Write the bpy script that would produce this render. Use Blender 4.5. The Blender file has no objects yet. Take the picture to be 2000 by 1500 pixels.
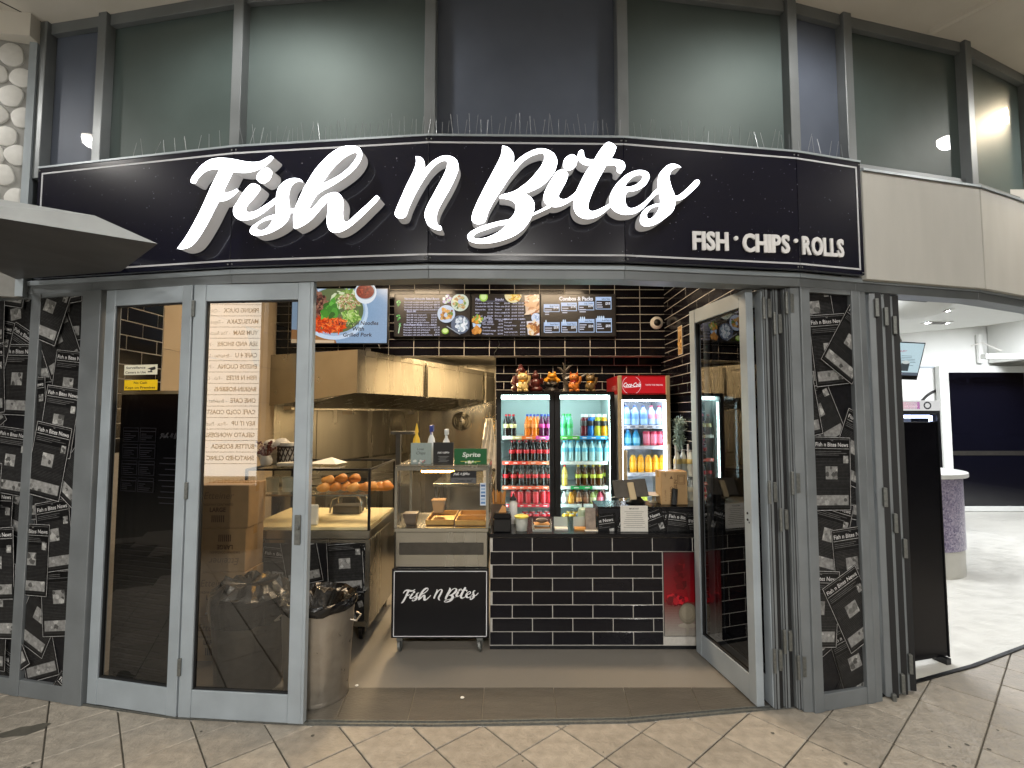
import bpy, bmesh, math, random
from mathutils import Vector, Matrix
from mathutils.geometry import tessellate_polygon

random.seed(7)
SC = bpy.context.scene
COL = SC.collection
R = math.radians

# ------------------------------------------------------------------ camera, world, exposure
EYE, FPX, HZ = 1.78, 965.0, 808.0
PITCH = math.atan((HZ - 750) / FPX)
cam_d = bpy.data.cameras.new('camera')
cam = bpy.data.objects.new('camera', cam_d); COL.objects.link(cam)
cam.location = (0, 0, EYE); cam.rotation_euler = (math.pi / 2 + PITCH, 0, 0)
cam_d.sensor_fit = 'HORIZONTAL'; cam_d.sensor_width = 36; cam_d.lens = FPX / 2000 * 36
cam_d.clip_start = 0.05; cam_d.clip_end = 300
SC.camera = cam

world = bpy.data.worlds.new('World'); SC.world = world; world.use_nodes = True
wn = world.node_tree.nodes; wl = world.node_tree.links
sky = wn.new('ShaderNodeTexSky'); sky.sky_type = 'NISHITA'; sky.sun_disc = False
sky.sun_elevation = R(-3); sky.sun_rotation = R(200)
wn['Background'].inputs['Strength'].default_value = 0.12
wl.new(sky.outputs[0], wn['Background'].inputs['Color'])

SC.view_settings.view_transform = 'Standard'; SC.view_settings.look = 'None'
SC.view_settings.exposure = 0.0; SC.view_settings.gamma = 1.0
SC.view_settings.use_curve_mapping = False
SC.cycles.use_denoising = True
SC.cycles.max_bounces = 8; SC.cycles.transparent_max_bounces = 12
SC.cycles.glossy_bounces = 4; SC.cycles.diffuse_bounces = 4
SC.cycles.sample_clamp_indirect = 4.0
SC.cycles.caustics_reflective = False; SC.cycles.caustics_refractive = False

# ------------------------------------------------------------------ colour and materials
def lin(c):
    return c / 12.92 if c <= 0.04045 else ((c + 0.055) / 1.055) ** 2.4
def hx(h):
    h = h.lstrip('#')
    return tuple(lin(int(h[i:i + 2], 16) / 255) for i in (0, 2, 4))
MATS = {}
def M(name, color='#808080', rough=0.5, metal=0.0, noise=None, bump=None, spec=0.5, coat=0.0, emit=0.0, ecol=None, rnd=0.0, aniso=None, rvar=0.0, trans=0.0, alpha=1.0, coatr=0.03, stint=None):
    """noise=(scale, amount): colour mottling; bump=(scale, strength); rnd: per-object brightness spread"""
    m = bpy.data.materials.new(name); m.use_nodes = True
    nt = m.node_tree; n = nt.nodes; l = nt.links; b = n['Principled BSDF']
    c = hx(color) if isinstance(color, str) else color
    b.inputs['Base Color'].default_value = (*c, 1)
    b.inputs['Roughness'].default_value = rough; b.inputs['Metallic'].default_value = metal
    b.inputs['Specular IOR Level'].default_value = spec
    b.inputs['Coat Weight'].default_value = coat; b.inputs['Coat Roughness'].default_value = coatr
    b.inputs['Transmission Weight'].default_value = trans; b.inputs['Alpha'].default_value = alpha
    if stint: b.inputs['Specular Tint'].default_value = (*stint, 1)
    tc = n.new('ShaderNodeTexCoord'); vec = tc.outputs['Object']
    if aniso:
        mp = n.new('ShaderNodeMapping'); mp.inputs['Scale'].default_value = aniso
        l.new(vec, mp.inputs['Vector']); vec = mp.outputs['Vector']
    out = None
    if noise:
        t = n.new('ShaderNodeTexNoise'); t.inputs['Scale'].default_value = noise[0]; t.inputs['Detail'].default_value = 6
        l.new(vec, t.inputs['Vector'])
        r = n.new('ShaderNodeMapRange'); r.inputs['From Min'].default_value = 0.25; r.inputs['From Max'].default_value = 0.75
        r.inputs['To Min'].default_value = 1 - noise[1]; r.inputs['To Max'].default_value = 1 + noise[1]
        l.new(t.outputs['Fac'], r.inputs['Value']); out = r.outputs[0]
        if rvar:
            q = n.new('ShaderNodeMapRange'); q.inputs['From Min'].default_value = 0.3; q.inputs['From Max'].default_value = 0.7
            q.inputs['To Min'].default_value = max(0, rough - rvar); q.inputs['To Max'].default_value = min(1, rough + rvar)
            l.new(t.outputs['Fac'], q.inputs['Value']); l.new(q.outputs[0], b.inputs['Roughness'])
    if rnd:
        oi = n.new('ShaderNodeObjectInfo')
        r = n.new('ShaderNodeMapRange'); r.inputs['To Min'].default_value = 1 - rnd; r.inputs['To Max'].default_value = 1 + rnd
        l.new(oi.outputs['Random'], r.inputs['Value'])
        if out is not None:
            mu = n.new('ShaderNodeMath'); mu.operation = 'MULTIPLY'
            l.new(out, mu.inputs[0]); l.new(r.outputs[0], mu.inputs[1]); out = mu.outputs[0]
        else: out = r.outputs[0]
    if out is not None:
        v = n.new('ShaderNodeVectorMath'); v.operation = 'SCALE'; v.inputs[0].default_value = c
        l.new(out, v.inputs['Scale']); l.new(v.outputs[0], b.inputs['Base Color'])
    if bump:
        t2 = n.new('ShaderNodeTexNoise'); t2.inputs['Scale'].default_value = bump[0]; t2.inputs['Detail'].default_value = 5
        l.new(vec, t2.inputs['Vector'])
        bp = n.new('ShaderNodeBump'); bp.inputs['Strength'].default_value = bump[1]; bp.inputs['Distance'].default_value = 0.01
        l.new(t2.outputs['Fac'], bp.inputs['Height']); l.new(bp.outputs[0], b.inputs['Normal'])
    if emit:
        e = hx(ecol) if ecol else c
        b.inputs['Emission Color'].default_value = (*e, 1); b.inputs['Emission Strength'].default_value = emit
    MATS[name] = m
    return m
def glass_mat(name, tint=(1, 1, 1), refl=1.0, base=0.0, rough=0.0):
    """thin pane: tinted see-through plus a mirror-like surface that grows at grazing angles"""
    m = bpy.data.materials.new(name); m.use_nodes = True
    nt = m.node_tree; n = nt.nodes; l = nt.links; n.remove(n['Principled BSDF'])
    tr = n.new('ShaderNodeBsdfTransparent'); tr.inputs[0].default_value = (*tint, 1)
    gl = n.new('ShaderNodeBsdfGlossy'); gl.inputs['Roughness'].default_value = rough
    lw = n.new('ShaderNodeLayerWeight'); lw.inputs[0].default_value = .5
    pw = n.new('ShaderNodeMath'); pw.operation = 'POWER'; pw.inputs[1].default_value = 5; l.new(lw.outputs['Facing'], pw.inputs[0])
    fr = n.new('ShaderNodeMath'); fr.operation = 'MULTIPLY_ADD'; fr.inputs[1].default_value = .92; fr.inputs[2].default_value = .08; l.new(pw.outputs[0], fr.inputs[0])
    ma = n.new('ShaderNodeMath'); ma.operation = 'MULTIPLY_ADD'; ma.use_clamp = True
    ma.inputs[1].default_value = refl; ma.inputs[2].default_value = base
    mx = n.new('ShaderNodeMixShader')
    l.new(fr.outputs[0], ma.inputs[0]); l.new(ma.outputs[0], mx.inputs[0]); l.new(tr.outputs[0], mx.inputs[1]); l.new(gl.outputs[0], mx.inputs[2])
    l.new(mx.outputs[0], n['Material Output'].inputs[0]); MATS[name] = m
    return m
def print_mat(name, rough=0.5, emit=0.0, spec=0.4, wear=0.12, scale=60):
    """flat print: colour from the printed shapes; emit for a lit screen"""
    m = bpy.data.materials.new(name); m.use_nodes = True
    nt = m.node_tree; n = nt.nodes; l = nt.links; b = n['Principled BSDF']
    a = n.new('ShaderNodeAttribute'); a.attribute_name = 'Col'
    t = n.new('ShaderNodeTexNoise'); t.inputs['Scale'].default_value = scale; t.inputs['Detail'].default_value = 4
    tc = n.new('ShaderNodeTexCoord'); l.new(tc.outputs['Object'], t.inputs['Vector'])
    r = n.new('ShaderNodeMapRange'); r.inputs['From Min'].default_value = .3; r.inputs['From Max'].default_value = .7
    r.inputs['To Min'].default_value = 1 - wear; r.inputs['To Max'].default_value = 1 + wear
    v = n.new('ShaderNodeVectorMath'); v.operation = 'SCALE'
    l.new(t.outputs['Fac'], r.inputs['Value']); l.new(a.outputs['Color'], v.inputs[0]); l.new(r.outputs[0], v.inputs['Scale'])
    if not emit: l.new(v.outputs[0], b.inputs['Base Color'])
    else: b.inputs['Base Color'].default_value = (.02, .02, .022, 1)
    b.inputs['Roughness'].default_value = rough; b.inputs['Specular IOR Level'].default_value = spec
    if emit:
        l.new(v.outputs[0], b.inputs['Emission Color']); b.inputs['Emission Strength'].default_value = emit
    MATS[name] = m
    return m

# ------------------------------------------------------------------ geometry helpers
def V(*a): return Vector(a)
def ray(u, v):
    x = (u - 1000) / FPX; y = (750 - v) / FPX
    return Vector((x, math.cos(PITCH) - math.sin(PITCH) * y, math.sin(PITCH) + math.cos(PITCH) * y))
def at(u, v, Y):
    r = ray(u, v); return Vector((0, 0, EYE)) + r * (Y / r.y)
def on_plane(u, v, p, q):
    """point of the upright plane through ground points p, q seen at u, v"""
    r = ray(u, v); d = Vector((q[0] - p[0], q[1] - p[1])); nrm = Vector((-d.y, d.x))
    t = (nrm.x * p[0] + nrm.y * p[1]) / (nrm.x * r.x + nrm.y * r.y)
    return Vector((0, 0, EYE)) + r * t

class MB:
    def __init__(s):
        s.v = []; s.f = []; s.c = []; s.cur = None; s.has = False
    def col(s, c):
        s.cur = hx(c) if isinstance(c, str) else c; s.has = True; return s
    def face(s, pts):
        k = len(s.v); s.v.extend(Vector(p) for p in pts); s.f.append(list(range(k, k + len(pts)))); s.c.append(s.cur)
    def mesh(s, vs, fs):
        k = len(s.v); s.v.extend(Vector(p) for p in vs)
        for f in fs: s.f.append([i + k for i in f]); s.c.append(s.cur)
        return s
    def box(s, x0, x1, y0, y1, z0, z1, m=None):
        vs = [Vector((x, y, z)) for x in (x0, x1) for y in (y0, y1) for z in (z0, z1)]
        if m is not None: vs = [m @ p for p in vs]
        return s.mesh(vs, [(0, 1, 3, 2), (4, 6, 7, 5), (0, 4, 5, 1), (2, 3, 7, 6), (0, 2, 6, 4), (1, 5, 7, 3)])
    def slab(s, p, q, o0, o1, z0, z1):
        """upright slab along ground line p-q, between offsets o0 and o1 behind it"""
        d = Vector((q[0] - p[0], q[1] - p[1])).normalized(); n = Vector((-d.y, d.x))
        vs = []
        for e in (p, q):
            for o in (o0, o1):
                for z in (z0, z1): vs.append((e[0] + n.x * o, e[1] + n.y * o, z))
        return s.mesh(vs, [(0, 1, 3, 2), (4, 6, 7, 5), (0, 4, 5, 1), (2, 3, 7, 6), (0, 2, 6, 4), (1, 5, 7, 3)])
    def prism(s, pts, axis, a, b):
        """polygon pts (2d) pulled along axis 'x','y' or 'z' from a to b"""
        def P(p, t): return {'x': (t, p[0], p[1]), 'y': (p[0], t, p[1]), 'z': (p[0], p[1], t)}[axis]
        n = len(pts)
        return s.mesh([P(p, a) for p in pts] + [P(p, b) for p in pts],
                      [list(range(n))[::-1], list(range(n, 2 * n))] + [(i, (i + 1) % n, n + (i + 1) % n, n + i) for i in range(n)])
    def tube(s, pts, r, n=8, close=True):
        pts = [Vector(p) for p in pts]; rs = r if isinstance(r, (list, tuple)) else [r] * len(pts)
        vs = []
        up = Vector((0, 0, 1))
        for i, p in enumerate(pts):
            d = (pts[min(i + 1, len(pts) - 1)] - pts[max(i - 1, 0)])
            d = d.normalized() if d.length > 1e-9 else Vector((0, 0, 1))
            a = d.cross(up)
            if a.length < 0.05: a = d.cross(Vector((0, 1, 0)))
            a.normalize(); b = d.cross(a)
            for k in range(n):
                t = 2 * math.pi * k / n; vs.append(p + a * (rs[i] * math.cos(t)) + b * (rs[i] * math.sin(t)))
        fs = []
        for i in range(len(pts) - 1):
            for k in range(n): fs.append((i * n + k, i * n + (k + 1) % n, (i + 1) * n + (k + 1) % n, (i + 1) * n + k))
        if close: fs += [list(range(n))[::-1], list(range((len(pts) - 1) * n, len(pts) * n))]
        return s.mesh(vs, fs)
    def lathe(s, prof, n=16, c=(0, 0, 0), m=None, cap=True):
        vs = []
        for r, z in prof:
            for k in range(n):
                t = 2 * math.pi * k / n; p = Vector((r * math.cos(t), r * math.sin(t), z))
                if m is not None: p = m @ p
                vs.append(p + Vector(c))
        fs = []
        for i in range(len(prof) - 1):
            for k in range(n): fs.append((i * n + k, i * n + (k + 1) % n, (i + 1) * n + (k + 1) % n, (i + 1) * n + k))
        if cap: fs += [list(range(n))[::-1], list(range((len(prof) - 1) * n, len(prof) * n))]
        return s.mesh(vs, fs)
    def ball(s, c, r, n=14, k=9, m=None, jit=0.0):
        r = r if isinstance(r, (list, tuple)) else (r, r, r); vs = []; c = Vector(c)
        for i in range(k + 1):
            a = math.pi * i / k
            for j in range(n):
                t = 2 * math.pi * j / n; w = 1 + random.uniform(-jit, jit)
                p = Vector((r[0] * math.sin(a) * math.cos(t) * w, r[1] * math.sin(a) * math.sin(t) * w, r[2] * math.cos(a) * w))
                vs.append(c + (m @ p if m is not None else p))
        fs = [(i * n + j, i * n + (j + 1) % n, (i + 1) * n + (j + 1) % n, (i + 1) * n + j) for i in range(k) for j in range(n)]
        return s.mesh(vs, fs)
    def data(s, name, smooth=False, bevel=0.0, off=None, merge=False):
        me = bpy.data.meshes.new(name)
        vs = s.v if off is None else [p - off for p in s.v]
        me.from_pydata([tuple(p) for p in vs], [], s.f); me.update()
        if s.has:
            at_ = me.color_attributes.new('Col', 'FLOAT_COLOR', 'CORNER')
            buf = []
            for f, c in zip(s.f, s.c): buf += list((*(c or (1, 1, 1)), 1.0)) * len(f)
            at_.data.foreach_set('color', buf)
        bm = bmesh.new(); bm.from_mesh(me)
        if merge or smooth: bmesh.ops.remove_doubles(bm, verts=bm.verts, dist=1e-5)
        if not s.has: bmesh.ops.recalc_face_normals(bm, faces=bm.faces)
        if bevel: bmesh.ops.bevel(bm, geom=list(bm.edges), offset=bevel, segments=1, affect='EDGES', profile=0.6, clamp_overlap=True)
        bm.to_mesh(me); bm.free()
        if smooth:
            me.polygons.foreach_set('use_smooth', [True] * len(me.polygons))
            try: me.set_sharp_from_angle(angle=R(40))
            except Exception: pass
        return me
    def build(s, name, mat, parent=None, smooth=False, bevel=0.0, world=True):
        off = parent.location.copy() if (parent is not None and world) else None
        if off is not None and parent.parent is not None: off = parent.location + parent.parent.location
        return put(name, s.data(name, smooth, bevel, off), mat, parent)
PENDING = {}
def put(name, me, mat, parent=None, loc=None):
    o = bpy.data.objects.new(name, me); COL.objects.link(o)
    if mat is not None: PENDING.setdefault(me.name, mat)
    if parent is not None: o.parent = parent
    if loc is not None: o.location = loc
    return o
def thing(name, label, cat, loc=(0, 0, 0), rotz=0.0, group=None):
    o = bpy.data.objects.new(name, None); COL.objects.link(o); o.empty_display_size = 0.1
    o.location = loc; o.rotation_euler = (0, 0, rotz)
    return tag(o, label, cat, group)
def tag(o, label, cat, group=None, kind=None):
    o['label'] = label; o['category'] = cat
    if group: o['group'] = group
    if kind: o['kind'] = kind
    return o
def struct(o, label=None):
    o['kind'] = 'structure'
    if label: o['label'] = label
    return o

# ------------------------------------------------------------------ flat print
TXT = {}
def text_tris(s, bold=0.0):
    key = (s, bold)
    if key not in TXT:
        cu = bpy.data.curves.new('lettering', 'FONT'); cu.body = s; cu.size = 1.0; cu.resolution_u = 3; cu.offset = bold
        o = bpy.data.objects.new('lettering', cu); COL.objects.link(o)
        dg = bpy.context.evaluated_depsgraph_get()
        me = bpy.data.meshes.new_from_object(o.evaluated_get(dg)); me.calc_loop_triangles()
        vs = [(p.co.x, p.co.y) for p in me.vertices]
        tr = []
        for t in me.loop_triangles:
            a, b, c = (vs[i] for i in t.vertices)
            if (b[0] - a[0]) * (c[1] - a[1]) - (b[1] - a[1]) * (c[0] - a[0]) < 0: b, c = c, b
            tr.append((a, b, c))
        x0 = min((p[0] for p in vs), default=0); x1 = max((p[0] for p in vs), default=1)
        bpy.data.objects.remove(o); bpy.data.curves.remove(cu); bpy.data.meshes.remove(me)
        TXT[key] = (tr, x0, x1)
    return TXT[key]
def clip_poly(pts, box):
    x0, y0, x1, y1 = box
    for ax, lim, sg in ((0, x0, 1), (0, x1, -1), (1, y0, 1), (1, y1, -1)):
        out = []
        for i in range(len(pts)):
            a, b = pts[i], pts[(i + 1) % len(pts)]
            da = (a[ax] - lim) * sg; db = (b[ax] - lim) * sg
            if da >= 0: out.append(a)
            if (da >= 0) != (db >= 0):
                t = da / (da - db); out.append((a[0] + (b[0] - a[0]) * t, a[1] + (b[1] - a[1]) * t))
        pts = out
        if len(pts) < 3: return []
    return pts
class Print:
    def __init__(s, clip=None, step=0.00022):
        s.f = []; s.z = 0.0; s.clip = clip; s.step = step; s.T = None
    def xf(s, x=0, y=0, rot=0, sc=1.0, sx=1.0):
        c, sn = math.cos(rot), math.sin(rot)
        s.T = lambda p: (x + sc * (c * p[0] * sx - sn * p[1]), y + sc * (sn * p[0] * sx + c * p[1])); return s
    def poly(s, pts, c, up=True):
        if s.T: pts = [s.T(p) for p in pts]
        if s.clip: pts = clip_poly(pts, s.clip)
        if len(pts) < 3: return
        if up: s.z += s.step
        s.f.append((pts, hx(c) if isinstance(c, str) else c, s.z))
    def rect(s, x0, y0, x1, y1, c, up=True): s.poly([(x0, y0), (x1, y0), (x1, y1), (x0, y1)], c, up)
    def frame(s, x0, y0, x1, y1, t, c):
        s.rect(x0, y0, x1, y0 + t, c); s.rect(x0, y1 - t, x1, y1, c, False); s.rect(x0, y0, x0 + t, y1, c, False); s.rect(x1 - t, y0, x1, y1, c, False)
    def disc(s, x, y, rx, ry=None, c='#fff', n=24, a0=0, a1=360):
        ry = ry or rx
        s.poly([(x + rx * math.cos(R(a0 + (a1 - a0) * i / n)), y + ry * math.sin(R(a0 + (a1 - a0) * i / n))) for i in range(n + (a1 - a0 < 360))], c)
    def ring(s, x, y, r0, r1, c, a0=0, a1=360, n=32):
        s.z += s.step
        for i in range(n):
            t0, t1 = R(a0 + (a1 - a0) * i / n), R(a0 + (a1 - a0) * (i + 1) / n)
            s.poly([(x + r0 * math.cos(t0), y + r0 * math.sin(t0)), (x + r1 * math.cos(t0), y + r1 * math.sin(t0)), (x + r1 * math.cos(t1), y + r1 * math.sin(t1)), (x + r0 * math.cos(t1), y + r0 * math.sin(t1))], c, False)
    def line(s, a, b, t, c, up=False):
        d = Vector((b[0] - a[0], b[1] - a[1])).normalized() * t / 2
        s.poly([(a[0] + d.y, a[1] - d.x), (b[0] + d.y, b[1] - d.x), (b[0] - d.y, b[1] + d.x), (a[0] - d.y, a[1] + d.x)], c, up)
    def tris(s, tl, c):
        s.z += s.step
        for t in tl: s.poly(list(t), c, False)
    def text(s, st, x, y, h, c, align='l', bold=0.0, w=None, sx=1.0, slant=0.0):
        tr, x0, x1 = text_tris(st, bold); k = h / 0.72
        if w: sx = w / max((x1 - x0) * k, 1e-6)
        wd = (x1 - x0) * k * sx
        ox = x - {'l': 0, 'c': wd / 2, 'r': wd}[align]
        s.tris([[(ox + (p[0] - x0) * k * sx + slant * p[1] * k, y + p[1] * k) for p in t] for t in tr], c)
        return wd
    def build(s, name, mat, parent, o, ux=(1, 0, 0), uy=(0, 0, 1), nrm=None, local=False):
        o, ux, uy = Vector(o), Vector(ux).normalized(), Vector(uy).normalized(); n = Vector(nrm) if nrm else ux.cross(uy)
        mb = MB()
        for pts, c, z in s.f:
            mb.col(c); mb.face([o + ux * p[0] + uy * p[1] + n * z for p in pts])
        return mb.build(name, mat, parent, world=not local)
# ------------------------------------------------------------------ materials
M('paving', '#8c857a', .52, noise=(16, .26), bump=(55, .6), rnd=.12, rvar=.16)
M('paving_joint', '#5f5a50', .9, noise=(30, .2))
M('vinyl_floor', '#77726a', .38, noise=(40, .10), bump=(220, .12), rvar=.1)
M('slate_tile', '#4b4842', .42, noise=(6, .16), bump=(40, .3), rnd=.12, aniso=(1, 4, 1))
M('aluminium', '#72777a', .45, .25, noise=(5, .14), bump=(90, .05), rvar=.08)
M('aluminium_pale', '#98a1a8', .42, .2, noise=(5, .12), bump=(90, .05), rvar=.08)
M('edge_warm_lit', '#b8996a', .38, .5, noise=(14, .06))  # warm indoor light painted into grey frame metal; no part uses it
M('seal', '#111214', .6)
M('hinge_steel', '#70726f', .5, .7, noise=(60, .25))
M('sign_black', '#0d0e1f', .22, noise=(3, .15), coat=.45, coatr=.03, spec=.25)
M('sign_white', '#b9bbc0', .5)
M('speck', '#8b8d95', .8)
M('letter_face', '#ffffff', .4, emit=8.0, ecol='#f4f8ff')
M('letter_side', '#c6c5c6', .35, emit=.16, ecol='#f2f0ee')
M('letter_flat', '#d9d9da', .5, noise=(20, .05))
M('frosted_glass', '#485252', .60, noise=(2.5, .12), spec=.66, stint=(.80, .95, .92))
M('glass_green', '#4c5857', .5, noise=(2.5, .14), coat=.6, coatr=.0, spec=.12)
M('frosted_dark', '#59606e', .5, noise=(2.5, .14), coat=.12, coatr=.02, spec=.12)
M('soffit', '#d3cfc6', .85, noise=(4, .04), bump=(160, .08))
M('render_white', '#b4b3ae', .8, noise=(4, .05), bump=(120, .1), aniso=(2, 2, .5))
M('awning', '#565657', .5, .2, noise=(6, .16), bump=(5, .1))  # underside copy of the awning metal, its shade put into the colour
M('awning_lit', '#9a9e9f', .5, .2, noise=(10, .08))  # same metal made paler: light on the upper faces painted in
M('pebble_back', '#8d8d8a', .7, noise=(20, .08))
M('pebble', '#c9c9c6', .6, noise=(25, .08), rnd=.06)
M('spike', '#9a9ea3', .4, .4)
M('tile_black', '#100f14', .15, noise=(5, .2), rnd=.25, spec=.22)
M('grout', '#b5b1aa', .9, noise=(40, .1))
M('tile_cream', '#c9b79c', .3, noise=(4, .04), rnd=.03)
M('ceiling_white', '#c9c6bf', .8, noise=(6, .03))
M('dark_wall', '#242226', .6, noise=(10, .1))
M('stainless', '#a5a298', .22, .95, noise=(5.0, .17), bump=(1.3, .06), aniso=(1, 1, .14), rvar=.10)
M('stainless_h', '#a9a69b', .22, .95, noise=(4.0, .10), bump=(1.2, .05), rvar=.07)
M('steel_dark', '#55524d', .4, .8, noise=(20, .12))
M('black_metal', '#121316', .35, .3, noise=(20, .15))
M('black_plastic', '#0d0e10', .35, noise=(30, .1))
M('rubber', '#1a1a1b', .7)
M('black_laminate', '#0c0c10', .25, noise=(8, .2), spec=.3)
M('galvanised', '#a29b90', .36, .8, noise=(14, .14), rvar=.10, bump=(40, .06))
M('bag', '#060607', .26, spec=.55, bump=(16, .8), coat=.15)
M('cardboard', '#a5875f', .75, noise=(18, .07), bump=(140, .08))
M('cardboard_white', '#c3b79f', .75, noise=(18, .06))
M('paper', '#d9d5ca', .7, noise=(20, .03))
M('plastic_clear', '#c8cfc9', .2, alpha=.45)
M('white_plastic', '#d5d3cd', .4)
M('glow_warm', '#ffdf9e', emit=70, ecol='#ffb84e')
M('lamp_cool', '#ffffff', emit=7, ecol='#eef4ff')
M('lamp_warm', '#ffffff', emit=80, ecol='#ffe2bc')
M('lamp_kitchen', '#ffffff', emit=150, ecol='#ffdca8')
M('lamp_fridge', '#ffffff', emit=32, ecol='#d4f6f4')
M('lamp_fridge_white', '#ffffff', emit=26, ecol='#e4eeff')
M('lamp_white', '#ffffff', emit=120, ecol='#f6f9ff')
M('fridge_inner', '#a9b4b3', .4)
M('fridge_inner_white', '#c9cfd4', .4)
M('champagne', '#b8a98b', .35, .4)
M('shelf_wire', '#c2c8c8', .35, .3)
glass_mat('pane_clear', (.94, .95, .93), .7)
glass_mat('pane_door', (.70, .69, .66), 1.3, .02)
glass_mat('pane_panel', (.9, .9, .9), .18)
glass_mat('pane_fridge', (.95, .97, .97), .8)
glass_mat('pane_right', (.22, .22, .23), 1.5, .04)
print_mat('newsprint', .40, wear=.3, scale=45, spec=.2)
print_mat('print_matt', .55, wear=.05)
print_mat('print_gloss', .2, wear=.04)
print_mat('screen', .25, emit=.95, wear=.05, scale=90)
print_mat('lightbox', .3, emit=5.2, wear=.02)
print_mat('painted', .35, wear=.10, scale=50)

# ------------------------------------------------------------------ shop-front plan (metres; x right, y away from the viewer)
SIGN = [(-3.14, 3.185), (-1.695, 2.92), (-.485, 2.797), (.658, 2.819), (1.766, 2.979), (2.252, 3.105)]
FRONT = [(-3.62, 3.40), (-3.19, 3.25), (-2.72, 3.17), (-1.71, 2.985), (-.49, 2.872), (.665, 2.894), (1.79, 3.055), (2.225, 3.172), (3.256, 3.42), (4.065, 3.77), (4.85, 4.20)]
Z_HEAD, Z_SIGN0, Z_SIGN1, Z_SOFFIT = 2.585, 2.662, 3.402, 4.45

# ------------------------------------------------------------------ ground: paving laid on the diagonal
g = MB(); g.face([(-40, -40, -.012), (40, -40, -.012), (40, 40, -.012), (-40, 40, -.012)])
ground = g.build('ground', 'paving_joint'); struct(ground)
TH = R(49.2); A2 = Vector((math.sin(TH), math.cos(TH))); B2 = Vector((-A2.y, A2.x)); TS = .3155
def front_y(x):
    L = FRONT
    for a, b in zip(L, L[1:]):
        if a[0] <= x <= b[0]: return a[1] + (b[1] - a[1]) * (x - a[0]) / (b[0] - a[0])
    return L[0][1] if x < L[0][0] else L[-1][1]
tile_me = None
paves = []
for i in range(-16, 20):
    for j in range(-14, 22):
        a = -.095 + (i + .5) * TS; b = 1.075 + (j + .5) * TS - 6 * TS
        p = A2 * a + B2 * b
        if not (-4.6 < p.x < 5.4 and .9 < p.y < front_y(p.x) + .32): continue
        paves.append((p.y, p))
h = TS / 2 - .0035
mb = MB(); mb.box(-h, h, -h, h, -.010, 0); pave_me = mb.data('paving_tile', bevel=.003)
far_pave = MB()
for k, (_, p) in enumerate(sorted(paves, key=lambda t: -t[0])):
    o = put('paving_tile', pave_me, 'paving', ground, (p.x, p.y, random.uniform(-.0015, .0012)))
    o.rotation_euler = (random.uniform(-.002, .002), random.uniform(-.002, .002), math.atan2(A2.y, A2.x))
rest = MB()
for i in range(-30, 32):
    for j in range(-34, 30):
        a = -.095 + (i + .5) * TS; b = 1.075 + (j + .5) * TS - 6 * TS
        p = A2 * a + B2 * b
        if -7 < p.x < 7 and -5.5 < p.y <= .9:
            rest.box(-h, h, -h, h, -.010, 0, Matrix.Translation((p.x, p.y, 0)) @ Matrix.Rotation(math.atan2(A2.y, A2.x), 4, 'Z'))
o = rest.build('paving_behind', 'paving', ground); o['kind'] = 'stuff'

# shop floor: vinyl sheet, slate threshold tiles, metal door track
mb = MB(); mb.face([(-2.8, 3.32, .004), (1.82, 3.32, .004), (1.82, 9.2, .004), (-3.6, 9.2, .004)])
sf = mb.build('shop_floor', 'vinyl_floor'); struct(sf)
TRK = [(-2.62, 3.155), (-1.945, 3.02), (-1.17, 2.965), (-.45, 2.955), (.66, 2.985), (1.48, 3.10), (1.80, 3.14)]
def trk_y(x):
    for a, b in zip(TRK, TRK[1:]):
        if a[0] <= x <= b[0] + 1e-6: return a[1] + (b[1] - a[1]) * (x - a[0]) / (b[0] - a[0])
    return TRK[0][1] if x < 0 else TRK[-1][1]
mb = MB()
pts = [(a[0], a[1] - .035) for a in TRK] + [(1.82, 3.34), (-2.8, 3.34)]
mb.face([(p[0], p[1], -.002) for p in pts]); ts = mb.build('threshold_floor', 'grout'); struct(ts)
xs = [-2.70, -2.28, -1.86, -1.44, -1.02, -.605, -.175, .262, .70, 1.13, 1.55, 1.81]
for k in range(len(xs) - 1):
    x0, x1 = xs[k] + .002, xs[k + 1] - .002
    w0, w1 = trk_y(x0) + .018, trk_y(x1) + .018
    mb = MB()
    vs = [(x0 * 1.0, w0), (x1, w1), (x1 * 1.03, 3.318), (x0 * 1.03, 3.318)]
    mb.prism(vs, 'z', -.001, .006 + random.uniform(0, .0012)); mb.build('tile', 'slate_tile', ts)
mb = MB()
for a, b in zip(TRK, TRK[1:]):
    mb.slab(a, b, -.028, -.020, -.004, .012); mb.slab(a, b, .004, .012, -.004, .011); mb.slab(a, b, -.020, .004, -.004, .003)
t = thing('door_track', 'worn metal floor track along the shop threshold', 'track', (-.45, 2.955, 0))
mb.build('track_rail', 'hinge_steel', t)
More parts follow.
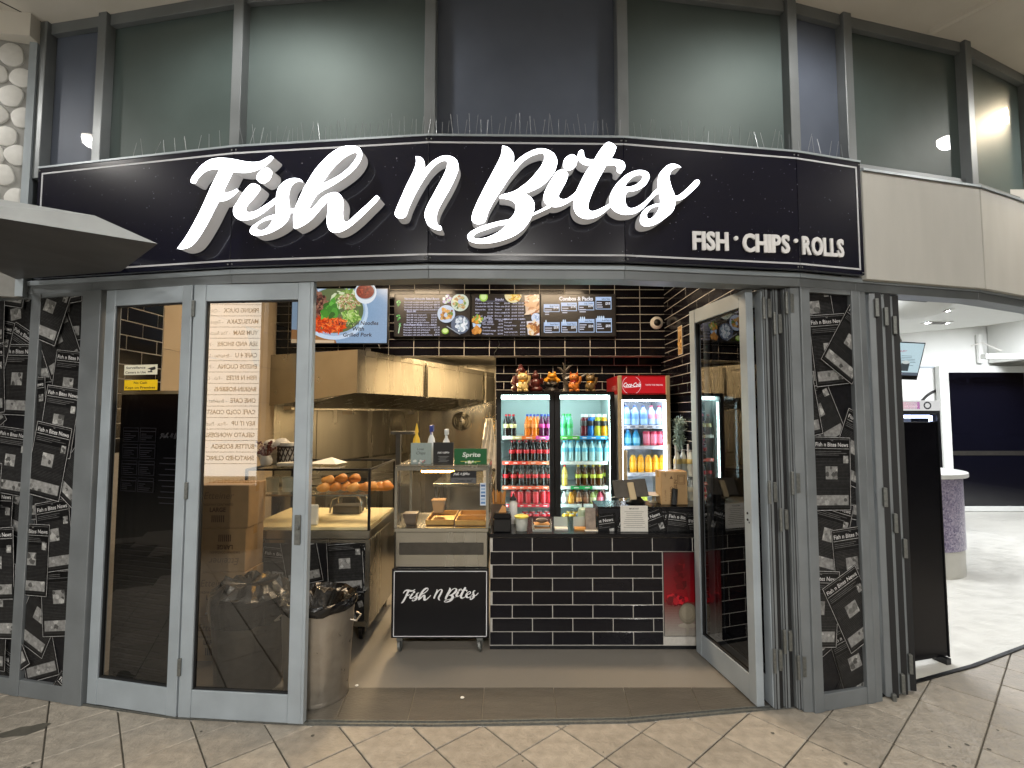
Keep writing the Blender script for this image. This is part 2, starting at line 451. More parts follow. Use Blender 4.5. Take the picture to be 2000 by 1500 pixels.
# ------------------------------------------------------------------ traced script lettering (outline points per crop: origin, scale, 1 marks a sharp corner)
C1, C2, C3, C4, C5 = (340, 270, 6.25), (500, 270, 6.819), (760, 270, 6.52), (900, 270, 6.523), (1080, 270, 6.667)
LETTERS = [
 ('F', C1, [(205,535),(215,480),(265,410),(340,325),(430,265),(520,243),(620,242),(740,258),(850,280),(960,292),(1050,282),(1120,250),(1160,222),(1190,218),(1210,238),(1185,275),(1110,340),(1020,385),(930,412),(830,420),(720,408,1),(690,470),(640,570),(598,658,1),(650,662),(710,645),(765,618,1),(785,640,1),(720,705),(640,755),(545,772,1),(500,860),(430,1000),(350,1140),(290,1230),(230,1300),(160,1340),(90,1352),(38,1345,1),(80,1290),(150,1190),(220,1070),(300,920),(380,750),(450,590),(520,450),(553,382,1),(470,380),(400,398),(340,440),(290,495),(262,545),(240,550)], []),
 ('dot', C1, [(1005,480),(1030,425),(1080,380),(1135,362),(1180,385),(1195,430),(1175,490),(1130,535),(1080,550),(1035,530)], []),
 ('i', C1, [(900,590),(950,555),(1000,560),(1045,590),(1048,630),(1000,700),(920,790),(878,850),(885,890),(920,905),(1000,885),(1090,830),(1180,770),(1252,716,1),(1252,780,1),(1130,880),(1030,950),(930,990),(860,1000),(800,995),(745,960),(722,900),(730,840),(770,780),(830,680)], []),
 ('s', C2, [(268,795),(280,710),(310,640),(370,580),(450,540),(530,532),(590,548),(625,582,1),(580,573),(520,590),(465,650),(440,730),(435,800),(445,880),(450,945,1),(512,933,1),(508,988,1),(450,995,1),(440,1050),(410,1110),(350,1170),(270,1220),(180,1262),(90,1288),(10,1298),(-60,1275),(-82,1233),(-54,1178),(22,1122),(142,1050),(262,1012,1)],
   [[(230,1070,1),(120,1097),(40,1140),(6,1188),(25,1218),(85,1226),(150,1192),(200,1130)]]),
 ('h', C2, [(497,1090),(500,1000),(520,930),(570,810),(640,660),(720,520),(800,400),(890,300),(990,205),(1100,135),(1200,103),(1300,100),(1370,125),(1405,175),(1410,240),(1385,310),(1330,390),(1260,460),(1170,530),(1080,590),(980,650),(900,690),(810,750,1),(730,880),(712,930),(735,942),(800,880),(870,800),(940,750),(1010,725),(1075,722),(1130,765),(1160,830),(1165,900),(1155,980),(1160,1060),(1185,1115),(1230,1105),(1300,1040),(1400,950),(1500,860),(1570,790),(1610,765),(1645,795,1),(1600,850),(1500,950),(1400,1050),(1300,1140),(1200,1210),(1110,1250),(1030,1252),(975,1215),(948,1150),(945,1060),(955,960),(962,850,1),(940,852),(900,900),(830,980),(760,1060),(690,1120),(620,1165),(540,1200),(505,1190)],
   [[(875,605,1),(920,540),(990,440),(1080,340),(1180,255),(1270,205),(1325,190),(1350,210),(1335,260),(1280,340),(1200,420),(1110,490),(1000,550),(940,580)]]),
 ('n', C3, [(340,230,1),(400,240),(435,275),(450,320),(445,380),(430,425),(415,465,1),(450,400),(520,320),(600,260),(680,225),(760,222),(830,250),(870,300),(882,370),(870,430),(830,530),(770,650),(700,770),(640,880),(610,960),(603,1030),(612,1090),(628,1110,1),(650,1115),(668,1140,1),(665,1166),(620,1168),(560,1150),(500,1110),(475,1060),(455,1000),(460,930),(490,850),(550,740),(620,610),(680,500),(725,400),(742,330),(735,295),(700,285),(640,305),(570,360),(500,440),(420,560),(350,680),(290,800),(250,890),(228,960),(200,1005),(150,1020),(105,1010),(72,965),(90,900),(150,760),(220,600),(300,440),(335,350),(345,290)], []),
 ('B', C4, [(530,95,1),(590,110),(640,150),(672,205),(675,270),(660,330),(610,410,1),(660,345),(740,260),(840,190),(940,145),(1030,130),(1120,150),(1190,200),(1225,270),(1225,330),(1195,420),(1130,510),(1050,590),(950,650),(810,708,1),(870,735),(920,790),(938,850),(930,920),(900,1000),(850,1090),(780,1170),(680,1240),(560,1290),(430,1325),(300,1340),(190,1335),(110,1305),(85,1255),(105,1210),(170,1165),(270,1120),(400,1080),(520,1050),(620,1030),(680,960),(700,890),(690,830),(640,790),(570,772),(500,765),(495,740),(540,715),(620,695),(700,665),(780,610),(870,540),(950,450),(1020,360),(1060,280),(1065,220),(1035,188),(970,200),(880,235),(790,300),(700,400),(620,500),(540,620),(460,740),(400,840),(350,940),(325,1020),(300,1070),(240,1090),(180,1085),(145,1050),(140,1010),(160,930),(220,790),(300,630),(380,480),(460,330),(510,220),(525,150)],
   [[(590,1100,1),(480,1110),(350,1155),(230,1195),(170,1235),(165,1265),(195,1282),(270,1278),(370,1250),(470,1200),(550,1140)]]),
 ('bar', C4, [(925,955,1),(1100,868,1),(1140,882,1),(900,990,1)], []),
 ('dot', C4, [(1310,300),(1340,245),(1400,210),(1450,215),(1480,255),(1475,320),(1450,370),(1390,405),(1335,395),(1308,360)], []),
 ('i', C4, [(1210,440),(1260,405),(1310,400),(1350,430),(1365,470),(1340,550),(1280,660),(1248,720),(1255,760),(1300,778),(1360,765),(1430,715),(1500,650,1),(1450,790,1),(1425,783),(1350,830),(1260,868),(1170,872),(1090,835),(1060,780),(1065,700),(1110,600),(1160,520)], []),
 ('t', C5, [(640,120),(690,65),(730,50),(780,70),(825,115,1),(800,190),(755,270,1),(830,275),(900,295),(935,335),(935,390),(915,415),(885,455,1),(860,452),(835,430),(835,385),(800,352),(692,355,1),(640,450),(560,600),(490,760),(460,860),(465,925),(505,950),(560,940),(640,905),(735,855,1),(735,905,1),(660,970),(580,1020),(480,1048),(390,1040),(310,990),(270,900),(275,800),(300,700),(400,490),(485,355,1),(430,350),(380,330),(340,290),(325,240),(335,180),(370,152),(398,170),(405,225),(430,260),(480,275),(540,275,1),(590,190)], []),
 ('e', C5, [(740,840),(745,750),(790,650),(860,560),(950,480),(1050,430),(1140,415),(1220,435),(1255,480),(1250,530),(1210,600),(1140,655),(1060,685),(975,695,1),(945,740),(940,800),(955,870),(1000,910),(1060,905),(1150,860),(1250,770),(1320,690),(1382,645,1),(1390,700,1),(1300,770),(1230,850),(1150,930),(1060,980),(970,995),(880,985),(800,945),(755,895)],
   [[(935,635,1),(965,575),(1030,510),(1100,478),(1155,478),(1172,500),(1140,560),(1080,605),(1010,630)]]),
 ('s', C5, [(1380,480),(1420,420),(1480,360),(1550,333),(1620,345),(1670,380,1),(1620,380),(1560,410),(1530,450),(1515,510),(1530,590),(1560,680),(1590,750,1),(1640,740),(1720,680),(1800,600),(1860,545),(1895,545),(1910,575),(1880,620),(1800,700),(1720,770),(1650,805),(1590,815,1),(1585,890),(1550,960),(1470,1030),(1380,1095),(1290,1135),(1200,1145),(1145,1115),(1135,1060),(1150,990),(1190,930),(1260,885),(1340,855),(1405,845,1),(1395,780),(1378,695,1),(1365,640),(1368,560)],
   [[(1390,885,1),(1330,890),(1270,920),(1225,980),(1225,1030),(1260,1050),(1310,1020),(1360,960)]]),
]
def smooth_loop(pts, sub=4):
    n = len(pts); out = []
    P = [Vector(p[:2]) for p in pts]; cr = [len(p) > 2 for p in pts]
    for i in range(n):
        p0, p1, p2, p3 = P[i - 1], P[i], P[(i + 1) % n], P[(i + 2) % n]
        if cr[i]: p0 = p1 - (p2 - p1) * .5
        if cr[(i + 1) % n]: p3 = p2 + (p2 - p1) * .5
        for k in range(sub):
            t = k / sub
            out.append(.5 * (2 * p1 + (p2 - p0) * t + (2 * p0 - 5 * p1 + 4 * p2 - p3) * t * t + (3 * p1 - p0 - 3 * p2 + p3) * t ** 3))
    return out
SHAPES = []
for nm, (ox, oy, sc), outer, holes in LETTERS:
    SHAPES.append((nm, [[(ox + p.x / sc, oy + p.y / sc) for p in smooth_loop(l)] for l in [outer] + holes]))
def script_tris(x, y, w):
    """the same lettering flat, w wide, lower left at x, y"""
    k = w / 1018.0; out = []
    for nm, loops in SHAPES:
        fl = [p for l in loops for p in l]
        for t in tessellate_polygon([[Vector((p[0], p[1], 0)) for p in l] for l in loops]):
            q = [(x + (fl[i][0] - 347) * k, y + (492 - fl[i][1]) * k) for i in t]
            if (q[1][0] - q[0][0]) * (q[2][1] - q[0][1]) - (q[1][1] - q[0][1]) * (q[2][0] - q[0][0]) < 0: q.reverse()
            out.append(q)
    return out

# ------------------------------------------------------------------ sign board
sign = thing('sign_board', 'long black shop sign reading Fish n Bites in lit white script letters', 'sign', (-.45, 2.85, Z_SIGN0))
for a, b in zip(SIGN, SIGN[1:]):
    d = Vector((b[0] - a[0], b[1] - a[1])); e = d.normalized() * .0016
    a2, b2 = (a[0] + e.x, a[1] + e.y), (b[0] - e.x, b[1] - e.y)
    mb = MB(); mb.slab(a2, b2, 0, .045, Z_SIGN0, Z_SIGN1); mb.build('panel', 'sign_black', sign, bevel=.0015)
    first, last = a is SIGN[0], b is SIGN[-1]; dn = d.normalized()
    t0 = (a2[0] + dn.x * (.030 if first else 0), a2[1] + dn.y * (.030 if first else 0))
    t1 = (b2[0] - dn.x * (.030 if last else 0), b2[1] - dn.y * (.030 if last else 0))
    for z in (Z_SIGN0 + .030, Z_SIGN1 - .044): mb = MB(); mb.slab(t0, t1, -.002, .001, z, z + .0105); mb.build('border_stripe', 'sign_white', sign)
    for on, p, s in ((first, t0, 1), (last, t1, -1)):
        if on:
            q = (p[0] + dn.x * .0105 * s, p[1] + dn.y * .0105 * s)
            mb = MB(); mb.slab(p if s > 0 else q, q if s > 0 else p, -.002, .001, Z_SIGN0 + .0406, Z_SIGN1 - .0441); mb.build('border_stripe', 'sign_white', sign)
    n = Vector((-d.y, d.x)).normalized()
    for p, s in ((a, 1), (b, -1)):
        for z in (Z_SIGN0 + .014, Z_SIGN1 - .018):
            q = Vector(p) + d.normalized() * .014 * s - n * .001
            mb = MB(); mb.ball((q.x, q.y, z), (.0055, .004, .0055), 8, 5); mb.build('bolt', 'hinge_steel', sign, smooth=True)
mb = MB(); mb.slab(SIGN[0], SIGN[1], -.004, .05, Z_SIGN1, Z_SIGN1 + .012)
for a, b in zip(SIGN[1:], SIGN[2:]): mb.slab(a, b, -.004, .05, Z_SIGN1, Z_SIGN1 + .012)
mb.build('top_capping', 'aluminium_pale', sign)
# insect specks and dust on the face
mb = MB()
for _ in range(420):
    k = random.choices(range(5), (14, 12, 12, 12, 5))[0]; a, b = SIGN[k], SIGN[k + 1]; t = random.random()
    d = Vector((b[0] - a[0], b[1] - a[1])).normalized(); n = Vector((-d.y, d.x)); z = random.uniform(Z_SIGN0 + .02, Z_SIGN1 - .03)
    p = Vector(a) + (Vector(b) - Vector(a)) * t - n * .0006; r = random.choice((.0012, .0015, .002, .0026))
    mb.face([(p.x + d.x * r * math.cos(w), p.y + d.y * r * math.cos(w), z + r * math.sin(w)) for w in [i * math.pi / 3 for i in range(6)]])
o = mb.build('speck', 'speck', sign); o['kind'] = 'stuff'
# raised letters: front face 0.10 m off the board
DEP = .098
def offset_plane(a, b, o):
    d = Vector((b[0] - a[0], b[1] - a[1])).normalized(); n = Vector((-d.y, d.x))
    return (a[0] - n.x * o, a[1] - n.y * o), (b[0] - n.x * o, b[1] - n.y * o), n
word_of = [0, 0, 1, 1, 1, 2, 3, 3, 4, 4, 4, 4, 4]
PL = {0: ((-2.25, 3.012), (-1.25, 2.862)), 1: (SIGN[1], SIGN[2]), 2: ((-.98, 2.838), (.0, 2.792)), 3: (SIGN[2], SIGN[3]), 4: ((.30, 2.802), (1.35, 2.902))}
for k, (nm, loops) in enumerate(SHAPES):
    pa, pb = PL[word_of[k]]; a, b, n = offset_plane(pa, pb, DEP + .0006 * (k % 3))
    fr = [[on_plane(u, v, a, b) for u, v in l] for l in loops]
    fl = [p for l in fr for p in l]; mbf = MB(); mbs = MB()
    back = Vector((n.x, n.y, 0)) * (DEP - .012)
    tris = tessellate_polygon([[Vector((p.x, p.z, 0)) for p in l] for l in fr])
    for t in tris: mbf.face([fl[i] for i in t])
    for l in fr:
        m = len(l)
        mbs.mesh([p + Vector((n.x, n.y, 0)) * .0015 for p in l] + [p + back for p in l], [(i, (i + 1) % m, m + (i + 1) % m, m + i) for i in range(m)])
    for t in tris: mbs.face([fl[i] + back for i in t])
    L = mbs.build('letter', 'letter_side', sign)
    f = mbf.build('letter_face', 'letter_face', L)
# small flat-cut lettering
def flat_word(word, u0, v0, u1, v1, cap):
    """capital letters 12 mm thick along the sign from u0 to u1"""
    pa, pb = ((SIGN[3], SIGN[4]) if u1 < 1560 else (SIGN[4], SIGN[5]))
    a, b, n = offset_plane(pa, pb, .012)
    A, B = on_plane(u0, v0, a, b), on_plane(u1, v1, a, b); ux = (B - A).normalized(); W = (B - A).length
    adv = []; x = 0
    for ch in word:
        tr, x0, x1 = text_tris(ch, .03); adv.append((x, x0, x1)); x += (x1 - x0) + .07
    k = W / (x - .07); ky = cap / .74
    for ch, (xx, x0, x1) in zip(word, adv):
        tr = text_tris(ch, .03)[0]; mb = MB(); bnd = {}
        nn = Vector((n.x, n.y, 0)) * .011
        P = lambda q: A + ux * ((xx + q[0] - x0) * k) + Vector((0, 0, q[1] * ky))
        for t in tr:
            mb.face([P(q) for q in t])
            for i in range(3):
                e = (t[i], t[(i + 1) % 3]); bnd[e] = 1
        for (p, q) in bnd:
            if (q, p) not in bnd: mb.face([P(p), P(p) + nn, P(q) + nn, P(q)])
        for sh, dz in ((-.0032, .0012), (.0032, .0006)):
            for t in tr: mb.face([P(q) + ux * sh + nn * (dz / .011) for q in t])
        mb.build('letter', 'letter_flat', sign)
flat_word('FISH', 1354, 486, 1423, 488, .112)
flat_word('CHIPS', 1452, 490, 1543, 493, .112)
flat_word('ROLLS', 1569, 495, 1649, 501, .114)
for u, v, pa, pb in ((1438, 465, SIGN[3], SIGN[4]), (1555, 470, SIGN[3], SIGN[4])):
    a, b, n = offset_plane(pa, pb, .012); c = on_plane(u, v, a, b); mb = MB()
    mb.lathe([(.013, 0), (.013, .011)], 16, c, Matrix.Rotation(R(-90), 4, 'X')); mb.build('dot', 'letter_flat', sign)

# ------------------------------------------------------------------ glazing above the sign
glz = thing('clerestory_glazing', 'row of dark green frosted glass panes in grey frames above the sign', 'window', (0, 3.0, Z_SIGN1))
G = FRONT[1:]
for k, (a, b) in enumerate(zip(G, G[1:])):
    d = Vector((b[0] - a[0], b[1] - a[1])).normalized()
    s, e = (a[0] + d.x * .035, a[1] + d.y * .035), (b[0] - d.x * .035, b[1] - d.y * .035)
    dark = k in (0, 3, 5)
    mb = MB(); mb.slab(s, e, .030, .042, Z_SIGN1 - .03, Z_SOFFIT - .04); mb.build('pane', 'frosted_dark' if dark else ('frosted_glass' if k in (2, 4) else 'glass_green'), glz)
    mb = MB(); mb.slab(s, e, -.010, .03, Z_SOFFIT - .075, Z_SOFFIT + .02); mb.build('rail', 'aluminium', glz, bevel=.002)
    mb = MB(); mb.slab(s, e, .001, .028, Z_SIGN1 - .05, Z_SIGN1 - .01 + (.05 if k > 5 else 0)); mb.build('rail', 'aluminium', glz, bevel=.002)
for k, p in enumerate(G[:-1]):
    a = G[max(k - 1, 0)]; b = G[min(k + 1, len(G) - 1)]; d = Vector((b[0] - a[0], b[1] - a[1])).normalized() * .033
    mb = MB(); mb.slab((p[0] - d.x, p[1] - d.y), (p[0] + d.x, p[1] + d.y), -.035, .05, Z_SIGN1 - .05, Z_SOFFIT + .02); mb.build('mullion', 'aluminium', glz, bevel=.003)

# bird spikes along the sign top and on the awning
def spikes(name, label, p, q, z, n, hgt, fan=.3):
    t = MB(); d = Vector((q[0] - p[0], q[1] - p[1])); nn = Vector((-d.y, d.x)).normalized()
    for i in range(n):
        s = Vector(p) + d * ((i + .5) / n); a = random.uniform(-fan, fan); b = random.uniform(-.18, .18); hh = hgt * random.uniform(.75, 1.1)
        t.tube([(s.x, s.y, z), (s.x + d.normalized().x * b * hh + nn.x * a * hh, s.y + d.normalized().y * b * hh + nn.y * a * hh, z + hh)], .0011, 4)
    t.slab(p, q, -.012, .012, z - .003, z + .004)
    o = t.build(name, 'spike'); tag(o, label, 'spikes', 'bird spikes on the shopfront', 'stuff')
for (k, n), lb in zip(((0, 10), (1, 34), (2, 34), (3, 26)), ('above the letters Fish', 'above the small n', 'above the letters Bites', 'above the words chips and rolls')):
    a, b = SIGN[k], SIGN[k + 1]; d = Vector((b[0] - a[0], b[1] - a[1])).normalized(); n2 = Vector((-d.y, d.x)) * .03
    t0 = .45 if k == 0 else .02
    p = (a[0] + (b[0] - a[0]) * t0 + n2.x, a[1] + (b[1] - a[1]) * t0 + n2.y)
    spikes('bird_spikes', 'thin steel bird spikes on the sign top ' + lb, p, (b[0] + n2.x, b[1] + n2.y), Z_SIGN1 + .014, n, .125)
a, b = SIGN[4], SIGN[5]
spikes('bird_spikes', 'thin steel bird spikes at the narrow dark pane near the sign end', (a[0] + .02, a[1] + .035), (b[0] - .02, b[1] + .03), Z_SIGN1 + .014, 8, .125)

# ------------------------------------------------------------------ header beam under the sign, fascia wall, soffit
hd = thing('header_beam', 'grey metal header beam over the folding doors', 'beam', (0, 2.95, Z_HEAD))
mb = MB()
for a, b in zip(FRONT, FRONT[1:]):
    mb.slab(a, b, -.012, .115, Z_HEAD - .012, Z_SIGN0 - .004)
mb.build('beam', 'aluminium', hd, bevel=.002)
mb = MB()
for a, b in zip(FRONT, FRONT[1:]):
    mb.slab(a, b, -.026, -.012, Z_SIGN0 - .034, Z_SIGN0 - .005)
mb.build('drip_edge', 'aluminium_pale', hd)
mb = MB()
for a, b in zip(FRONT[:8], FRONT[1:9]): mb.slab(a, b, .12, .34, Z_HEAD + .05, Z_SOFFIT)
bk = mb.build('wall_over_doors', 'dark_wall'); tag(bk, 'dark wall above the folding doors behind the shop sign', 'wall')
fas = thing('fascia_wall', 'off-white rendered fascia wall to the side of the black sign', 'wall', (3.2, 3.4, Z_SIGN0))
for a, b in zip(FRONT[7:], FRONT[8:]):
    mb = MB(); p = a if a != FRONT[7] else (2.262, 3.176)
    mb.slab(p, b, -.055, .20, Z_SIGN0 - .02, Z_SIGN1 - .045); mb.build('panel', 'render_white', fas, bevel=.003)
    mb = MB(); mb.slab(p, b, -.066, .03, Z_SIGN1 - .045, Z_SIGN1 - .03); mb.build('capping', 'aluminium_pale', fas)
mb = MB()
sof = [(-9, -9), (9, -9), (9, 6.2), (FRONT[-1][0], FRONT[-1][1])] + [p for p in FRONT[::-1][1:]] + [(-4.6, 3.7), (-9, 4.4)]
mb.prism([(p[0], p[1] + (.05 if i > 2 else 0)) for i, p in enumerate(sof)], 'z', Z_SOFFIT, Z_SOFFIT + .12)
so = mb.build('soffit', 'soffit'); struct(so)
mb = MB(); mb.tube([(2.93, 3.30, Z_SOFFIT), (3.15, 2.95, Z_SOFFIT), (4.4, 1.0, Z_SOFFIT)], .032, 8); mb.build('joint_bead', 'soffit', so, smooth=True)
mb = MB(); mb.slab((-3.22, 3.22), (-3.6, 2.6), 0, .008, Z_SOFFIT - .003, Z_SOFFIT + .01); mb.build('joint_gap', 'seal', so)
mb = MB(); mb.slab((-3.22, 3.24), (-5.2, 3.0), 0, .10, Z_SOFFIT - .16, Z_SOFFIT - .001); mb.build('bulkhead', 'soffit', so)
# recessed downlights in the soffit (two of them mirror in the glass)
def downlight(x, y, label, power, col, r=.085):
    t = thing('downlight', label, 'lamp', (x, y, Z_SOFFIT), group='recessed downlights in the soffit')
    mb = MB(); mb.lathe([(r, -.012), (r + .022, -.012), (r + .024, .0), (r, .0)], 24, cap=False); mb.build('trim_ring', 'white_plastic', t, smooth=True, world=False)
    mb = MB(); mb.lathe([(r, -.006), (.001, -.006)], 24, cap=False); mb.build('lens', 'downlight_lens' if col else 'downlight_warm', t, world=False)
    ld = bpy.data.lights.new('downlight', 'SPOT'); ld.energy = power * 9; ld.spot_size = R(172); ld.spot_blend = .45; ld.shadow_soft_size = .08
    ld.color = (1, .97, .92) if col else (1, .84, .60)
    lo = bpy.data.objects.new('downlight_beam', ld); COL.objects.link(lo); lo.parent = t; lo.location = (0, 0, -.03)
M('downlight_lens', '#ffffff', emit=110, ecol='#fff6e6'); M('downlight_warm', '#ffffff', emit=60, ecol='#ffd48a')
DL = [(-4.45, 2.3, 'added downlight brightening the pebble wall above the awning', 13, 1), (-1.54, 2.15, 'recessed downlight mirrored in the frosted pane over the letters Fish', 9, 1), (1.91, 2.14, 'recessed downlight mirrored in the frosted pane over the letters Bites', 9, 1),  # the awning-end lamp is added to brighten the pebble wall
      (4.66, 2.83, 'recessed downlight mirrored in the wide pane beyond the sign', 16, 1), (4.56, 3.76, 'warm recessed downlight close to the white fascia', 16, 0), (-2.6, -3.7, 'recessed downlight behind the viewer at the awning end', 118, 1), (.2, -3.7, 'recessed downlight behind the viewer in the middle', 118, 1), (3.0, -3.7, 'recessed downlight behind the viewer on the fascia side', 118, 1)]
for d in DL: downlight(*d)
# ------------------------------------------------------------------ newsprint pages
def page(pr, x, y, rot, sc=1.0, seed=0):
    """one printed page .29 x .46, lower left corner at x, y"""
    rg = random.Random(seed); pr.xf(x, y, rot, sc); W, H = .29, .46
    d = .006 + rg.random() * .004; w = .56
    pr.rect(0, 0, W, H, (d, d, d * 1.08)); pr.frame(.004, .004, W - .004, H - .004, .0028, (w * .8,) * 3)
    pr.text('Fish n Bites News', W / 2, H - .062, .026, (w, w, w), 'c', bold=.012, w=W - .04)
    pr.text('THE', W / 2, H - .028, .007, (w * .7,) * 3, 'c')
    pr.rect(.014, H - .076, W - .014, H - .0735, (w * .8,) * 3); pr.rect(.014, H - .018, W - .014, H - .0165, (w * .5,) * 3)
    for k in range(3): pr.rect(.02, H - .094 - k * .011, .02 + (W - .04) * rg.uniform(.5, 1), H - .0915 - k * .011, (.16,) * 3, k == 0)
    z = H - .14
    while z > .018:
        x0 = .016
        pr.rect(x0, z, W - .016, z + .0032, (.034 + .02 * rg.random(),) * 3, False); z -= .0088
    def photo(x0, y0, x1, y1):
        pr.rect(x0, y0, x1, y1, (.24, .24, .235))
        for _ in range(7):
            cx, cy = rg.uniform(x0, x1), rg.uniform(y0, y1); r = (y1 - y0) * rg.uniform(.12, .3); g_ = rg.choice((.08, .36, .15, .42, .3))
            a = rg.uniform(0, 3)
            pts = [(min(max(cx + r * rg.uniform(.6, 1.5) * math.cos(a + i), x0), x1), min(max(cy + r * math.sin(a + i), y0), y1)) for i in range(6)]
            pr.poly(pts, (g_, g_, g_ * .97), False) if False else pr.poly(pts, (g_, g_, g_ * .97))
    photo(.095, .195, .185, .275); photo(.022, .036, W - .022, .098); photo(W - .06, H - .165, W - .022, H - .118)
    pr.T = None
def news_panel(parent, o, ux, w, h, pages, name='newsprint_panel'):
    pr = Print((0, 0, w, h), step=.00006); pr.rect(0, 0, w, h, (.012, .012, .014))
    for k, (x, y, r, s) in enumerate(pages): page(pr, x, y, R(r), s, k + int(w * 1000))
    return pr.build(name, 'newsprint', parent, o, ux)
def rand_pages(w, h, seed, step=.24, lean=38):
    rg = random.Random(seed); out = []; y = -.25
    while y < h:
        for c in range(max(1, math.ceil(w / .22))):
            out.append((-.12 + c * .20 + rg.uniform(-.08, .08), y + rg.uniform(-.06, .06), rg.choice((rg.uniform(-10, 8), rg.uniform(-lean, lean))), rg.uniform(.95, 1.05)))
        y += step
    rg.shuffle(out)
    return out

# ------------------------------------------------------------------ fixed side panels of the shopfront
def side_panel(label, p, q, posts, panels, seed, base=.10, top=None, pages=None):
    """upright posts and newsprint boards along ground line p-q; posts and panels as (from, to) distances"""
    top = top or Z_HEAD - .012
    t = thing('shopfront_panel', label, 'panel', (p[0], p[1], 0), group='newsprint side panels of the shopfront')
    d = Vector((q[0] - p[0], q[1] - p[1])).normalized()
    P = lambda s: (p[0] + d.x * s, p[1] + d.y * s)
    for a, b in posts:
        mb = MB(); mb.slab(P(a), P(b), -.010, .13, 0, top); mb.build('post', 'aluminium', t, bevel=.003)
    for k, (a, b) in enumerate(panels):
        for z0, z1 in ((.002, base), (top - .03, top)): mb = MB(); mb.slab(P(a + .001), P(b - .001), -.006, .09, z0, z1); mb.build('rail', 'aluminium', t, bevel=.002)
        mb = MB(); mb.slab(P(a + .002), P(b - .002), .020, .035, base, top - .03); mb.build('board', 'black_metal', t)
        o = P(a + .003); n = Vector((-d.y, d.x)) * .0195
        pg = pages if pages else rand_pages(b - a, top - base, seed + k)
        news_panel(t, (o[0] + n.x, o[1] + n.y, base + .002), (d.x, d.y, 0), b - a - .006, top - base - .034, pg)
        nn = Vector((-d.y, d.x)) * -.002; qa, qb = P(a + .003), P(b - .003); mb = MB(); mb.face([(qa[0] + nn.x, qa[1] + nn.y, base), (qb[0] + nn.x, qb[1] + nn.y, base), (qb[0] + nn.x, qb[1] + nn.y, top - .031), (qa[0] + nn.x, qa[1] + nn.y, top - .031)]); mb.build('pane', 'pane_panel', t)
    return t
side_panel('newsprint panel between grey posts under the awning', (-3.62, 3.345), (-2.62, 3.125), [(.44, .52), (.87, 1.02)], [(.02, .44), (.52, .87)], 3)
RPG = [(-.05, 2.10, 8, 1), (-.22, 1.86, -3, 1), (.07, 2.02, -34, 1), (.04, 1.84, 6, 1), (-.20, 1.50, 10, 1.0), (.10, 1.30, -24, 1), (-.02, 1.08, -2, 1), (.24, 1.02, -12, 1), (-.10, .74, -16, 1), (.14, .50, 4, 1), (-.17, .28, -6, 1), (.22, .20, 26, 1), (-.02, -.2, -32, 1), (.2, -.12, 18, 1), (-.15, .1, 30, 1), (.02, 1.42, 24, 1)]
RPG = [RPG[i] for i in (0, 15, 7, 14, 12, 13, 8, 5, 1, 4, 9, 3, 10, 6, 11, 2)]
side_panel('newsprint panel between grey posts beside the folded doors', (1.80, 3.055), (2.245, 3.165), [(.0, .068), (.395, .455)], [(.068, .395)], 11, pages=RPG)
mb = MB(); mb.box(1.742, 1.80, 3.06, 3.20, 0, Z_HEAD - .012)
o = mb.build('door_jamb', 'aluminium', bevel=.003); tag(o, 'grey metal door jamb post beside the folded stack', 'post')
mb = MB(); mb.slab((2.25, 3.16), (2.30, 3.175), .0, .14, 0, Z_HEAD - .012)
o = mb.build('door_jamb', 'aluminium', bevel=.003); tag(o, 'grey metal jamb post of the neighbouring bright shop', 'post')

# ------------------------------------------------------------------ folding door leaves
ZD0, ZD1 = .014, Z_HEAD - .016
def door_leaf(label, p, q, fmat, glass, stile=.078, top=.103, bot=.155, thick=.045, closed=True, pane=True, group='folding door leaves'):
    t = thing('folding_door', label, 'door', (p[0], p[1], 0), group=group)
    d = Vector((q[0] - p[0], q[1] - p[1])); L = d.length; d.normalize()
    P = lambda s: (p[0] + d.x * s, p[1] + d.y * s)
    for a, b in ((0, stile), (L - stile, L)):
        mb = MB(); mb.slab(P(a), P(b), 0, thick, ZD0, ZD1); mb.build('stile', fmat, t, bevel=.003)
    mb = MB(); mb.slab(P(stile + .0008), P(L - stile - .0008), .002, thick - .002, ZD1 - top, ZD1 - .001); mb.build('top_rail', fmat, t, bevel=.002)
    mb = MB(); mb.slab(P(stile + .0008), P(L - stile - .0008), .002, thick - .002, ZD0 + .001, ZD0 + bot); mb.build('bottom_rail', fmat, t, bevel=.002)
    mb = MB()
    for z0, z1 in ((ZD0 + bot, ZD0 + bot + .008), (ZD1 - top - .008, ZD1 - top)): mb.slab(P(stile), P(L - stile), .012, thick - .012, z0, z1)
    mb.slab(P(stile), P(stile + .007), .012, thick - .012, ZD0 + bot, ZD1 - top); mb.slab(P(L - stile - .007), P(L - stile), .012, thick - .012, ZD0 + bot, ZD1 - top)
    mb.build('gasket', 'seal', t)
    if pane:
        mb = MB(); c = thick / 2; dd = Vector((-d.y, d.x)) * c
        a, b = P(stile), P(L - stile)
        mb.face([(a[0] + dd.x, a[1] + dd.y, ZD0 + bot), (b[0] + dd.x, b[1] + dd.y, ZD0 + bot), (b[0] + dd.x, b[1] + dd.y, ZD1 - top), (a[0] + dd.x, a[1] + dd.y, ZD1 - top)])
        mb.build('pane', glass, t)
    return t, P, d, L
def hinge(t, P, s, z, w=.020, h=.10, off=-.012):
    mb = MB(); a, b = P(s - w / 2), P(s + w / 2); mb.slab(a, b, off, .004, z - h / 2, z + h / 2); mb.build('hinge', 'hinge_steel', t, bevel=.002)
H0, H1, H2 = (-2.60, 3.128), (-1.955, 2.990), (-1.208, 2.925)
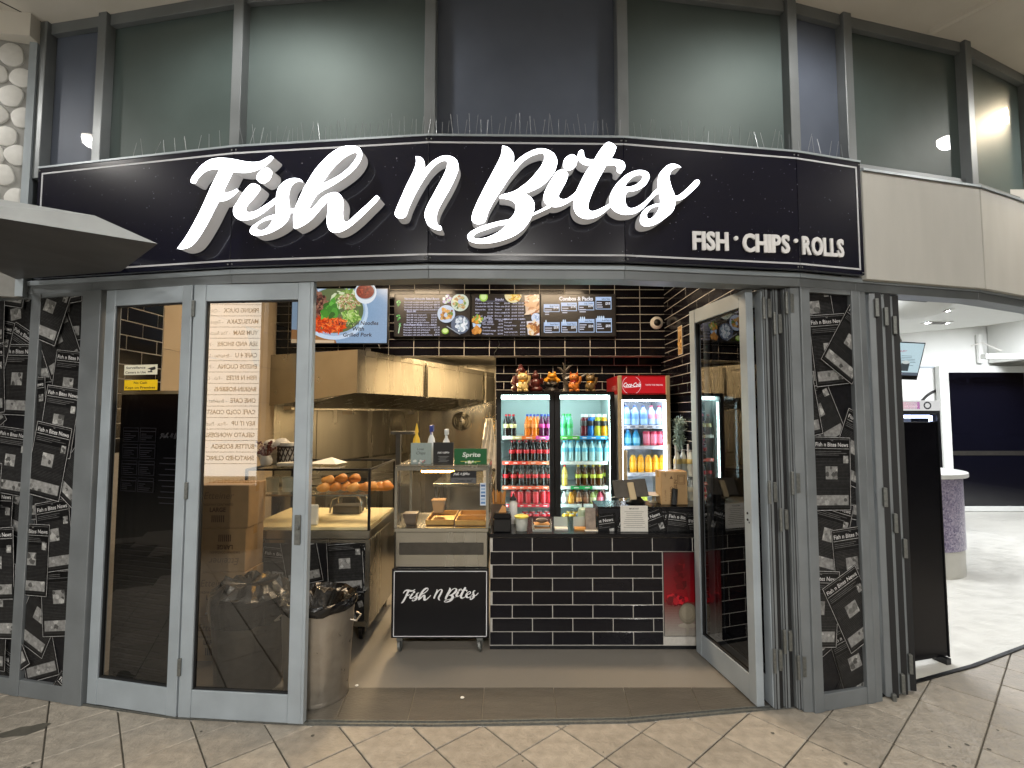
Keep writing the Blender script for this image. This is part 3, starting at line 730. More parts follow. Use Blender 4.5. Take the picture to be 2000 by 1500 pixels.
leaf1, P1, d1, L1 = door_leaf('closed glazed door leaf beside the awning, yellow no cash sticker on its glass', H0, (H1[0] - .006, H1[1]), 'aluminium_pale', 'pane_door', stile=.072)
leaf2, P2, d2, L2 = door_leaf('closed glazed door leaf with a lock, next to the metal bin', (H1[0] + .006, H1[1] - .001), H2, 'aluminium_pale', 'pane_door', stile=.078)
for z in (.30, 1.32, 2.42): hinge(leaf2, P2, .004, z)
mb = MB(); mb.slab(P2(L2 - .058), P2(L2 - .022), -.012, .0, 1.02, 1.19); mb.tube([Vector((*P2(L2 - .038), 1.12)) + V(0, -.012, 0), Vector((*P2(L2 - .038), 1.12)) + V(0, -.03, 0)], .012, 10)
mb.build('lock', 'hinge_steel', leaf2, bevel=.002)
mb = MB(); mb.slab(P2(L2), P2(L2 + .016), .004, .041, ZD0, ZD1); mb.build('edge_strip', 'aluminium_pale', leaf2)
def on_leaf(u, v, leaf): 
    a, b = ((H0, H1) if leaf == 1 else (H1, H2)); return on_plane(u, v, a, b)
n1 = Vector((-d1.y, d1.x, 0))
# stickers inside the glass of leaf 1
def sticker(lines, u0, v0, u1, v1, bg, fg, label, icon=False):
    A, B = on_leaf(u0, v1, 1), on_leaf(u1, v0, 1); ux = Vector((d1.x, d1.y, 0)); w = (B - A).dot(ux); h = B.z - A.z
    pr = Print(); pr.rect(0, 0, w, h, bg); k = len(lines); tw = w * (.62 if icon else .9)
    for i, s in enumerate(lines): pr.text(s, .04 * w + tw / 2, h * (1 - (i + .82) / k * .94), h / k * .46, fg, 'c', bold=.02, w=min(tw, tw * len(s) / max(len(x) for x in lines) * 1.02))
    if icon:
        pr.poly([(w * .70, h * .62), (w * .93, h * .80), (w * .95, h * .52), (w * .86, h * .42)], fg); pr.disc(w * .90, h * .62, w * .05, h * .16, fg, 14); pr.rect(w * .72, h * .22, w * .86, h * .34, fg); pr.rect(w * .80, h * .3, w * .84, h * .55, fg)
    o = pr.build('sticker', 'print_matt', leaf1, A + n1 * .021, ux); o['label'] = label
sticker(['Surveillance', 'Camera in Use'], 236, 711, 302, 732, '#d8d3bd', '#1c1a16', 'white surveillance camera sticker', True)
sticker(['No Cash', 'Kept on Premises'], 236, 741, 302, 762, '#e0b800', '#2a2406', 'yellow no cash sticker')
# black menu board standing behind leaf 1
mbd = thing('menu_board', 'tall black menu board standing inside the closed door leaf', 'board', (-2.25, 3.2, 0))
a, b = (H0[0] + .05, H0[1] + .10), (H1[0] - .045, H1[1] + .09)
mb = MB(); mb.slab(a, b, 0, .02, .008, 1.905); mb.build('board', 'black_laminate', mbd)
mb = MB(); mb.slab(a, b, -.004, .026, 1.905, 1.925); mb.build('top_trim', 'champagne', mbd)
ux = Vector((b[0] - a[0], b[1] - a[1], 0)).normalized(); n = Vector((-ux.y, ux.x, 0)); W = (Vector(b) - Vector(a)).length
pr = Print(); g0 = (.045, .045, .06)
for c in range(2):
    for r in range(4):
        x0 = .03 + c * .145; y0 = 1.60 - r * .105; pr.frame(x0, y0, x0 + .13, y0 + .09, .003, g0); pr.rect(x0, y0 + .065, x0 + .13, y0 + .07, g0)
        for k in range(4): pr.rect(x0 + .01, y0 + .012 + k * .012, x0 + .05 + .06 * random.random(), y0 + .016 + k * .012, g0, k == 0)
pr.tris(script_tris(.34, 1.62, .20), (.10, .10, .12)); pr.text('FRESH', .46, 1.57, .012, g0)
for r in range(9):
    w = random.uniform(.08, .2); pr.rect(.44 - w / 2, 1.5 - r * .035, .44 + w / 2, 1.506 - r * .035, g0, r == 0)
for k in range(26):
    w = random.uniform(.2, .5); pr.rect(.03, .95 - k * .032, .03 + w, .9535 - k * .032, (.022, .022, .026), k == 0)
pr.build('menu_print', 'print_gloss', mbd, Vector((a[0], a[1], 0)) - n * .0015, ux)

# right-hand open leaf and the folded stack
RA, RB = (1.478, 3.09), (1.372, 3.79)
# the glazed face looks to -x: lay the leaf from far end to hinge so its outside faces the shop axis
leafo, PO, dO, LO = door_leaf('open glazed door leaf with grey frame swung into the shop', RB, RA, 'aluminium_pale', 'pane_right', stile=.075, thick=.05)
mb = MB(); mb.slab(PO(LO - .03), PO(LO - .022), -.001, .003, 1.10, 1.11)
for z in (1.12, 1.16): mb.ball((*PO(LO - .04), z), .008, 8, 6)
mb.build('key_hole', 'black_metal', leafo)
def folded(label, x, fm, shift=0.0, ln=.70):
    a, b = (x + .02 - .10, 3.08 + shift + ln), (x + .02, 3.08 + shift)
    t, P, d, L = door_leaf(label, a, b, fm, 'pane_right', stile=.07, thick=.038)
    mb = MB(); mb.slab(P(L), P(L + .012), .004, .034, ZD0, ZD1); mb.build('edge_strip', 'aluminium', t)
    mb = MB(); mb.slab(P(L - .03), P(L + .006), .0385, .060, ZD0, ZD1); mb.build('rubber_seal', 'seal', t)
    mb = MB(); mb.slab(P(L + .012), P(L + .0135), .012, .018, ZD0, ZD1); mb.build('groove', 'seal', t)
    for z in (.30 + shift * 9, 1.30 - shift * 14, 2.44 - shift * 8):
        mb = MB(); mb.slab(P(L - .01), P(L + .026), .030, .052, z - .06, z + .06); mb.tube([(*P(L + .024), z - .07), (*P(L + .024), z + .07)], .010, 8); mb.build('hinge', 'hinge_steel', t, bevel=.002)
    return t
folded('first folded door leaf seen edge-on next to the open leaf', 1.552, 'aluminium_pale')
folded('second folded door leaf seen edge-on in the stack', 1.622, 'aluminium', .012)
folded('last folded door leaf seen edge-on against the jamb post', 1.692, 'aluminium', -.004)
# neighbouring shop's folded leaves
def folded2(label, x, y):
    a, b = (x + .16, y + .62), (x, y)
    t, P, d, L = door_leaf(label, a, b, 'aluminium', 'pane_right', stile=.07, thick=.04, group='neighbouring shop door leaves')
    mb = MB(); mb.slab(P(L - .03), P(L - .004), .0405, .075, ZD0, ZD1); mb.build('rubber_seal', 'seal', t)
    for z in (.12 + (x - 2.45) * 1.2, 1.02 - (x - 2.45) * 2, 2.40 - (x - 2.45) * .6):
        mb = MB(); mb.slab(P(L - .01), P(L + .022), .030, .052, z - .06, z + .06); mb.build('hinge', 'hinge_steel', t, bevel=.002)
folded2('first folded leaf of the bright shop beside the newsprint post', 2.335, 3.20)
folded2('second folded leaf of the bright shop, nearer its black board', 2.42, 3.235)
folded2('third folded leaf of the bright shop, right beside its black board', 2.505, 3.275)

# ------------------------------------------------------------------ pebble wall and awning on the far side of the sign
pw = thing('pebble_wall', 'pale wall with a white pebble pattern above the awning', 'wall', (-3.3, 3.2, 2.6))
wa, wb = (-4.35, 2.92), (-3.235, 3.235)
mb = MB(); mb.slab(wa, wb, 0, .06, 2.55, Z_SOFFIT - .16); mb.build('back_panel', 'pebble_back', pw)
mb = MB(); mb.slab((wb[0] - .03, wb[1] - .012), (wb[0] + .012, wb[1] - .002), -.03, .05, 2.55, Z_SOFFIT - .16); mb.build('edge_trim', 'aluminium_pale', pw)
mb = MB(); mb.slab(wa, (wb[0] - .03, wb[1] - .012), -.02, .0, 2.98, 3.02); mb.build('ledge', 'aluminium_pale', pw)
d = Vector((wb[0] - wa[0], wb[1] - wa[1])).normalized(); n = Vector((-d.y, d.x)); L = (Vector(wb) - Vector(wa)).length - .05
rg = random.Random(5); row = 0; z = 3.08
while z < Z_SOFFIT - .2:
    x = .45 + (row % 2) * .07
    while x < L + .06:
        rx, rz = rg.uniform(.060, .074), rg.uniform(.064, .084); tilt = rg.uniform(-.5, .5)
        cx, cz = x + rg.uniform(-.012, .012), z + rg.uniform(-.014, .014)
        if cx < L + .045:
            mb = MB(); ring = []
            for r, o in ((1, 0), (.96, .008), (.8, .012)):
                ring.append([(r * rx * math.cos(w) * (1 + .08 * math.cos(3 * w + x * 9)), r * rz * math.sin(w), o) for w in [i * math.pi / 9 for i in range(18)]])
            vs = []
            for rr in ring:
                for px, pz, o in rr:
                    qx, qz = px * math.cos(tilt) - pz * math.sin(tilt), px * math.sin(tilt) + pz * math.cos(tilt)
                    vs.append((wa[0] + d.x * (cx + qx) - n.x * (o), wa[1] + d.y * (cx + qx) - n.y * o, cz + qz))
            fs = [(k * 18 + i, k * 18 + (i + 1) % 18, (k + 1) * 18 + (i + 1) % 18, (k + 1) * 18 + i) for k in range(2) for i in range(18)] + [list(range(36, 54))]
            mb.mesh(vs, fs); mb.build('pebble', 'pebble', pw, smooth=True)
        x += .142
    z += .138; row += 1
aw = thing('awning', 'grey angular metal awning jutting in front of the sign end', 'awning', (-2.4, 2.7, 2.66))
def on_level(u, v, z):
    r = ray(u, v); return Vector((0, 0, EYE)) + r * ((z - EYE) / r.z)
ZA = 2.70
tip, lf, inn = on_level(308, 476, ZA), on_level(0, 426, ZA), on_level(236, 530, 2.66)
far = lf + (lf - tip) * .9
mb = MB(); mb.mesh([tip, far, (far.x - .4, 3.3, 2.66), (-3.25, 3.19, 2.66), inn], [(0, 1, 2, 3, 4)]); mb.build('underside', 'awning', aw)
k1 = on_level(185, 421, ZA + .095); k0 = on_level(0, 389, ZA + .14); kf = k0 + (k0 - k1) * 1.2
mb = MB(); mb.mesh([tip, far, kf, k0, k1], [(0, 1, 2, 3, 4)]); mb.build('fascia', 'awning_lit', aw)
mb = MB(); mb.mesh([k1, k0, kf, (kf.x - .3, 3.25, ZA + .30), (-3.15, 3.17, ZA + .2), (-2.55, 3.05, ZA + .05), tip], [(0, 1, 2, 3, 4, 5), (6, 0, 5)]); mb.mesh([tip, inn, (-2.55, 3.05, ZA + .05)], [(0, 1, 2)]); mb.build('top_sheet', 'awning_lit', aw)
spikes('bird_spikes', 'thin steel bird spikes on the awning top by the sign end', (-3.05, 2.90), (-2.50, 3.02), ZA + .15, 14, .12)
# ------------------------------------------------------------------ walls with tiles
def wall_thing(name, label, x, y, rot, L, z0, z1, mat, thick=.1):
    t = thing(name, label, 'wall', (x, y, 0), rot)
    mb = MB(); mb.box(0, L, 0, thick, z0, z1); mb.build('backing', mat, t, world=False)
    return t
TILE_ME = {}
def tiles(t, x0, x1, z0, z1, pw, ph, bond, mat, gap=.008, ox=0.0, dep=.0035, skip=None, oz=None):
    r = 0; z = z0 if oz is None else oz
    while z < z1 - .012:
        b, tp = max(z, z0), min(z + ph, z1)
        x = x0 - pw + ((ox + (pw * .5 if (bond and r % 2) else 0)) % pw)
        while x < x1 - .008:
            a, c = max(x, x0), min(x + pw, x1)
            if c - a > .02 and tp - b > .015 and not (skip and skip(a, c, b, tp)):
                key = (round(c - a, 3), round(tp - b, 3), mat)
                if key not in TILE_ME:
                    mb = MB(); w, h_ = c - a - gap, tp - b - gap; mb.box(-w / 2, w / 2, -dep, .001, -h_ / 2, h_ / 2); TILE_ME[key] = mb.data('tile', bevel=.0012)
                o = put('tile', TILE_ME[key], mat, t, ((a + c) / 2, 0, (b + tp) / 2))
                o.rotation_euler = (random.uniform(-.009, .009), 0, random.uniform(-.009, .009))
            x += pw
        z += ph; r += 1
# bulkhead with the menu screens
YB = 5.85
bw = wall_thing('bulkhead_wall', 'black stacked-tile bulkhead wall behind the menu screens', -2.82, YB, 0, 4.645, 2.465, 3.50, 'grout', .16)
tiles(bw, 0, 4.645, 2.465, 3.50, .300, .1, False, 'tile_black', ox=.15, skip=lambda a, c, b, t: b > 3.47)
# recessed back wall behind the fridges
rw = wall_thing('back_wall', 'black brick-tile wall behind the drink fridges', -.20, 6.02, 0, 2.03, 0, 2.47, 'grout')
tiles(rw, 0, 2.03, 1.70, 2.47, .300, .1, True, 'tile_black', ox=.1, oz=1.67)
# side walls
rs = wall_thing('side_wall', 'black brick-tile side wall behind the open door leaf', 1.825, 6.02, R(-90), 2.78, 0, 3.5, 'grout')
tiles(rs, 0, 2.78, 1.0, 3.46, .300, .1, True, 'tile_black', ox=.0, skip=lambda a, c, b, t: (a > 1.75 and b < 2.1))
ls = wall_thing('side_wall', 'side wall with black tiles and cream panels behind the closed doors', -2.80, 3.31, R(90), 2.51, 0, 3.5, 'grout')
tiles(ls, 0, .62, 1.5, 3.3, .306, .106, True, 'tile_black', ox=.1)
tiles(ls, .625, 2.51, .3, 3.45, 1.2, .40, False, 'tile_cream', gap=.003, ox=.3)
# ceilings
mb = MB(); mb.box(-2.9, 1.95, 3.42, 6.1, 3.50, 3.56); o = mb.build('ceiling_shop', 'ceiling_white'); struct(o)
mb = MB(); mb.box(-4.2, .3, 6.012, 9.6, 2.66, 2.70); o = mb.build('ceiling_kitchen', 'ceiling_white'); struct(o)
def panel_light(x, y, z, w, l, mat, label):
    t = thing('ceiling_light', label, 'lamp', (x, y, z), group='ceiling panel lights')
    mb = MB()
    for a in ((-w / 2 - .02, w / 2 + .02, -l / 2 - .02, -l / 2), (-w / 2 - .02, w / 2 + .02, l / 2, l / 2 + .02), (-w / 2 - .02, -w / 2, -l / 2, l / 2), (w / 2, w / 2 + .02, -l / 2, l / 2)): mb.box(*a, -.02, -.001)
    mb.build('frame', 'white_plastic', t, world=False)
    mb = MB(); mb.face([(-w / 2, -l / 2, -.012), (-w / 2, l / 2, -.012), (w / 2, l / 2, -.012), (w / 2, -l / 2, -.012)]); mb.build('diffuser', mat, t, world=False)
panel_light(-1.3, 4.7, 3.498, .9, .3, 'lamp_warm', 'warm ceiling panel light over the bread display')
panel_light(.55, 4.6, 3.498, .9, .3, 'lamp_warm', 'warm ceiling panel light over the serving counter')
panel_light(-1.0, 6.75, 2.658, .35, 1.2, 'lamp_kitchen', 'bright warm kitchen ceiling light behind the bulkhead')

# ------------------------------------------------------------------ kitchen beyond the bulkhead
HA, HB = Vector((-1.63, 5.20)), Vector((-3.0, 5.79)); DK = Vector((1.33, 3.10))
HC, HD = HA + DK, HB + DK
kw = thing('kitchen_wall', 'brushed stainless splash-back wall under the hood', 'wall', (HB.x, HB.y, 0))
du = DK.normalized(); Lk = DK.length
seams = [0, .95, 1.95, 2.7, Lk]
for a, b in zip(seams, seams[1:]):
    mb = MB(); mb.slab(tuple(HB + du * (a + .002)), tuple(HB + du * (b - .002)), -.006 * ((seams.index(a)) % 2), .05, 0, 2.66); mb.build('panel', 'stainless', kw)
kb = thing('kitchen_wall', 'stainless rear wall of the kitchen with a pot lid on it', 'wall', (-1.5, 8.9, 0))
mb = MB(); mb.box(-1.70, .25, 8.92, 9.0, 0, 2.66); mb.build('panel', 'stainless', kb)
ks = thing('kitchen_wall', 'cream kitchen side wall behind the double fridge', 'wall', (-.2, 6.1, 0))
mb = MB(); mb.box(-.20, -.12, 6.13, 8.92, 0, 2.66); mb.build('panel', 'ceiling_white', ks)
# hood
hood = thing('range_hood', 'big stainless range hood with slanted filters over the kitchen', 'hood', (HA.x, HA.y, 1.83))
def H3(s, t, z):  # s along the fascia, t towards the wall
    p = HA + du * s + (HB - HA).normalized() * t; return (p.x, p.y, z)
DW = (HB - HA).length
mb = MB(); mb.mesh([H3(-.004, 0, 2.0), H3(-.004, DW, 1.85), H3(-.004, DW, 2.46), H3(-.004, 0, 2.46), H3(.02, 0, 2.0), H3(.02, DW, 1.85), H3(.02, DW, 2.46), H3(.02, 0, 2.46)],
    [(0, 1, 2, 3), (7, 6, 5, 4), (0, 4, 5, 1), (1, 5, 6, 2), (2, 6, 7, 3), (3, 7, 4, 0)]); mb.build('end_panel', 'stainless_h', hood, bevel=.002)
for a, b in ((.021, 1.25), (1.254, 2.3), (2.304, Lk)):
    mb = MB(); mb.mesh([H3(a, 0, 2.0), H3(b, 0, 2.0), H3(b, 0, 2.40), H3(a, 0, 2.40), H3(a, .02, 2.0), H3(b, .02, 2.0), H3(b, .02, 2.40), H3(a, .02, 2.40)],
        [(0, 1, 2, 3), (7, 6, 5, 4), (0, 4, 5, 1), (1, 5, 6, 2), (2, 6, 7, 3), (3, 7, 4, 0)]); mb.build('fascia', 'stainless', hood, bevel=.0015)
mb = MB(); mb.mesh([H3(.02, -.006, 2.402), H3(Lk, -.006, 2.402), H3(Lk, -.006, 2.462), H3(.02, -.006, 2.462), H3(.02, .5, 2.402), H3(Lk, .5, 2.402), H3(Lk, .5, 2.462), H3(.02, .5, 2.462)],
    [(0, 1, 2, 3), (7, 6, 5, 4), (0, 4, 5, 1), (1, 5, 6, 2), (2, 6, 7, 3), (3, 7, 4, 0)]); mb.build('top_edge', 'stainless', hood)
mb = MB(); mb.tube([H3(1.3, -.02, 1.98), H3(1.3, -.02, 2.44)], .018, 8); mb.tube([H3(3.0, -.02, 1.95), H3(3.0, -.02, 2.44)], .02, 8); mb.build('pipe', 'stainless', hood, smooth=True)
# filters slope down from the fascia to the gutter, each a frame with baffles
gl, gz = .95, 1.845
nf = 4; seg = (Lk - .1) / nf
for k in range(nf):
    s0, s1 = .05 + k * seg + .02, .05 + (k + 1) * seg - .03
    mb = MB(); P = lambda s, f, dz=0: H3(s, .06 + (gl - .06) * f, 2.02 + (gz - 2.02) * f + dz)
    mb.face([P(s0, 0), P(s1, 0), P(s1, 1), P(s0, 1)]); mb.build('filter', 'steel_dark', hood)
    mb = MB(); nb = 16
    for i in range(nb):
        a = s0 + (s1 - s0) * (i + .2) / nb; b = s0 + (s1 - s0) * (i + .75) / nb
        mb.face([P(a, .06, -.012), P(b, .06, -.012), P(b, .94, -.012), P(a, .94, -.012)])
    for f0, f1 in ((0, .05), (.95, 1)): mb.face([P(s0, f0, -.014), P(s1, f0, -.014), P(s1, f1, -.014), P(s0, f1, -.014)])
    mb.build('baffle', 'stainless', hood)
mb = MB(); mb.mesh([H3(0, gl - .02, 1.825), H3(Lk - .1, gl - .02, 1.825), H3(Lk - .1, gl + .10, 1.825), H3(0, gl + .10, 1.825), H3(0, gl - .02, 1.865), H3(Lk - .1, gl - .02, 1.865), H3(Lk - .1, gl + .10, 1.865), H3(0, gl + .10, 1.865)],
    [(0, 3, 2, 1), (4, 5, 6, 7), (0, 1, 5, 4), (1, 2, 6, 5), (2, 3, 7, 6), (3, 0, 4, 7)]); mb.build('gutter', 'stainless', hood, bevel=.002)
mb = MB()
for s in (.95, 2.35): 
    p = Vector(H3(s, gl, 1.80)); mb.box(p.x - .06, p.x + .06, p.y - .05, p.y + .05, 1.77, 1.826)
mb.build('drip_cup', 'stainless', hood)
mb = MB(); mb.mesh([H3(.2, .022, 2.006), H3(3.0, .022, 2.006), H3(3.0, .055, 2.009), H3(.2, .055, 2.009)], [(0, 1, 2, 3)]); mb.build('hood_lamp', 'lamp_hood', hood); M('lamp_hood', '#ffffff', emit=70, ecol='#ffe0b2')
# pot lid on the rear wall
lid = thing('pot_lid', 'round ridged metal pot lid hanging on the kitchen wall', 'lid', (-.90, 8.90, 1.6))
c = at(901, 823, 8.88); lid.location = c
mb = MB(); mb.lathe([(.17, 0), (.17, .012), (.13, .028), (.12, .022), (.09, .036), (.08, .03), (.05, .045), (.001, .047)], 28, m=Matrix.Rotation(R(90), 4, 'X')); mb.build('dome', 'stainless', lid, smooth=True, world=False)
mb = MB(); mb.tube([(-.02, -.045, 0), (-.02, -.07, .0), (.02, -.07, 0), (.02, -.045, 0)], .006, 6); mb.build('handle', 'black_plastic', lid, world=False)
# cooking bench, fryer and rear bench
fr = thing('fryer_bench', 'stainless cooking bench below the range hood', 'bench', (-2.2, 6.6, 0))
K = lambda s, t: HB + du * s + (HA - HB).normalized() * t
def kbox(mb, s0, s1, t0, t1, z0, z1):
    vs = [];
    for s, t in ((s0, t0), (s1, t0), (s1, t1), (s0, t1)):
        p = K(s, t); vs += [(p.x, p.y, z0), (p.x, p.y, z1)]
    return mb.mesh(vs, [(0, 2, 4, 6), (1, 7, 5, 3), (0, 1, 3, 2), (2, 3, 5, 4), (4, 5, 7, 6), (6, 7, 1, 0)])
mb = MB(); kbox(mb, .2, 3.0, .06, .75, .10, .88); mb.build('cabinet', 'stainless', fr, bevel=.004)
mb = MB(); kbox(mb, .2, 3.0, .055, .10, .88, 1.12); mb.build('upstand', 'stainless_h', fr, bevel=.004)
mb = MB(); kbox(mb, .4, 1.0, .14, .70, .884, .93); kbox(mb, 1.15, 1.75, .14, .70, .884, .93); mb.build('fryer_vat', 'steel_dark', fr, bevel=.004)
rb = thing('kitchen_bench', 'low stainless prep bench seen through the warmer cabinet', 'bench', (-.7, 6.9, 0))
mb = MB(); mb.box(-1.0, -.24, 6.3, 7.6, .86, .90); mb.build('top', 'stainless_h', rb, bevel=.003)
for x in (-.96, -.28):
    for y in (6.34, 7.56): mb = MB(); mb.box(x - .02, x + .02, y - .02, y + .02, .004, .86); mb.build('leg', 'stainless', rb)
mb = MB(); mb.box(-.98, -.26, 6.32, 7.58, .25, .28); mb.build('shelf', 'stainless_h', rb)
# apron and cartons hanging by the wall end
ap = thing('hanging_apron', 'crumpled pale apron hanging at the kitchen wall end', 'apron', (-.24, 6.2, 1.1))
mb = MB(); nx, nz = 9, 12; vs = []
for j in range(nz + 1):
    for i in range(nx + 1):
        f = j / nz; w = .06 + .10 * f
        vs.append((-.29 + (i / nx - .5) * w * 1.5, 6.18 + .03 * math.sin(i * 2.1 + j * .7), 1.72 - f * .62 + .012 * math.sin(i * 3)))
mb.mesh(vs, [(j * (nx + 1) + i, j * (nx + 1) + i + 1, (j + 1) * (nx + 1) + i + 1, (j + 1) * (nx + 1) + i) for j in range(nz) for i in range(nx)]); mb.build('cloth', 'paper', ap, smooth=True)
mb = MB(); mb.tube([(-.29, 6.20, 1.72), (-.29, 6.21, 1.80)], .008, 6); mb.build('hook', 'stainless', ap)

for k in range(7):
    mb = MB(); z = .901 + k * .085; mb.prism([(-.36, z), (-.26, z), (-.253, z + .05), (-.367, z + .05)], 'y', 6.33, 6.45); mb.prism([(-.369, z + .0505), (-.251, z + .0505), (-.262, z + .08), (-.358, z + .08)], 'y', 6.325, 6.455)
    o = mb.build('takeaway_box', 'white_plastic', bevel=.003); o.rotation_euler = (0, 0, 0)
    tag(o, 'white foam takeaway box by the hanging apron, %s from the bench' % ['first', 'second', 'third', 'fourth', 'fifth', 'sixth', 'seventh'][k], 'box', 'foam boxes on the kitchen bench')
# ------------------------------------------------------------------ menu screens on the bulkhead
def screen(label, x0, x1, z0, z1, y, draw, dep=.05, bez=.012):
    t = thing('menu_screen', label, 'screen', ((x0 + x1) / 2, y + dep, z0), group='menu screens')
    mb = MB(); mb.box(x0, x1, y, y + dep, z0, z1); mb.build('casing', 'black_plastic', t, bevel=.004)
    mb = MB(); mb.box((x0 + x1) / 2 - .15, (x0 + x1) / 2 + .15, y + dep, YB - .009, z0 + .15, z1 - .15); mb.build('bracket', 'black_metal', t)
    w, h_ = x1 - x0 - 2 * bez, z1 - z0 - 2 * bez
    pr = Print((0, 0, w, h_)); draw(pr, w, h_); pr.build('display', 'screen', t, (x0 + bez, y - .0008, z0 + bez))
    return t
rg = random.Random(21)
def blobs(pr, n, cx, cy, rx, ry, cols, s0, s1, long=1.0):
    for _ in range(n):
        a = rg.uniform(0, 6.28); k = math.sqrt(rg.random()); x, y = cx + rx * k * math.cos(a), cy + ry * k * math.sin(a)
        s = rg.uniform(s0, s1); th = rg.uniform(0, 3.14); c = rg.choice(cols)
        pts = []
        for i in range(6):
            w = i * math.pi / 3; px, py = s * long * math.cos(w) * rg.uniform(.7, 1.2), s * math.sin(w) * rg.uniform(.7, 1.2)
            pts.append((x + px * math.cos(th) - py * math.sin(th), y + px * math.sin(th) + py * math.cos(th)))
        pr.poly(pts, c)
def noodle_screen(pr, w, h_):
    pr.rect(0, 0, w, h_, '#8aa6c4')
    for k in range(90): pr.line((w * .25 + k * .012, -.02), (w * .52 + k * .012, h_), .0035, '#7a97b8', k == 0)
    pr.xf(.20, 0, 0, 1); w = .885
    pr.poly([(-.3, 0), (w * .36, 0), (w * .30, h_ * .20), (-.3, h_ * .26)], '#9a6c42'); pr.poly([(-.3, 0), (w * .33, 0), (w * .33, .03), (-.3, .05)], '#cdb494')
    pr.disc(w * .33, h_ * .56, w * .43, h_ * .50, '#c3d6ea', 40); pr.disc(w * .33, h_ * .585, w * .395, h_ * .455, '#9db6d0', 40)
    pr.disc(w * .33, h_ * .60, w * .37, h_ * .42, '#5d6b45', 40)
    blobs(pr, 110, w * .48, h_ * .80, w * .19, h_ * .17, ['#a5bd74', '#cfd8b4', '#86a654', '#6d8f3e'], .010, .022, 2.2)
    blobs(pr, 240, w * .53, h_ * .74, w * .14, h_ * .14, ['#c9a984', '#a87f58', '#e0c8ac', '#8f6642'], .004, .009, 1.4)
    blobs(pr, 300, w * .12, h_ * .60, w * .15, h_ * .32, ['#4a2422', '#6b3d34', '#2c1414', '#7f5142', '#5a2e29', '#8f6350'], .008, .020, 1.6)
    blobs(pr, 90, w * .60, h_ * .43, w * .10, h_ * .13, ['#8fb852', '#bfd68a', '#5f8f30', '#a8c86c'], .007, .016, 3.0)
    blobs(pr, 260, w * .32, h_ * .28, w * .23, h_ * .14, ['#d8430f', '#e85a1c', '#b8330a', '#f07a34', '#a82c08'], .005, .011, 4.0)
    blobs(pr, 36, w * .36, h_ * .55, w * .085, h_ * .13, ['#2f7a1e', '#43952c', '#1f5c14', '#5cae3c', '#38861f'], .022, .040, 1.7)
    pr.disc(w * .80, h_ * .84, w * .135, h_ * .20, '#d5dfe8', 30); pr.disc(w * .80, h_ * .865, w * .12, h_ * .15, '#9fb0bc', 30); pr.disc(w * .795, h_ * .86, w * .112, h_ * .13, '#7a1c0e', 28)
    blobs(pr, 30, w * .79, h_ * .86, w * .09, h_ * .09, ['#9a3018', '#5c1006', '#8a2814', '#a84028'], .006, .014)
    for s, y, x1, sz in (('Vermicelli Noodles', .265, .965, .50), ('With', .165, .79, .15), ('Grilled Pork', .06, .89, .36)):
        pr.text(s, w * x1, h_ * y, h_ * .068, '#10162a', 'r', bold=.02, w=w * sz, slant=.14)
    pr.T = None
screen('menu screen with a noodle bowl photo, nearest the closed doors', -2.53, -1.42, 2.575, 3.222, 5.60, noodle_screen, bez=.01)
W_, G_ = '#c9cbe8', '#8f93ba'
def rows(pr, x, y, items, h_, dy, xr, price=True, c=W_):
    for k, s in enumerate(items):
        pr.text(s, x, y - k * dy, h_, c, bold=.01)
        if price: pr.text('$%d.%d0' % (rg.randint(6, 24), rg.randint(0, 9)), xr, y - k * dy, h_, c, 'r', bold=.01)
def dish(pr, x, y, r, rim, cols, n=40):
    pr.disc(x, y, r, r, rim, 26); blobs(pr, n, x, y, r * .72, r * .72, cols, r * .08, r * .2, 1.5)
def leaf(pr, x, y, s, c):
    for k in range(9):
        a = rg.uniform(0, 6.28); pr.disc(x + s * .6 * math.cos(a), y + s * .9 * math.sin(a), s * .4, s * .3, c[k % len(c)], 8)
    pr.line((x, y), (x - s * .2, y - s * 1.7), s * .16, c[0], True)
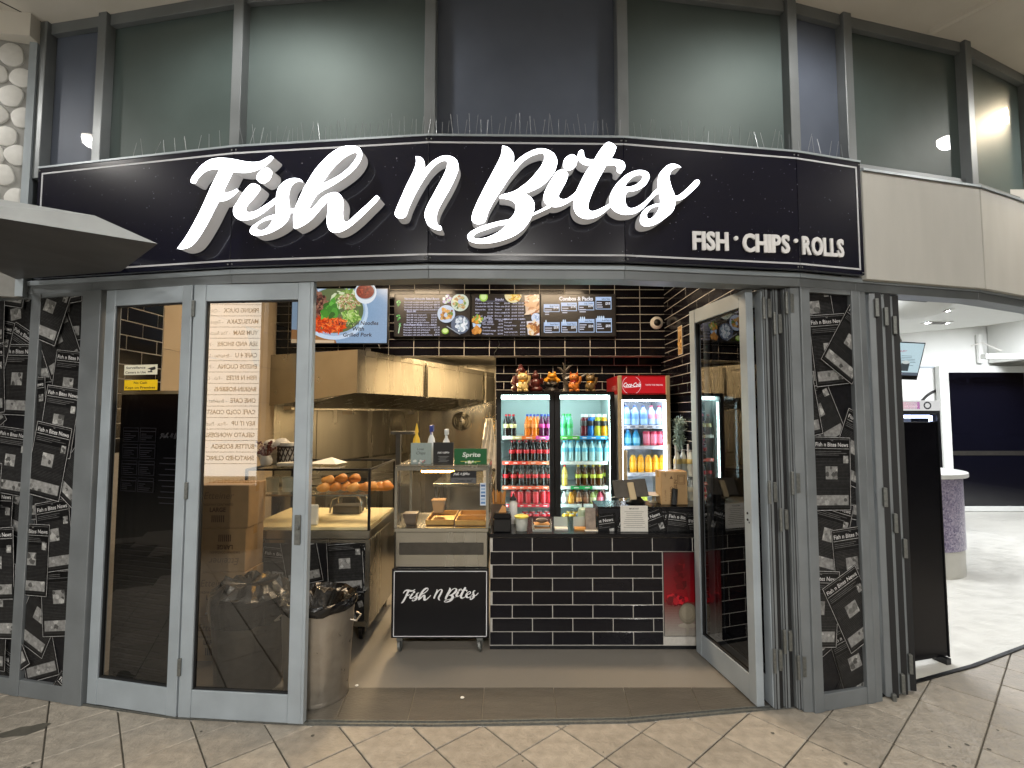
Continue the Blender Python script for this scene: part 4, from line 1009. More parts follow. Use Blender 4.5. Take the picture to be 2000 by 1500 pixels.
def menu2(pr, w, h_):
    pr.rect(0, 0, w, h_, '#1c1714'); gr = ['#4fae50', '#77c873', '#2f8f3c']
    for y in (.80, .45): leaf(pr, w * .045, h_ * y, .028, gr)
    pr.line((w * .05, h_ * .06), (w * .07, h_ * .3), .012, '#bfe0b8', True); leaf(pr, w * .07, h_ * .27, .018, gr)
    pr.text('Vermicelli Noodle Salad Bowls', w * .12, h_ * .875, .024, W_, bold=.012, slant=.15)
    rows(pr, w * .12, h_ * .80, ['Vermicelli noodles with grilled pork', 'Vermicelli noodles with grilled pork balls', 'Vermicelli noodles with spring rolls', 'Vermicelli noodles with grilled chicken'], .017, .030, w * .60)
    pr.text('Banh Mi', w * .16, h_ * .57, .024, W_, bold=.012, slant=.15); pr.rect(w * .16, h_ * .555, w * .56, h_ * .559, G_)
    rows(pr, w * .16, h_ * .49, ['Banh Mi with roast pork', 'Banh Mi with grilled pork', 'Banh Mi with pork balls', 'Banh Mi with grilled chicken', 'Your choice of ingredients included'], .017, .030, w * .56)
    pr.text('Rice Paper Rolls', w * .12, h_ * .245, .024, W_, bold=.012, slant=.15)
    rows(pr, w * .12, h_ * .185, ['Rice paper rolls with pork and prawn', 'Rice paper rolls with grilled pork', 'Rice paper rolls with pork balls', 'Rice paper rolls with grilled chicken'], .017, .030, w * .60)
    blobs(pr, 30, w * .70, h_ * .88, w * .07, h_ * .10, ['#7a4f8a', '#dfe8dc', '#c7b9d8', '#6b3a6a', '#b5cf9a'], .010, .022)
    dish(pr, w * .87, h_ * .80, .105, '#cfd8c8', ['#7c9a4e', '#c9b17c', '#e6dfae', '#52702f', '#b98b58']); pr.disc(w * .88, h_ * .82, .032, .028, '#b9c8e8', 14)
    dish(pr, w * .69, h_ * .52, .105, '#c5d2e6', ['#c78a3c', '#e8bb6a', '#8f5a24', '#6d8f3a', '#d99f4e'], 26)
    dish(pr, w * .88, h_ * .26, .11, '#59667c', ['#dfe4ea', '#b7c4d0', '#f0f2f4', '#9fb2b8'], 40)
    pr.line((w * .70, h_ * .22), (w * .88, h_ * .02), .010, '#9aa2aa', True); pr.disc(w * .68, h_ * .10, .042, .036, '#8db63c', 16); pr.disc(w * .68, h_ * .11, .032, .026, '#d9ec9a', 16)
screen('menu screen listing noodle bowls and rolls, beside the noodle photo', -1.395, -.488, 2.685, 3.20, 5.785, menu2)
def menu3(pr, w, h_):
    pr.rect(0, 0, w, h_, '#1c1714')
    pr.text('Fish', w * .05, h_ * .86, .03, W_, bold=.015, slant=.15); pr.text('Snacks', w * .34, h_ * .86, .028, W_, bold=.015, slant=.15); pr.rect(w * .05, h_ * .84, w * .50, h_ * .846, G_)
    rows(pr, w * .05, h_ * .775, ['Fish and chips', 'Crumbed fish', 'Battered fish', 'Hoki', 'Calamari', 'Prawn cutlets', 'Seafood box'], .017, .038, w * .31)
    rows(pr, w * .34, h_ * .775, ['Chips', 'Potato cake', 'Calamari', 'Prawn cutlet', 'Dim sim', 'Chicken nugget'], .017, .038, w * .56)
    for k in range(6): pr.text('$%d.00' % rg.randint(6, 16), w * .67, h_ * .775 - k * .038, .017, W_, 'r', bold=.01); pr.text('$%d.00' % rg.randint(9, 26), w * .77, h_ * .775 - k * .038, .017, W_, 'r', bold=.01)
    pr.disc(w * .17, h_ * .94, .05, .055, '#a5cf56', 16); pr.disc(w * .17, h_ * .95, .036, .04, '#d5eba0', 16)
    pr.disc(w * .61, h_ * .98, .10, .09, '#e8d8a4', 24); blobs(pr, 40, w * .61, h_ * .96, .08, .05, ['#e0a92c', '#f2cf62', '#c9881c'], .006, .012, 3)
    pr.poly([(w * .78, h_ * .97), (w, h_), (w, h_ * .56), (w * .80, h_ * .52)], '#d9b79a'); blobs(pr, 40, w * .91, h_ * .76, .07, .10, ['#c98a5c', '#e2ad7c', '#a8683e', '#f0d2b4'], .012, .028, 3)
    dish(pr, w * .95, h_ * .43, .055, '#cfdcf2', ['#9db6d8', '#e6ecf4'], 10)
    pr.poly([(w * .81, h_ * .34), (w, h_ * .36), (w, 0), (w * .83, h_ * .02)], '#e4dbe0'); blobs(pr, 40, w * .91, h_ * .17, .07, .08, ['#c98440', '#e8bb80', '#8f4f24', '#f0dcc0'], .01, .024, 2.4)
    pr.poly([(w * .01, h_ * .30), (w * .14, h_ * .26), (w * .12, h_ * .18), (w * .02, h_ * .20)], '#b9d2ee'); blobs(pr, 26, w * .075, h_ * .38, .05, .045, ['#e2a33a', '#f4d79a', '#b9752c', '#86b04a'], .01, .02, 2)
    blobs(pr, 16, w * .09, h_ * .11, .05, .03, ['#d99340', '#c27a2c', '#e8b060'], .016, .028, 2)
    pr.text('Extras', w * .18, h_ * .40, .026, W_, bold=.015, slant=.15)
    rows(pr, w * .16, h_ * .33, ['Prawn cutlets', 'Flake and chips', 'Squid rings', 'Crumbed sausage', 'Pineapple ring', 'Mushrooms', 'Dim sims'], .016, .038, w * .46)
    rows(pr, w * .48, h_ * .37, ['Chiko roll', 'Corn jack', 'Pineapple fritter', 'Spring rolls', 'Large spring rolls', 'Potato and cheese', 'Crab claw', 'Curly fries'], .016, .038, w * .79)
screen('menu screen listing fish and snacks, between two other black menus', -.484, .424 - .09, 2.685, 3.20, 5.785, menu3)
def menu4(pr, w, h_):
    pr.rect(0, 0, w, h_, '#1a1512'); pr.text('Combos & Packs', w * .47, h_ * .86, .046, '#e4e6f0', 'c', bold=.03, w=w * .46)
    for r, (y, hs) in enumerate(((.58, (.20, .22, .22, .32)), (.08, (.26, .27, .34, .36)))):
        for k in range(4):
            x0 = w * (.03 + .235 * k); ww = w * .215; y0 = h_ * y + (.01 * k if r == 0 else 0); hh = h_ * hs[k] * .95
            pr.frame(x0, y0, x0 + ww, y0 + hh, .008, '#aec6ea'); pr.rect(x0, y0 + hh - .045, x0 + ww, y0 + hh, '#aec6ea')
            pr.text(('Burger Combo', 'Fish Combo', 'Kids Combo', 'Seafood Platter')[k] if r == 0 else 'Snack Pack %d' % (k + 1), x0 + ww - .012, y0 + hh - .034, .022, '#2c3440', 'r', bold=.01, w=ww * .55)
            pr.text('$%d.90' % (11 + 6 * k + 9 * r), x0 + ww - .014, y0 + hh * .38, .03, '#e4e6f0', 'r', bold=.03, w=ww * .3)
            for j in range(3):
                pr.rect(x0 + .014, y0 + hh - .075 - j * .026, x0 + .014 + ww * rg.uniform(.25, .45), y0 + hh - .064 - j * .026, '#c4c8d8', j == 0)
            if r == 1:
                for j in range(k + 1): pr.disc(x0 + .025 + j * .022, y0 + hh + .002, .009, .028, '#c8dcf2', 10)
screen('menu screen titled Combos and Packs, nearest the open door leaf', .338, 1.232, 2.685, 3.20, 5.785, menu4)

# cables and wall bits under the screens
mb = MB(); mb.tube([(-1.62, 5.80, 2.70), (-1.58, 5.80, 2.60), (-1.56, 5.81, 2.55)], .005, 6); c = at(718, 684, 5.82); mb.box(c.x - .03, c.x + .03, 5.82, 5.842, c.z - .02, c.z + .02)
o = mb.build('power_cable', 'white_plastic'); tag(o, 'white cable and socket below the noodle bowl screen', 'cable')
mb = MB(); mb.tube([(-.17, 5.835, 2.69), (-.15, 5.835, 2.60), (-.21, 5.835, 2.50), (-.20, 5.835, 2.44)], .005, 6); o = mb.build('power_cable', 'black_plastic'); tag(o, 'black cable hanging below the fish menu screen', 'cable')
mb = MB(); mb.tube([(-1.78, 5.835, 2.69), (-1.74, 5.835, 2.56)], .004, 6); mb.box(-1.755, -1.725, 5.825, 5.84, 2.51, 2.56); o = mb.build('power_cable', 'black_plastic'); tag(o, 'short black cable with a plug below the second menu screen', 'cable')
# dome camera
c = at(1282, 631, 5.84)
cc = thing('security_camera', 'white dome security camera on the black tiles', 'camera', (c.x, 5.842, c.z))
mb = MB(); mb.lathe([(.075, 0), (.075, .02), (.06, .035), (.052, .04)], 24, m=Matrix.Rotation(R(90), 4, 'X')); mb.build('housing', 'white_plastic', cc, smooth=True, world=False)
mb = MB(); mb.ball((0, -.034, 0), (.042, .035, .042), 16, 9); mb.build('lens_dome', 'black_plastic', cc, smooth=True, world=False)
# menu poster on the side wall
pr = Print(); pr.rect(0, 0, .12, .30, '#a88a5a'); pr.text('MENU', .06, .25, .025, '#f0e6cc', 'c', w=.1); blobs(pr, 16, .06, .12, .05, .09, ['#c99a4a', '#7d5a2c', '#e2c38a'], .012, .025)
po = thing('wall_poster', 'small tan food poster on the black side wall', 'poster', (1.81, 5.3, 2.4)); pr.build('print', 'print_matt', po, (1.814, 5.36, 2.42), (0, -1, 0))
mb = MB(); mb.box(1.8145, 1.817, 5.235, 5.365, 2.415, 2.725); mb.build('backing', 'white_plastic', po)

# ------------------------------------------------------------------ glass bread display
BX0, BX1, BY0, BY1 = -2.12, -1.118, 3.95, 4.80
bd = thing('bread_display', 'stainless serving cabinet with glass case full of bread rolls', 'display', (-1.7, 4.3, 0))
mb = MB(); mb.box(BX0, BX1, BY0 + .02, BY1, .115, .79); mb.build('cabinet', 'stainless', bd, bevel=.004)
mb = MB(); mb.box(BX0, BX1, BY0, BY1, .795, .862); mb.build('deck', 'stainless_h', bd, bevel=.004)
news_panel(bd, (BX0 + .06, BY0 + .018, .16), (1, 0, 0), BX1 - BX0 - .10, .60, [(.05, .12, -6, 1), (.30, .25, 12, 1), (.5, -.1, -20, 1), (.62, .2, 4, 1), (.86, .10, -12, 1), (1.02, .16, 20, 1), (.75, -.25, 20, 1), (.25, -.2, 30, 1), (1.0, -.2, -8, 1)])
mb = MB(); mb.box(BX0 + .01, BX1 - .012, BY0 + .012, BY1 - .02, .863, .885); mb.build('tray_liner', 'cream_board', bd)
M('cream_board', '#d8c79a', .5, noise=(9, .06))
def post(mb, x, y, z0, z1, r=.009): mb.box(x - r, x + r, y - r, y + r, z0, z1)
mb = MB()
for x in (BX0 + .012, BX1 - .012):
    for y in (BY0 + .012, BY1 - .012): post(mb, x, y, .863, 1.342)
for y in (BY0 + .012, BY1 - .012): mb.box(BX0 + .022, BX1 - .022, y - .008, y + .008, 1.328, 1.344)
for x in (BX0 + .012, BX1 - .012): mb.box(x - .008, x + .008, BY0 + .022, BY1 - .022, 1.328, 1.344)
mb.build('glass_frame', 'black_metal', bd)
for nm, pts in (('pane', [(BX0 + .02, BY0 + .012, .865), (BX1 - .02, BY0 + .012, .865), (BX1 - .02, BY0 + .012, 1.328), (BX0 + .02, BY0 + .012, 1.328)]), ('pane', [(BX1 - .012, BY0 + .02, .865), (BX1 - .012, BY1 - .02, .865), (BX1 - .012, BY1 - .02, 1.328), (BX1 - .012, BY0 + .02, 1.328)]), ('pane', [(BX0 + .02, BY0 + .02, 1.336), (BX1 - .02, BY0 + .02, 1.336), (BX1 - .02, BY1 - .02, 1.336), (BX0 + .02, BY1 - .02, 1.336)])):
    mb = MB(); mb.face(pts); mb.build(nm, 'pane_clear', bd)
mb = MB(); mb.face([(BX0 + .03, BY0 + .10, 1.124), (BX1 - .022, BY0 + .10, 1.124), (BX1 - .022, BY0 + .52, 1.124), (BX0 + .03, BY0 + .52, 1.124)]); mb.build('glass_shelf', 'pane_clear', bd)
mb = MB()
for y in (BY0 + .098, BY0 + .522): mb.box(BX0 + .022, BX1 - .02, y - .004, y + .004, 1.112, 1.127)
mb.build('shelf_rail', 'stainless_h', bd)
for x in (BX0 + .08, BX1 - .07):
    for y in (BY0 + .08, BY1 - .1):
        mb = MB(); mb.lathe([(.045, -.014), (.05, -.01), (.05, .01), (.045, .014)], 18, (x, y, .05), Matrix.Rotation(R(90), 4, 'Y')); mb.box(x - .028, x + .028, y - .03, y + .03, .092, .115); mb.box(x - .024, x - .018, y - .02, y + .02, .04, .095); mb.box(x + .018, x + .024, y - .02, y + .02, .04, .095)
        mb.build('castor', 'black_metal', bd)
mb = MB(); mb.tube([(BX0 + .1, BY0 - .03, .40), (BX1 - .03, BY0 - .03, .40)], .012, 8)
for x in (BX0 + .1, BX1 - .03): mb.tube([(x, BY0 - .03, .40), (x, BY0 + .03, .40)], .010, 8)
mb.build('push_rail', 'black_metal', bd, smooth=True)
# bread rolls
M('bread', '#b8742a', .5, noise=(9, .25), bump=(30, .25)); M('bread_pale', '#c48a42', .5, noise=(9, .25), bump=(30, .25))
spots = [(632, 958), (652, 961), (672, 955), (690, 959), (712, 960), (735, 953), (641, 939), (664, 937), (688, 938), (724, 948), (750, 949)]
wn_ = ['lowest row, nearest the grey door stile', 'lowest row, second from the door stile', 'lowest row, third from the door stile', 'lowest row, in the middle', 'lowest row, long one beside the stacked ones', 'lowest row, second from the case corner', 'on top, nearest the door stile', 'on top, middle of the three', 'on top, third from the door stile', 'leaning between the pile and the case corner', 'largest one, at the case corner']
for k, ((u, v), w) in enumerate(zip(spots, wn_)):
    c = at(u, v, BY0 + (.22 if k < 6 else .26)); big = k in (4, 5, 9, 10)
    z0 = 1.127
    mb = MB(); rx = .085 if big else .058
    vs = [];
    mb.ball((0, 0, 0), (rx, .052, .040 if k != 10 else .046), 16, 9)
    for p in mb.v: p.z *= (1.1 if p.z > 0 else .75); p.z += .008 * math.sin(p.x * 60) * (p.z > .01)
    zc = c.z if k >= 6 and k < 9 else z0 + .032
    o = mb.build('bread_roll', 'bread' if k % 3 else 'bread_pale', smooth=True); o.location = (c.x, c.y + (k % 3) * .03, zc); o.rotation_euler = (rg.uniform(-.1, .1), rg.uniform(-.1, .1), rg.uniform(-.7, .7))
    tag(o, 'golden bread roll in the glass case: ' + w, 'bread roll', 'bread rolls in the display')
# things in and on the case
mb = MB(); mb.box(-1.72, -1.56, 4.02, 4.05, .888, 1.05); o = mb.build('napkin_block', 'paper', bevel=.008); tag(o, 'white napkin packet upright in the glass case behind the door stile', 'napkins')
tr = thing('wire_basket', 'steel frying basket with looped handle in the glass case', 'basket', (-1.45, 4.4, .888))
mb = MB(); mb.tube([(-1.62, 4.45, .90), (-1.60, 4.45, 1.02), (-1.52, 4.45, 1.05), (-1.38, 4.45, 1.05), (-1.34, 4.45, 1.0), (-1.34, 4.45, .90)], .009, 8); mb.tube([(-1.62, 4.62, .90), (-1.60, 4.62, 1.02), (-1.52, 4.62, 1.05), (-1.38, 4.62, 1.05), (-1.34, 4.62, 1.0), (-1.34, 4.62, .90)], .009, 8)
mb.build('handle', 'stainless', tr, smooth=True); mb = MB(); mb.box(-1.60, -1.36, 4.46, 4.61, .889, .96); mb.build('tub', 'steel_dark', tr, bevel=.006)
def dark_basket(c):
    t = thing('fruit_basket', 'dark cut-out pattern basket on top of the bread case', 'basket', c)
    mb = MB(); n = 15
    for k in range(n * 3):
        a = 2 * math.pi * (k % n) / n + (k // n) * .2; z = .01 + (k // n) * .045; r = .085
        mb.tube([(r * math.cos(a), r * math.sin(a), z), (r * 1.02 * math.cos(a + .22), r * 1.02 * math.sin(a + .22), z + .05), (r * 1.03 * math.cos(a + .40), r * 1.03 * math.sin(a + .40), z + .018)], .006, 5)
    mb.lathe([(.085, 0), (.092, 0), (.094, .012), (.086, .012)], 24, cap=False); mb.lathe([(.088, .145), (.096, .145), (.096, .158), (.088, .158)], 24, cap=False); mb.build('lattice', 'wicker', t, world=False)
    mb = MB(); mb.lathe([(.07, .02), (.075, .16), (.07, .185), (.001, .19)], 18); mb.build('paper_liner', 'paper', t, smooth=True, world=False)
M('wicker', '#2c1a14', .5)
dark_basket((-1.93, 4.3, 1.346))
fp = thing('flower_pot', 'small white pot of dried red flowers on top of the bread case', 'plant pot', (-2.05, 4.15, 1.346))
mb = MB(); mb.lathe([(.02, 0), (.04, .01), (.05, .05), (.035, .085), (.03, .08)], 16); mb.build('pot', 'white_plastic', fp, smooth=True, world=False)
mb = MB()
for k in range(40):
    a, b = rg.uniform(0, 6.28), rg.uniform(.02, .085); z = .10 + rg.uniform(0, .10)
    mb.tube([(0, 0, .07), (b * math.cos(a), b * math.sin(a), z)], .0015, 4); mb.ball((b * math.cos(a), b * math.sin(a), z), rg.uniform(.006, .012), 6, 4)
mb.build('flowers', 'dried_flower', fp, world=False); M('dried_flower', '#6b3a34', .8, noise=(30, .3))
mb = MB()
for (x, z, s) in ((-2.12, 1.46, .05), (-2.06, 1.50, .06), (-2.16, 1.50, .05), (-2.2, 1.43, .06)): mb.ball((x, 4.45, z), (s * 1.3, s, s), 12, 8, jit=.10)
mb.box(-2.24, -2.02, 4.42, 4.50, 1.348, 1.45); o = mb.build('plastic_bag', 'white_plastic', smooth=True); tag(o, 'crumpled white plastic bag behind the dark basket', 'bag')
mb = MB(); mb.box(-1.94, -1.80, 4.1, 4.32, 1.347, 1.375); o = mb.build('serviette_pack', 'paper', bevel=.004); tag(o, 'flat white serviette pack on top of the bread case', 'napkins')
mb = MB(); mb.mesh([(-1.78, 4.3, 1.349), (-1.50, 4.25, 1.349), (-1.46, 4.42, 1.350), (-1.72, 4.46, 1.350), (-1.58, 4.36, 1.40)], [(0, 1, 4), (1, 2, 4), (2, 3, 4), (3, 0, 4)]); o = mb.build('crumpled_paper', 'paper'); tag(o, 'crumpled sheet of paper on top of the bread case', 'paper')
for u, lb in ((505, 'nearest the carton stack'), (535, 'second from the carton stack')):
    c = at(u + 22, 958, 4.15); mb = MB(); mb.lathe([(.045, 0), (.05, .08), (.055, .115), (.052, .12), (.05, .115)], 16); o = mb.build('dip_cup', 'plastic_clear', smooth=True); o.location = (c.x, 4.2, 1.127); tag(o, 'clear plastic dip cup on the glass shelf, ' + lb, 'cup', 'dip cups')

# ------------------------------------------------------------------ warmer cart
CX0, CX1, CY0, CY1 = -.893, -.182, 3.80, 4.40
ct = thing('warmer_cart', 'food warmer on a black trolley with Fish N Bites lettering', 'food warmer', (-.54, 4.1, 0))
mb = MB(); mb.box(CX0 - .012, CX1 + .008, CY0, CY0 + .03, .105, .612); mb.build('front_board', 'black_laminate', ct, bevel=.002)
mb = MB(); mb.box(CX0 + .02, CX1 - .02, CY0 + .032, CY1, .14, .606); mb.build('trolley_body', 'black_metal', ct)
pr = Print(); w, h_ = CX1 - CX0, .49; pr.frame(.004, .004, w - .006, h_ - .004, .006, (.62, .62, .64)); pr.tris(script_tris(.06, .245, w - .13), (.72, .72, .73)); pr.build('front_print', 'print_matt', ct, (CX0, CY0 - .0015, .112))
mb = MB(); mb.box(CX0 + .005, CX1 - .005, CY0 + .03, CY1, .615, .88); mb.build('warmer_body', 'stainless', ct, bevel=.004)
mb = MB(); mb.box(CX0 - .004, CX1 + .004, CY0 + .012, CY1, .882, .912); mb.build('warmer_deck', 'stainless_h', ct, bevel=.003)
mb = MB(); mb.box(CX0 + .035, CX1 - .035, CY0 + .022, CY0 + .031, .71, .80); mb.build('drawer_front', 'steel_dark', ct, bevel=.003)
mb = MB()
for x in (CX0 + .006, CX1 - .006):
    for y in (CY0 + .03, CY1 - .01): post(mb, x, y, .912, 1.372, .010)
for z0, z1 in ((1.345, 1.372),):
    for y in (CY0 + .03, CY1 - .01): mb.box(CX0 + .016, CX1 - .016, y - .01, y + .01, z0, z1)
    for x in (CX0 + .006, CX1 - .006): mb.box(x - .01, x + .01, CY0 + .04, CY1 - .02, z0, z1)
mb.build('glass_frame', 'stainless_h', ct)
mb = MB(); mb.box(CX0, CX1, CY0 + .022, CY1, 1.373, 1.384); mb.build('top', 'stainless_h', ct, bevel=.002)
for pts in ([(CX0 + .016, CY0 + .03, .914), (CX1 - .016, CY0 + .03, .914), (CX1 - .016, CY0 + .03, 1.345), (CX0 + .016, CY0 + .03, 1.345)], [(CX0 + .006, CY0 + .04, .914), (CX0 + .006, CY1 - .02, .914), (CX0 + .006, CY1 - .02, 1.345), (CX0 + .006, CY0 + .04, 1.345)], [(CX1 - .006, CY0 + .04, .914), (CX1 - .006, CY1 - .02, .914), (CX1 - .006, CY1 - .02, 1.345), (CX1 - .006, CY0 + .04, 1.345)]):
    mb = MB(); mb.face(pts); mb.build('pane', 'pane_clear', ct)
mb = MB(); mb.tube([(CX0 + .16, CY0 + .25, 1.315), (CX1 - .29, CY0 + .25, 1.315)], .012, 10); mb.build('heat_lamp', 'glow_warm', ct)
mb = MB(); mb.box(CX0 + .14, CX1 - .27, CY0 + .225, CY0 + .275, 1.328, 1.344); mb.build('lamp_reflector', 'stainless_h', ct)
M('gold_pan', '#c9a05a', .28, .8, noise=(12, .15))
for x0, x1, y0, y1 in ((CX0 + .22, CX0 + .44, CY0 + .10, CY0 + .50), (CX0 + .45, CX1 - .02, CY0 + .08, CY0 + .28), (CX0 + .45, CX1 - .02, CY0 + .30, CY0 + .50)):
    mb = MB()
    mb.box(x0, x1, y0, y1, .914, .92)
    for a in ((x0, x1, y0, y0 + .012), (x0, x1, y1 - .012, y1), (x0, x0 + .012, y0 + .012, y1 - .012), (x1 - .012, x1, y0 + .012, y1 - .012)): mb.box(*a, .92, .955)
    mb.build('pan', 'gold_pan', ct, bevel=.003)
pr = Print(); pr.rect(0, 0, .20, .095, '#121114'); pr.rect(.004, .004, .196, .045, '#5a5a5c'); pr.tris(script_tris(.02, .058, .13), (.7, .7, .7)); pr.text('"Combo deal"', .10, .014, .018, '#111111', 'c', bold=.02)
pr.build('price_label', 'print_matt', ct, (CX1 - .29, CY0 + .027, 1.245))
pr = Print(); pr.rect(0, 0, .045, .17, '#c9d3e2')
for k in range(6): pr.rect(.006, .012 + k * .026, .039, .028 + k * .026, ['#5a7fb0', '#8fa9c8', '#44618f'][k % 3])
pr.build('payment_sticker', 'print_matt', ct, (CX1 - .062, CY0 + .027, 1.08))
mb = MB(); mb.lathe([(.05, 0), (.06, .02), (.075, .085), (.08, .09), (.07, .092)], 4, (CX0 + .10, CY0 + .14, .914), Matrix.Rotation(R(45), 4, 'Z')); o = mb.build('food_tub', 'tub_brown', bevel=.003); tag(o, 'dark square tub on the warmer deck', 'tub'); M('tub_brown', '#5a4a3c', .5)
mb = MB(); mb.lathe([(.055, 0), (.075, .10), (.085, .105), (.075, .108)], 4, (CX0 + .28, CY0 + .40, .957), Matrix.Rotation(R(45), 4, 'Z')); o = mb.build('food_tub', 'cardboard', bevel=.003); tag(o, 'tan cardboard tub at the back of the warmer', 'tub')
for x in (CX0 + .05, CX1 - .06):
    mb = MB(); mb.lathe([(.036, -.012), (.04, -.008), (.04, .008), (.036, .012)], 18, (x, CY0 + .02, .044), Matrix.Rotation(R(80), 4, 'Y')); mb.box(x - .022, x + .022, CY0 + .005, CY0 + .05, .085, .104); mb.box(x - .02, x - .015, CY0 + .01, CY0 + .035, .04, .086); mb.box(x + .015, x + .02, CY0 + .01, CY0 + .035, .04, .086)
    mb.build('castor', 'hinge_steel', ct)
for x in (CX0 + .05, CX1 - .06):
    mb = MB(); mb.lathe([(.036, -.012), (.04, 0), (.036, .012)], 14, (x, CY1 - .06, .044), Matrix.Rotation(R(90), 4, 'Y')); mb.box(x - .022, x + .022, CY1 - .08, CY1 - .04, .07, .14); mb.build('castor', 'hinge_steel', ct)
# signs and sprays on the warmer
ZT = 1.385
def card(label, u0, v0, u1, v1, y, draw, foot=True, mat='print_matt', name='counter_sign'):
    A, B = at(u0, v1, y), at(u1, v0, y); w, h_ = B.x - A.x, B.z - ZT
    t = thing(name, label, 'sign', ((A.x + B.x) / 2, y, ZT))
    mb = MB(); mb.box(A.x, B.x, y, y + .006, ZT, ZT + h_); 
    if foot: mb.box(A.x, B.x, y, y + .05, ZT, ZT + .004)
    mb.build('stand', 'plastic_clear', t)
    pr = Print((0, 0, w, h_)); draw(pr, w, h_); pr.build('print', mat, t, (A.x, y - .0008, ZT))
def d_green(pr, w, h_):
    pr.rect(0, 0, w, h_, '#0d5a2c'); pr.text('Sprite', w * .52, h_ * .48, h_ * .28, '#dfe8e0', 'c', bold=.02, w=w * .55, slant=.2); pr.rect(w * .2, h_ * .16, w * .8, h_ * .20, '#c9c25a'); blobs(pr, 14, w * .52, h_ * .12, w * .2, h_ * .06, ['#e8e4c0', '#9fc46a', '#f0efe0'], .006, .012)
card('green drink sign on top of the warmer', 887, 876, 951, 913, 3.90, d_green)
def d_black(pr, w, h_):
    pr.rect(0, 0, w, h_, '#14110f'); pr.tris(script_tris(w * .2, h_ * .46, w * .6), (.75, .75, .75))
    for k in range(5): pr.rect(w * .25 + .01 * (k % 2), h_ * (.34 - k * .06), w * .78 - .012 * (k % 3), h_ * (.355 - k * .06), '#8a8a88', k == 0)
card('black script card standing on top of the warmer', 846, 864, 886, 913, 3.92, d_black)
def d_clear(pr, w, h_):
    pr.rect(0, 0, w, h_, '#8d9a96'); pr.text('Love', w * .3, h_ * .66, h_ * .12, '#20262a', slant=.3); pr.text('Chips', w * .25, h_ * .46, h_ * .14, '#20262a', slant=.3)
    blobs(pr, 14, w * .5, h_ * .12, w * .35, h_ * .08, ['#b06a70', '#d8d8d0', '#6a7a70'], .006, .014)
card('grey see-through card holder on top of the warmer', 802, 865, 843, 913, 3.91, d_clear)
def spray(label, u, v0, body, head, y=4.05, r=.032, yellow=False):
    c = at(u, v0, y); H_ = c.z - ZT; t = thing('spray_bottle', label, 'bottle', (c.x, y, ZT))
    mb = MB(); mb.lathe([(r, 0), (r, H_ * .5), (r * .8, H_ * .62), (r * .35, H_ * .72), (r * .35, H_ * .78)], 14); mb.build('body', body, t, smooth=True, world=False)
    if yellow:
        mb = MB(); mb.lathe([(r * .5, H_ * .78), (r * .4, H_ * .86), (r * .12, H_ * 1.0), (.001, H_ * 1.02)], 12); mb.build('nozzle', head, t, smooth=True, world=False)
    else:
        mb = MB(); mb.box(-.014, .014, -.02, .05, H_ * .80, H_ * .97); mb.box(-.01, .01, -.045, -.02, H_ * .88, H_ * .96); mb.tube([(0, -.035, H_ * .87), (0, -.03, H_ * .78), (0, -.02, H_ * .72)], .006, 6); mb.build('trigger', head, t, bevel=.003, world=False)
M('spray_white', '#cfd4d8', .35); M('spray_yellow', '#d8b023', .4); M('spray_blue', '#2a3c8c', .4)
spray('yellow squeeze bottle behind the see-through card', 814, 828, 'spray_yellow', 'spray_yellow', yellow=True)
spray('spray bottle with blue and white trigger behind the cards', 843, 828, 'spray_white', 'spray_blue')
spray('white spray bottle behind the black script card', 872, 836, 'spray_white', 'spray_white')
mb = MB(); mb.box(-1.02, -.98, 4.36, 4.40, .004, 1.60); mb.box(-1.06, -.86, 4.34, 4.42, 1.60, 1.625); o = mb.build('card_stand', 'steel_dark'); tag(o, 'dark upright stand between the bread case and the warmer', 'stand')
# ------------------------------------------------------------------ serving counter
KX0, KX1, KY0, KY1, KZ = -.168, 1.80, 3.84, 4.46, .865
ctr = thing('serving_counter', 'black brick-tiled serving counter with black top', 'counter', (.8, 4.1, 0))
mb = MB(); mb.box(KX0, KX1, KY0 + .008, KY1, .03, KZ - .03); mb.build('carcass', 'grout', ctr)
mb = MB(); mb.box(KX0 - .004, KX1, KY0 - .012, KY1 + .02, KZ - .028, KZ); mb.build('counter_top', 'black_laminate', ctr, bevel=.003)
mb = MB(); mb.box(KX0, KX1, KY0 + .002, KY0 + .02, .006, .030); mb.build('plinth', 'black_metal', ctr)
RX0, RX1, RZ0, RZ1 = 1.154, 1.412, .105, .725
ctr_t = bpy.data.objects.new('tile_face', None); COL.objects.link(ctr_t); ctr_t.parent = ctr; ctr_t.location = (KX0 - .8, KY0 + .008 - 4.1, 0)
r = 0; z = .728
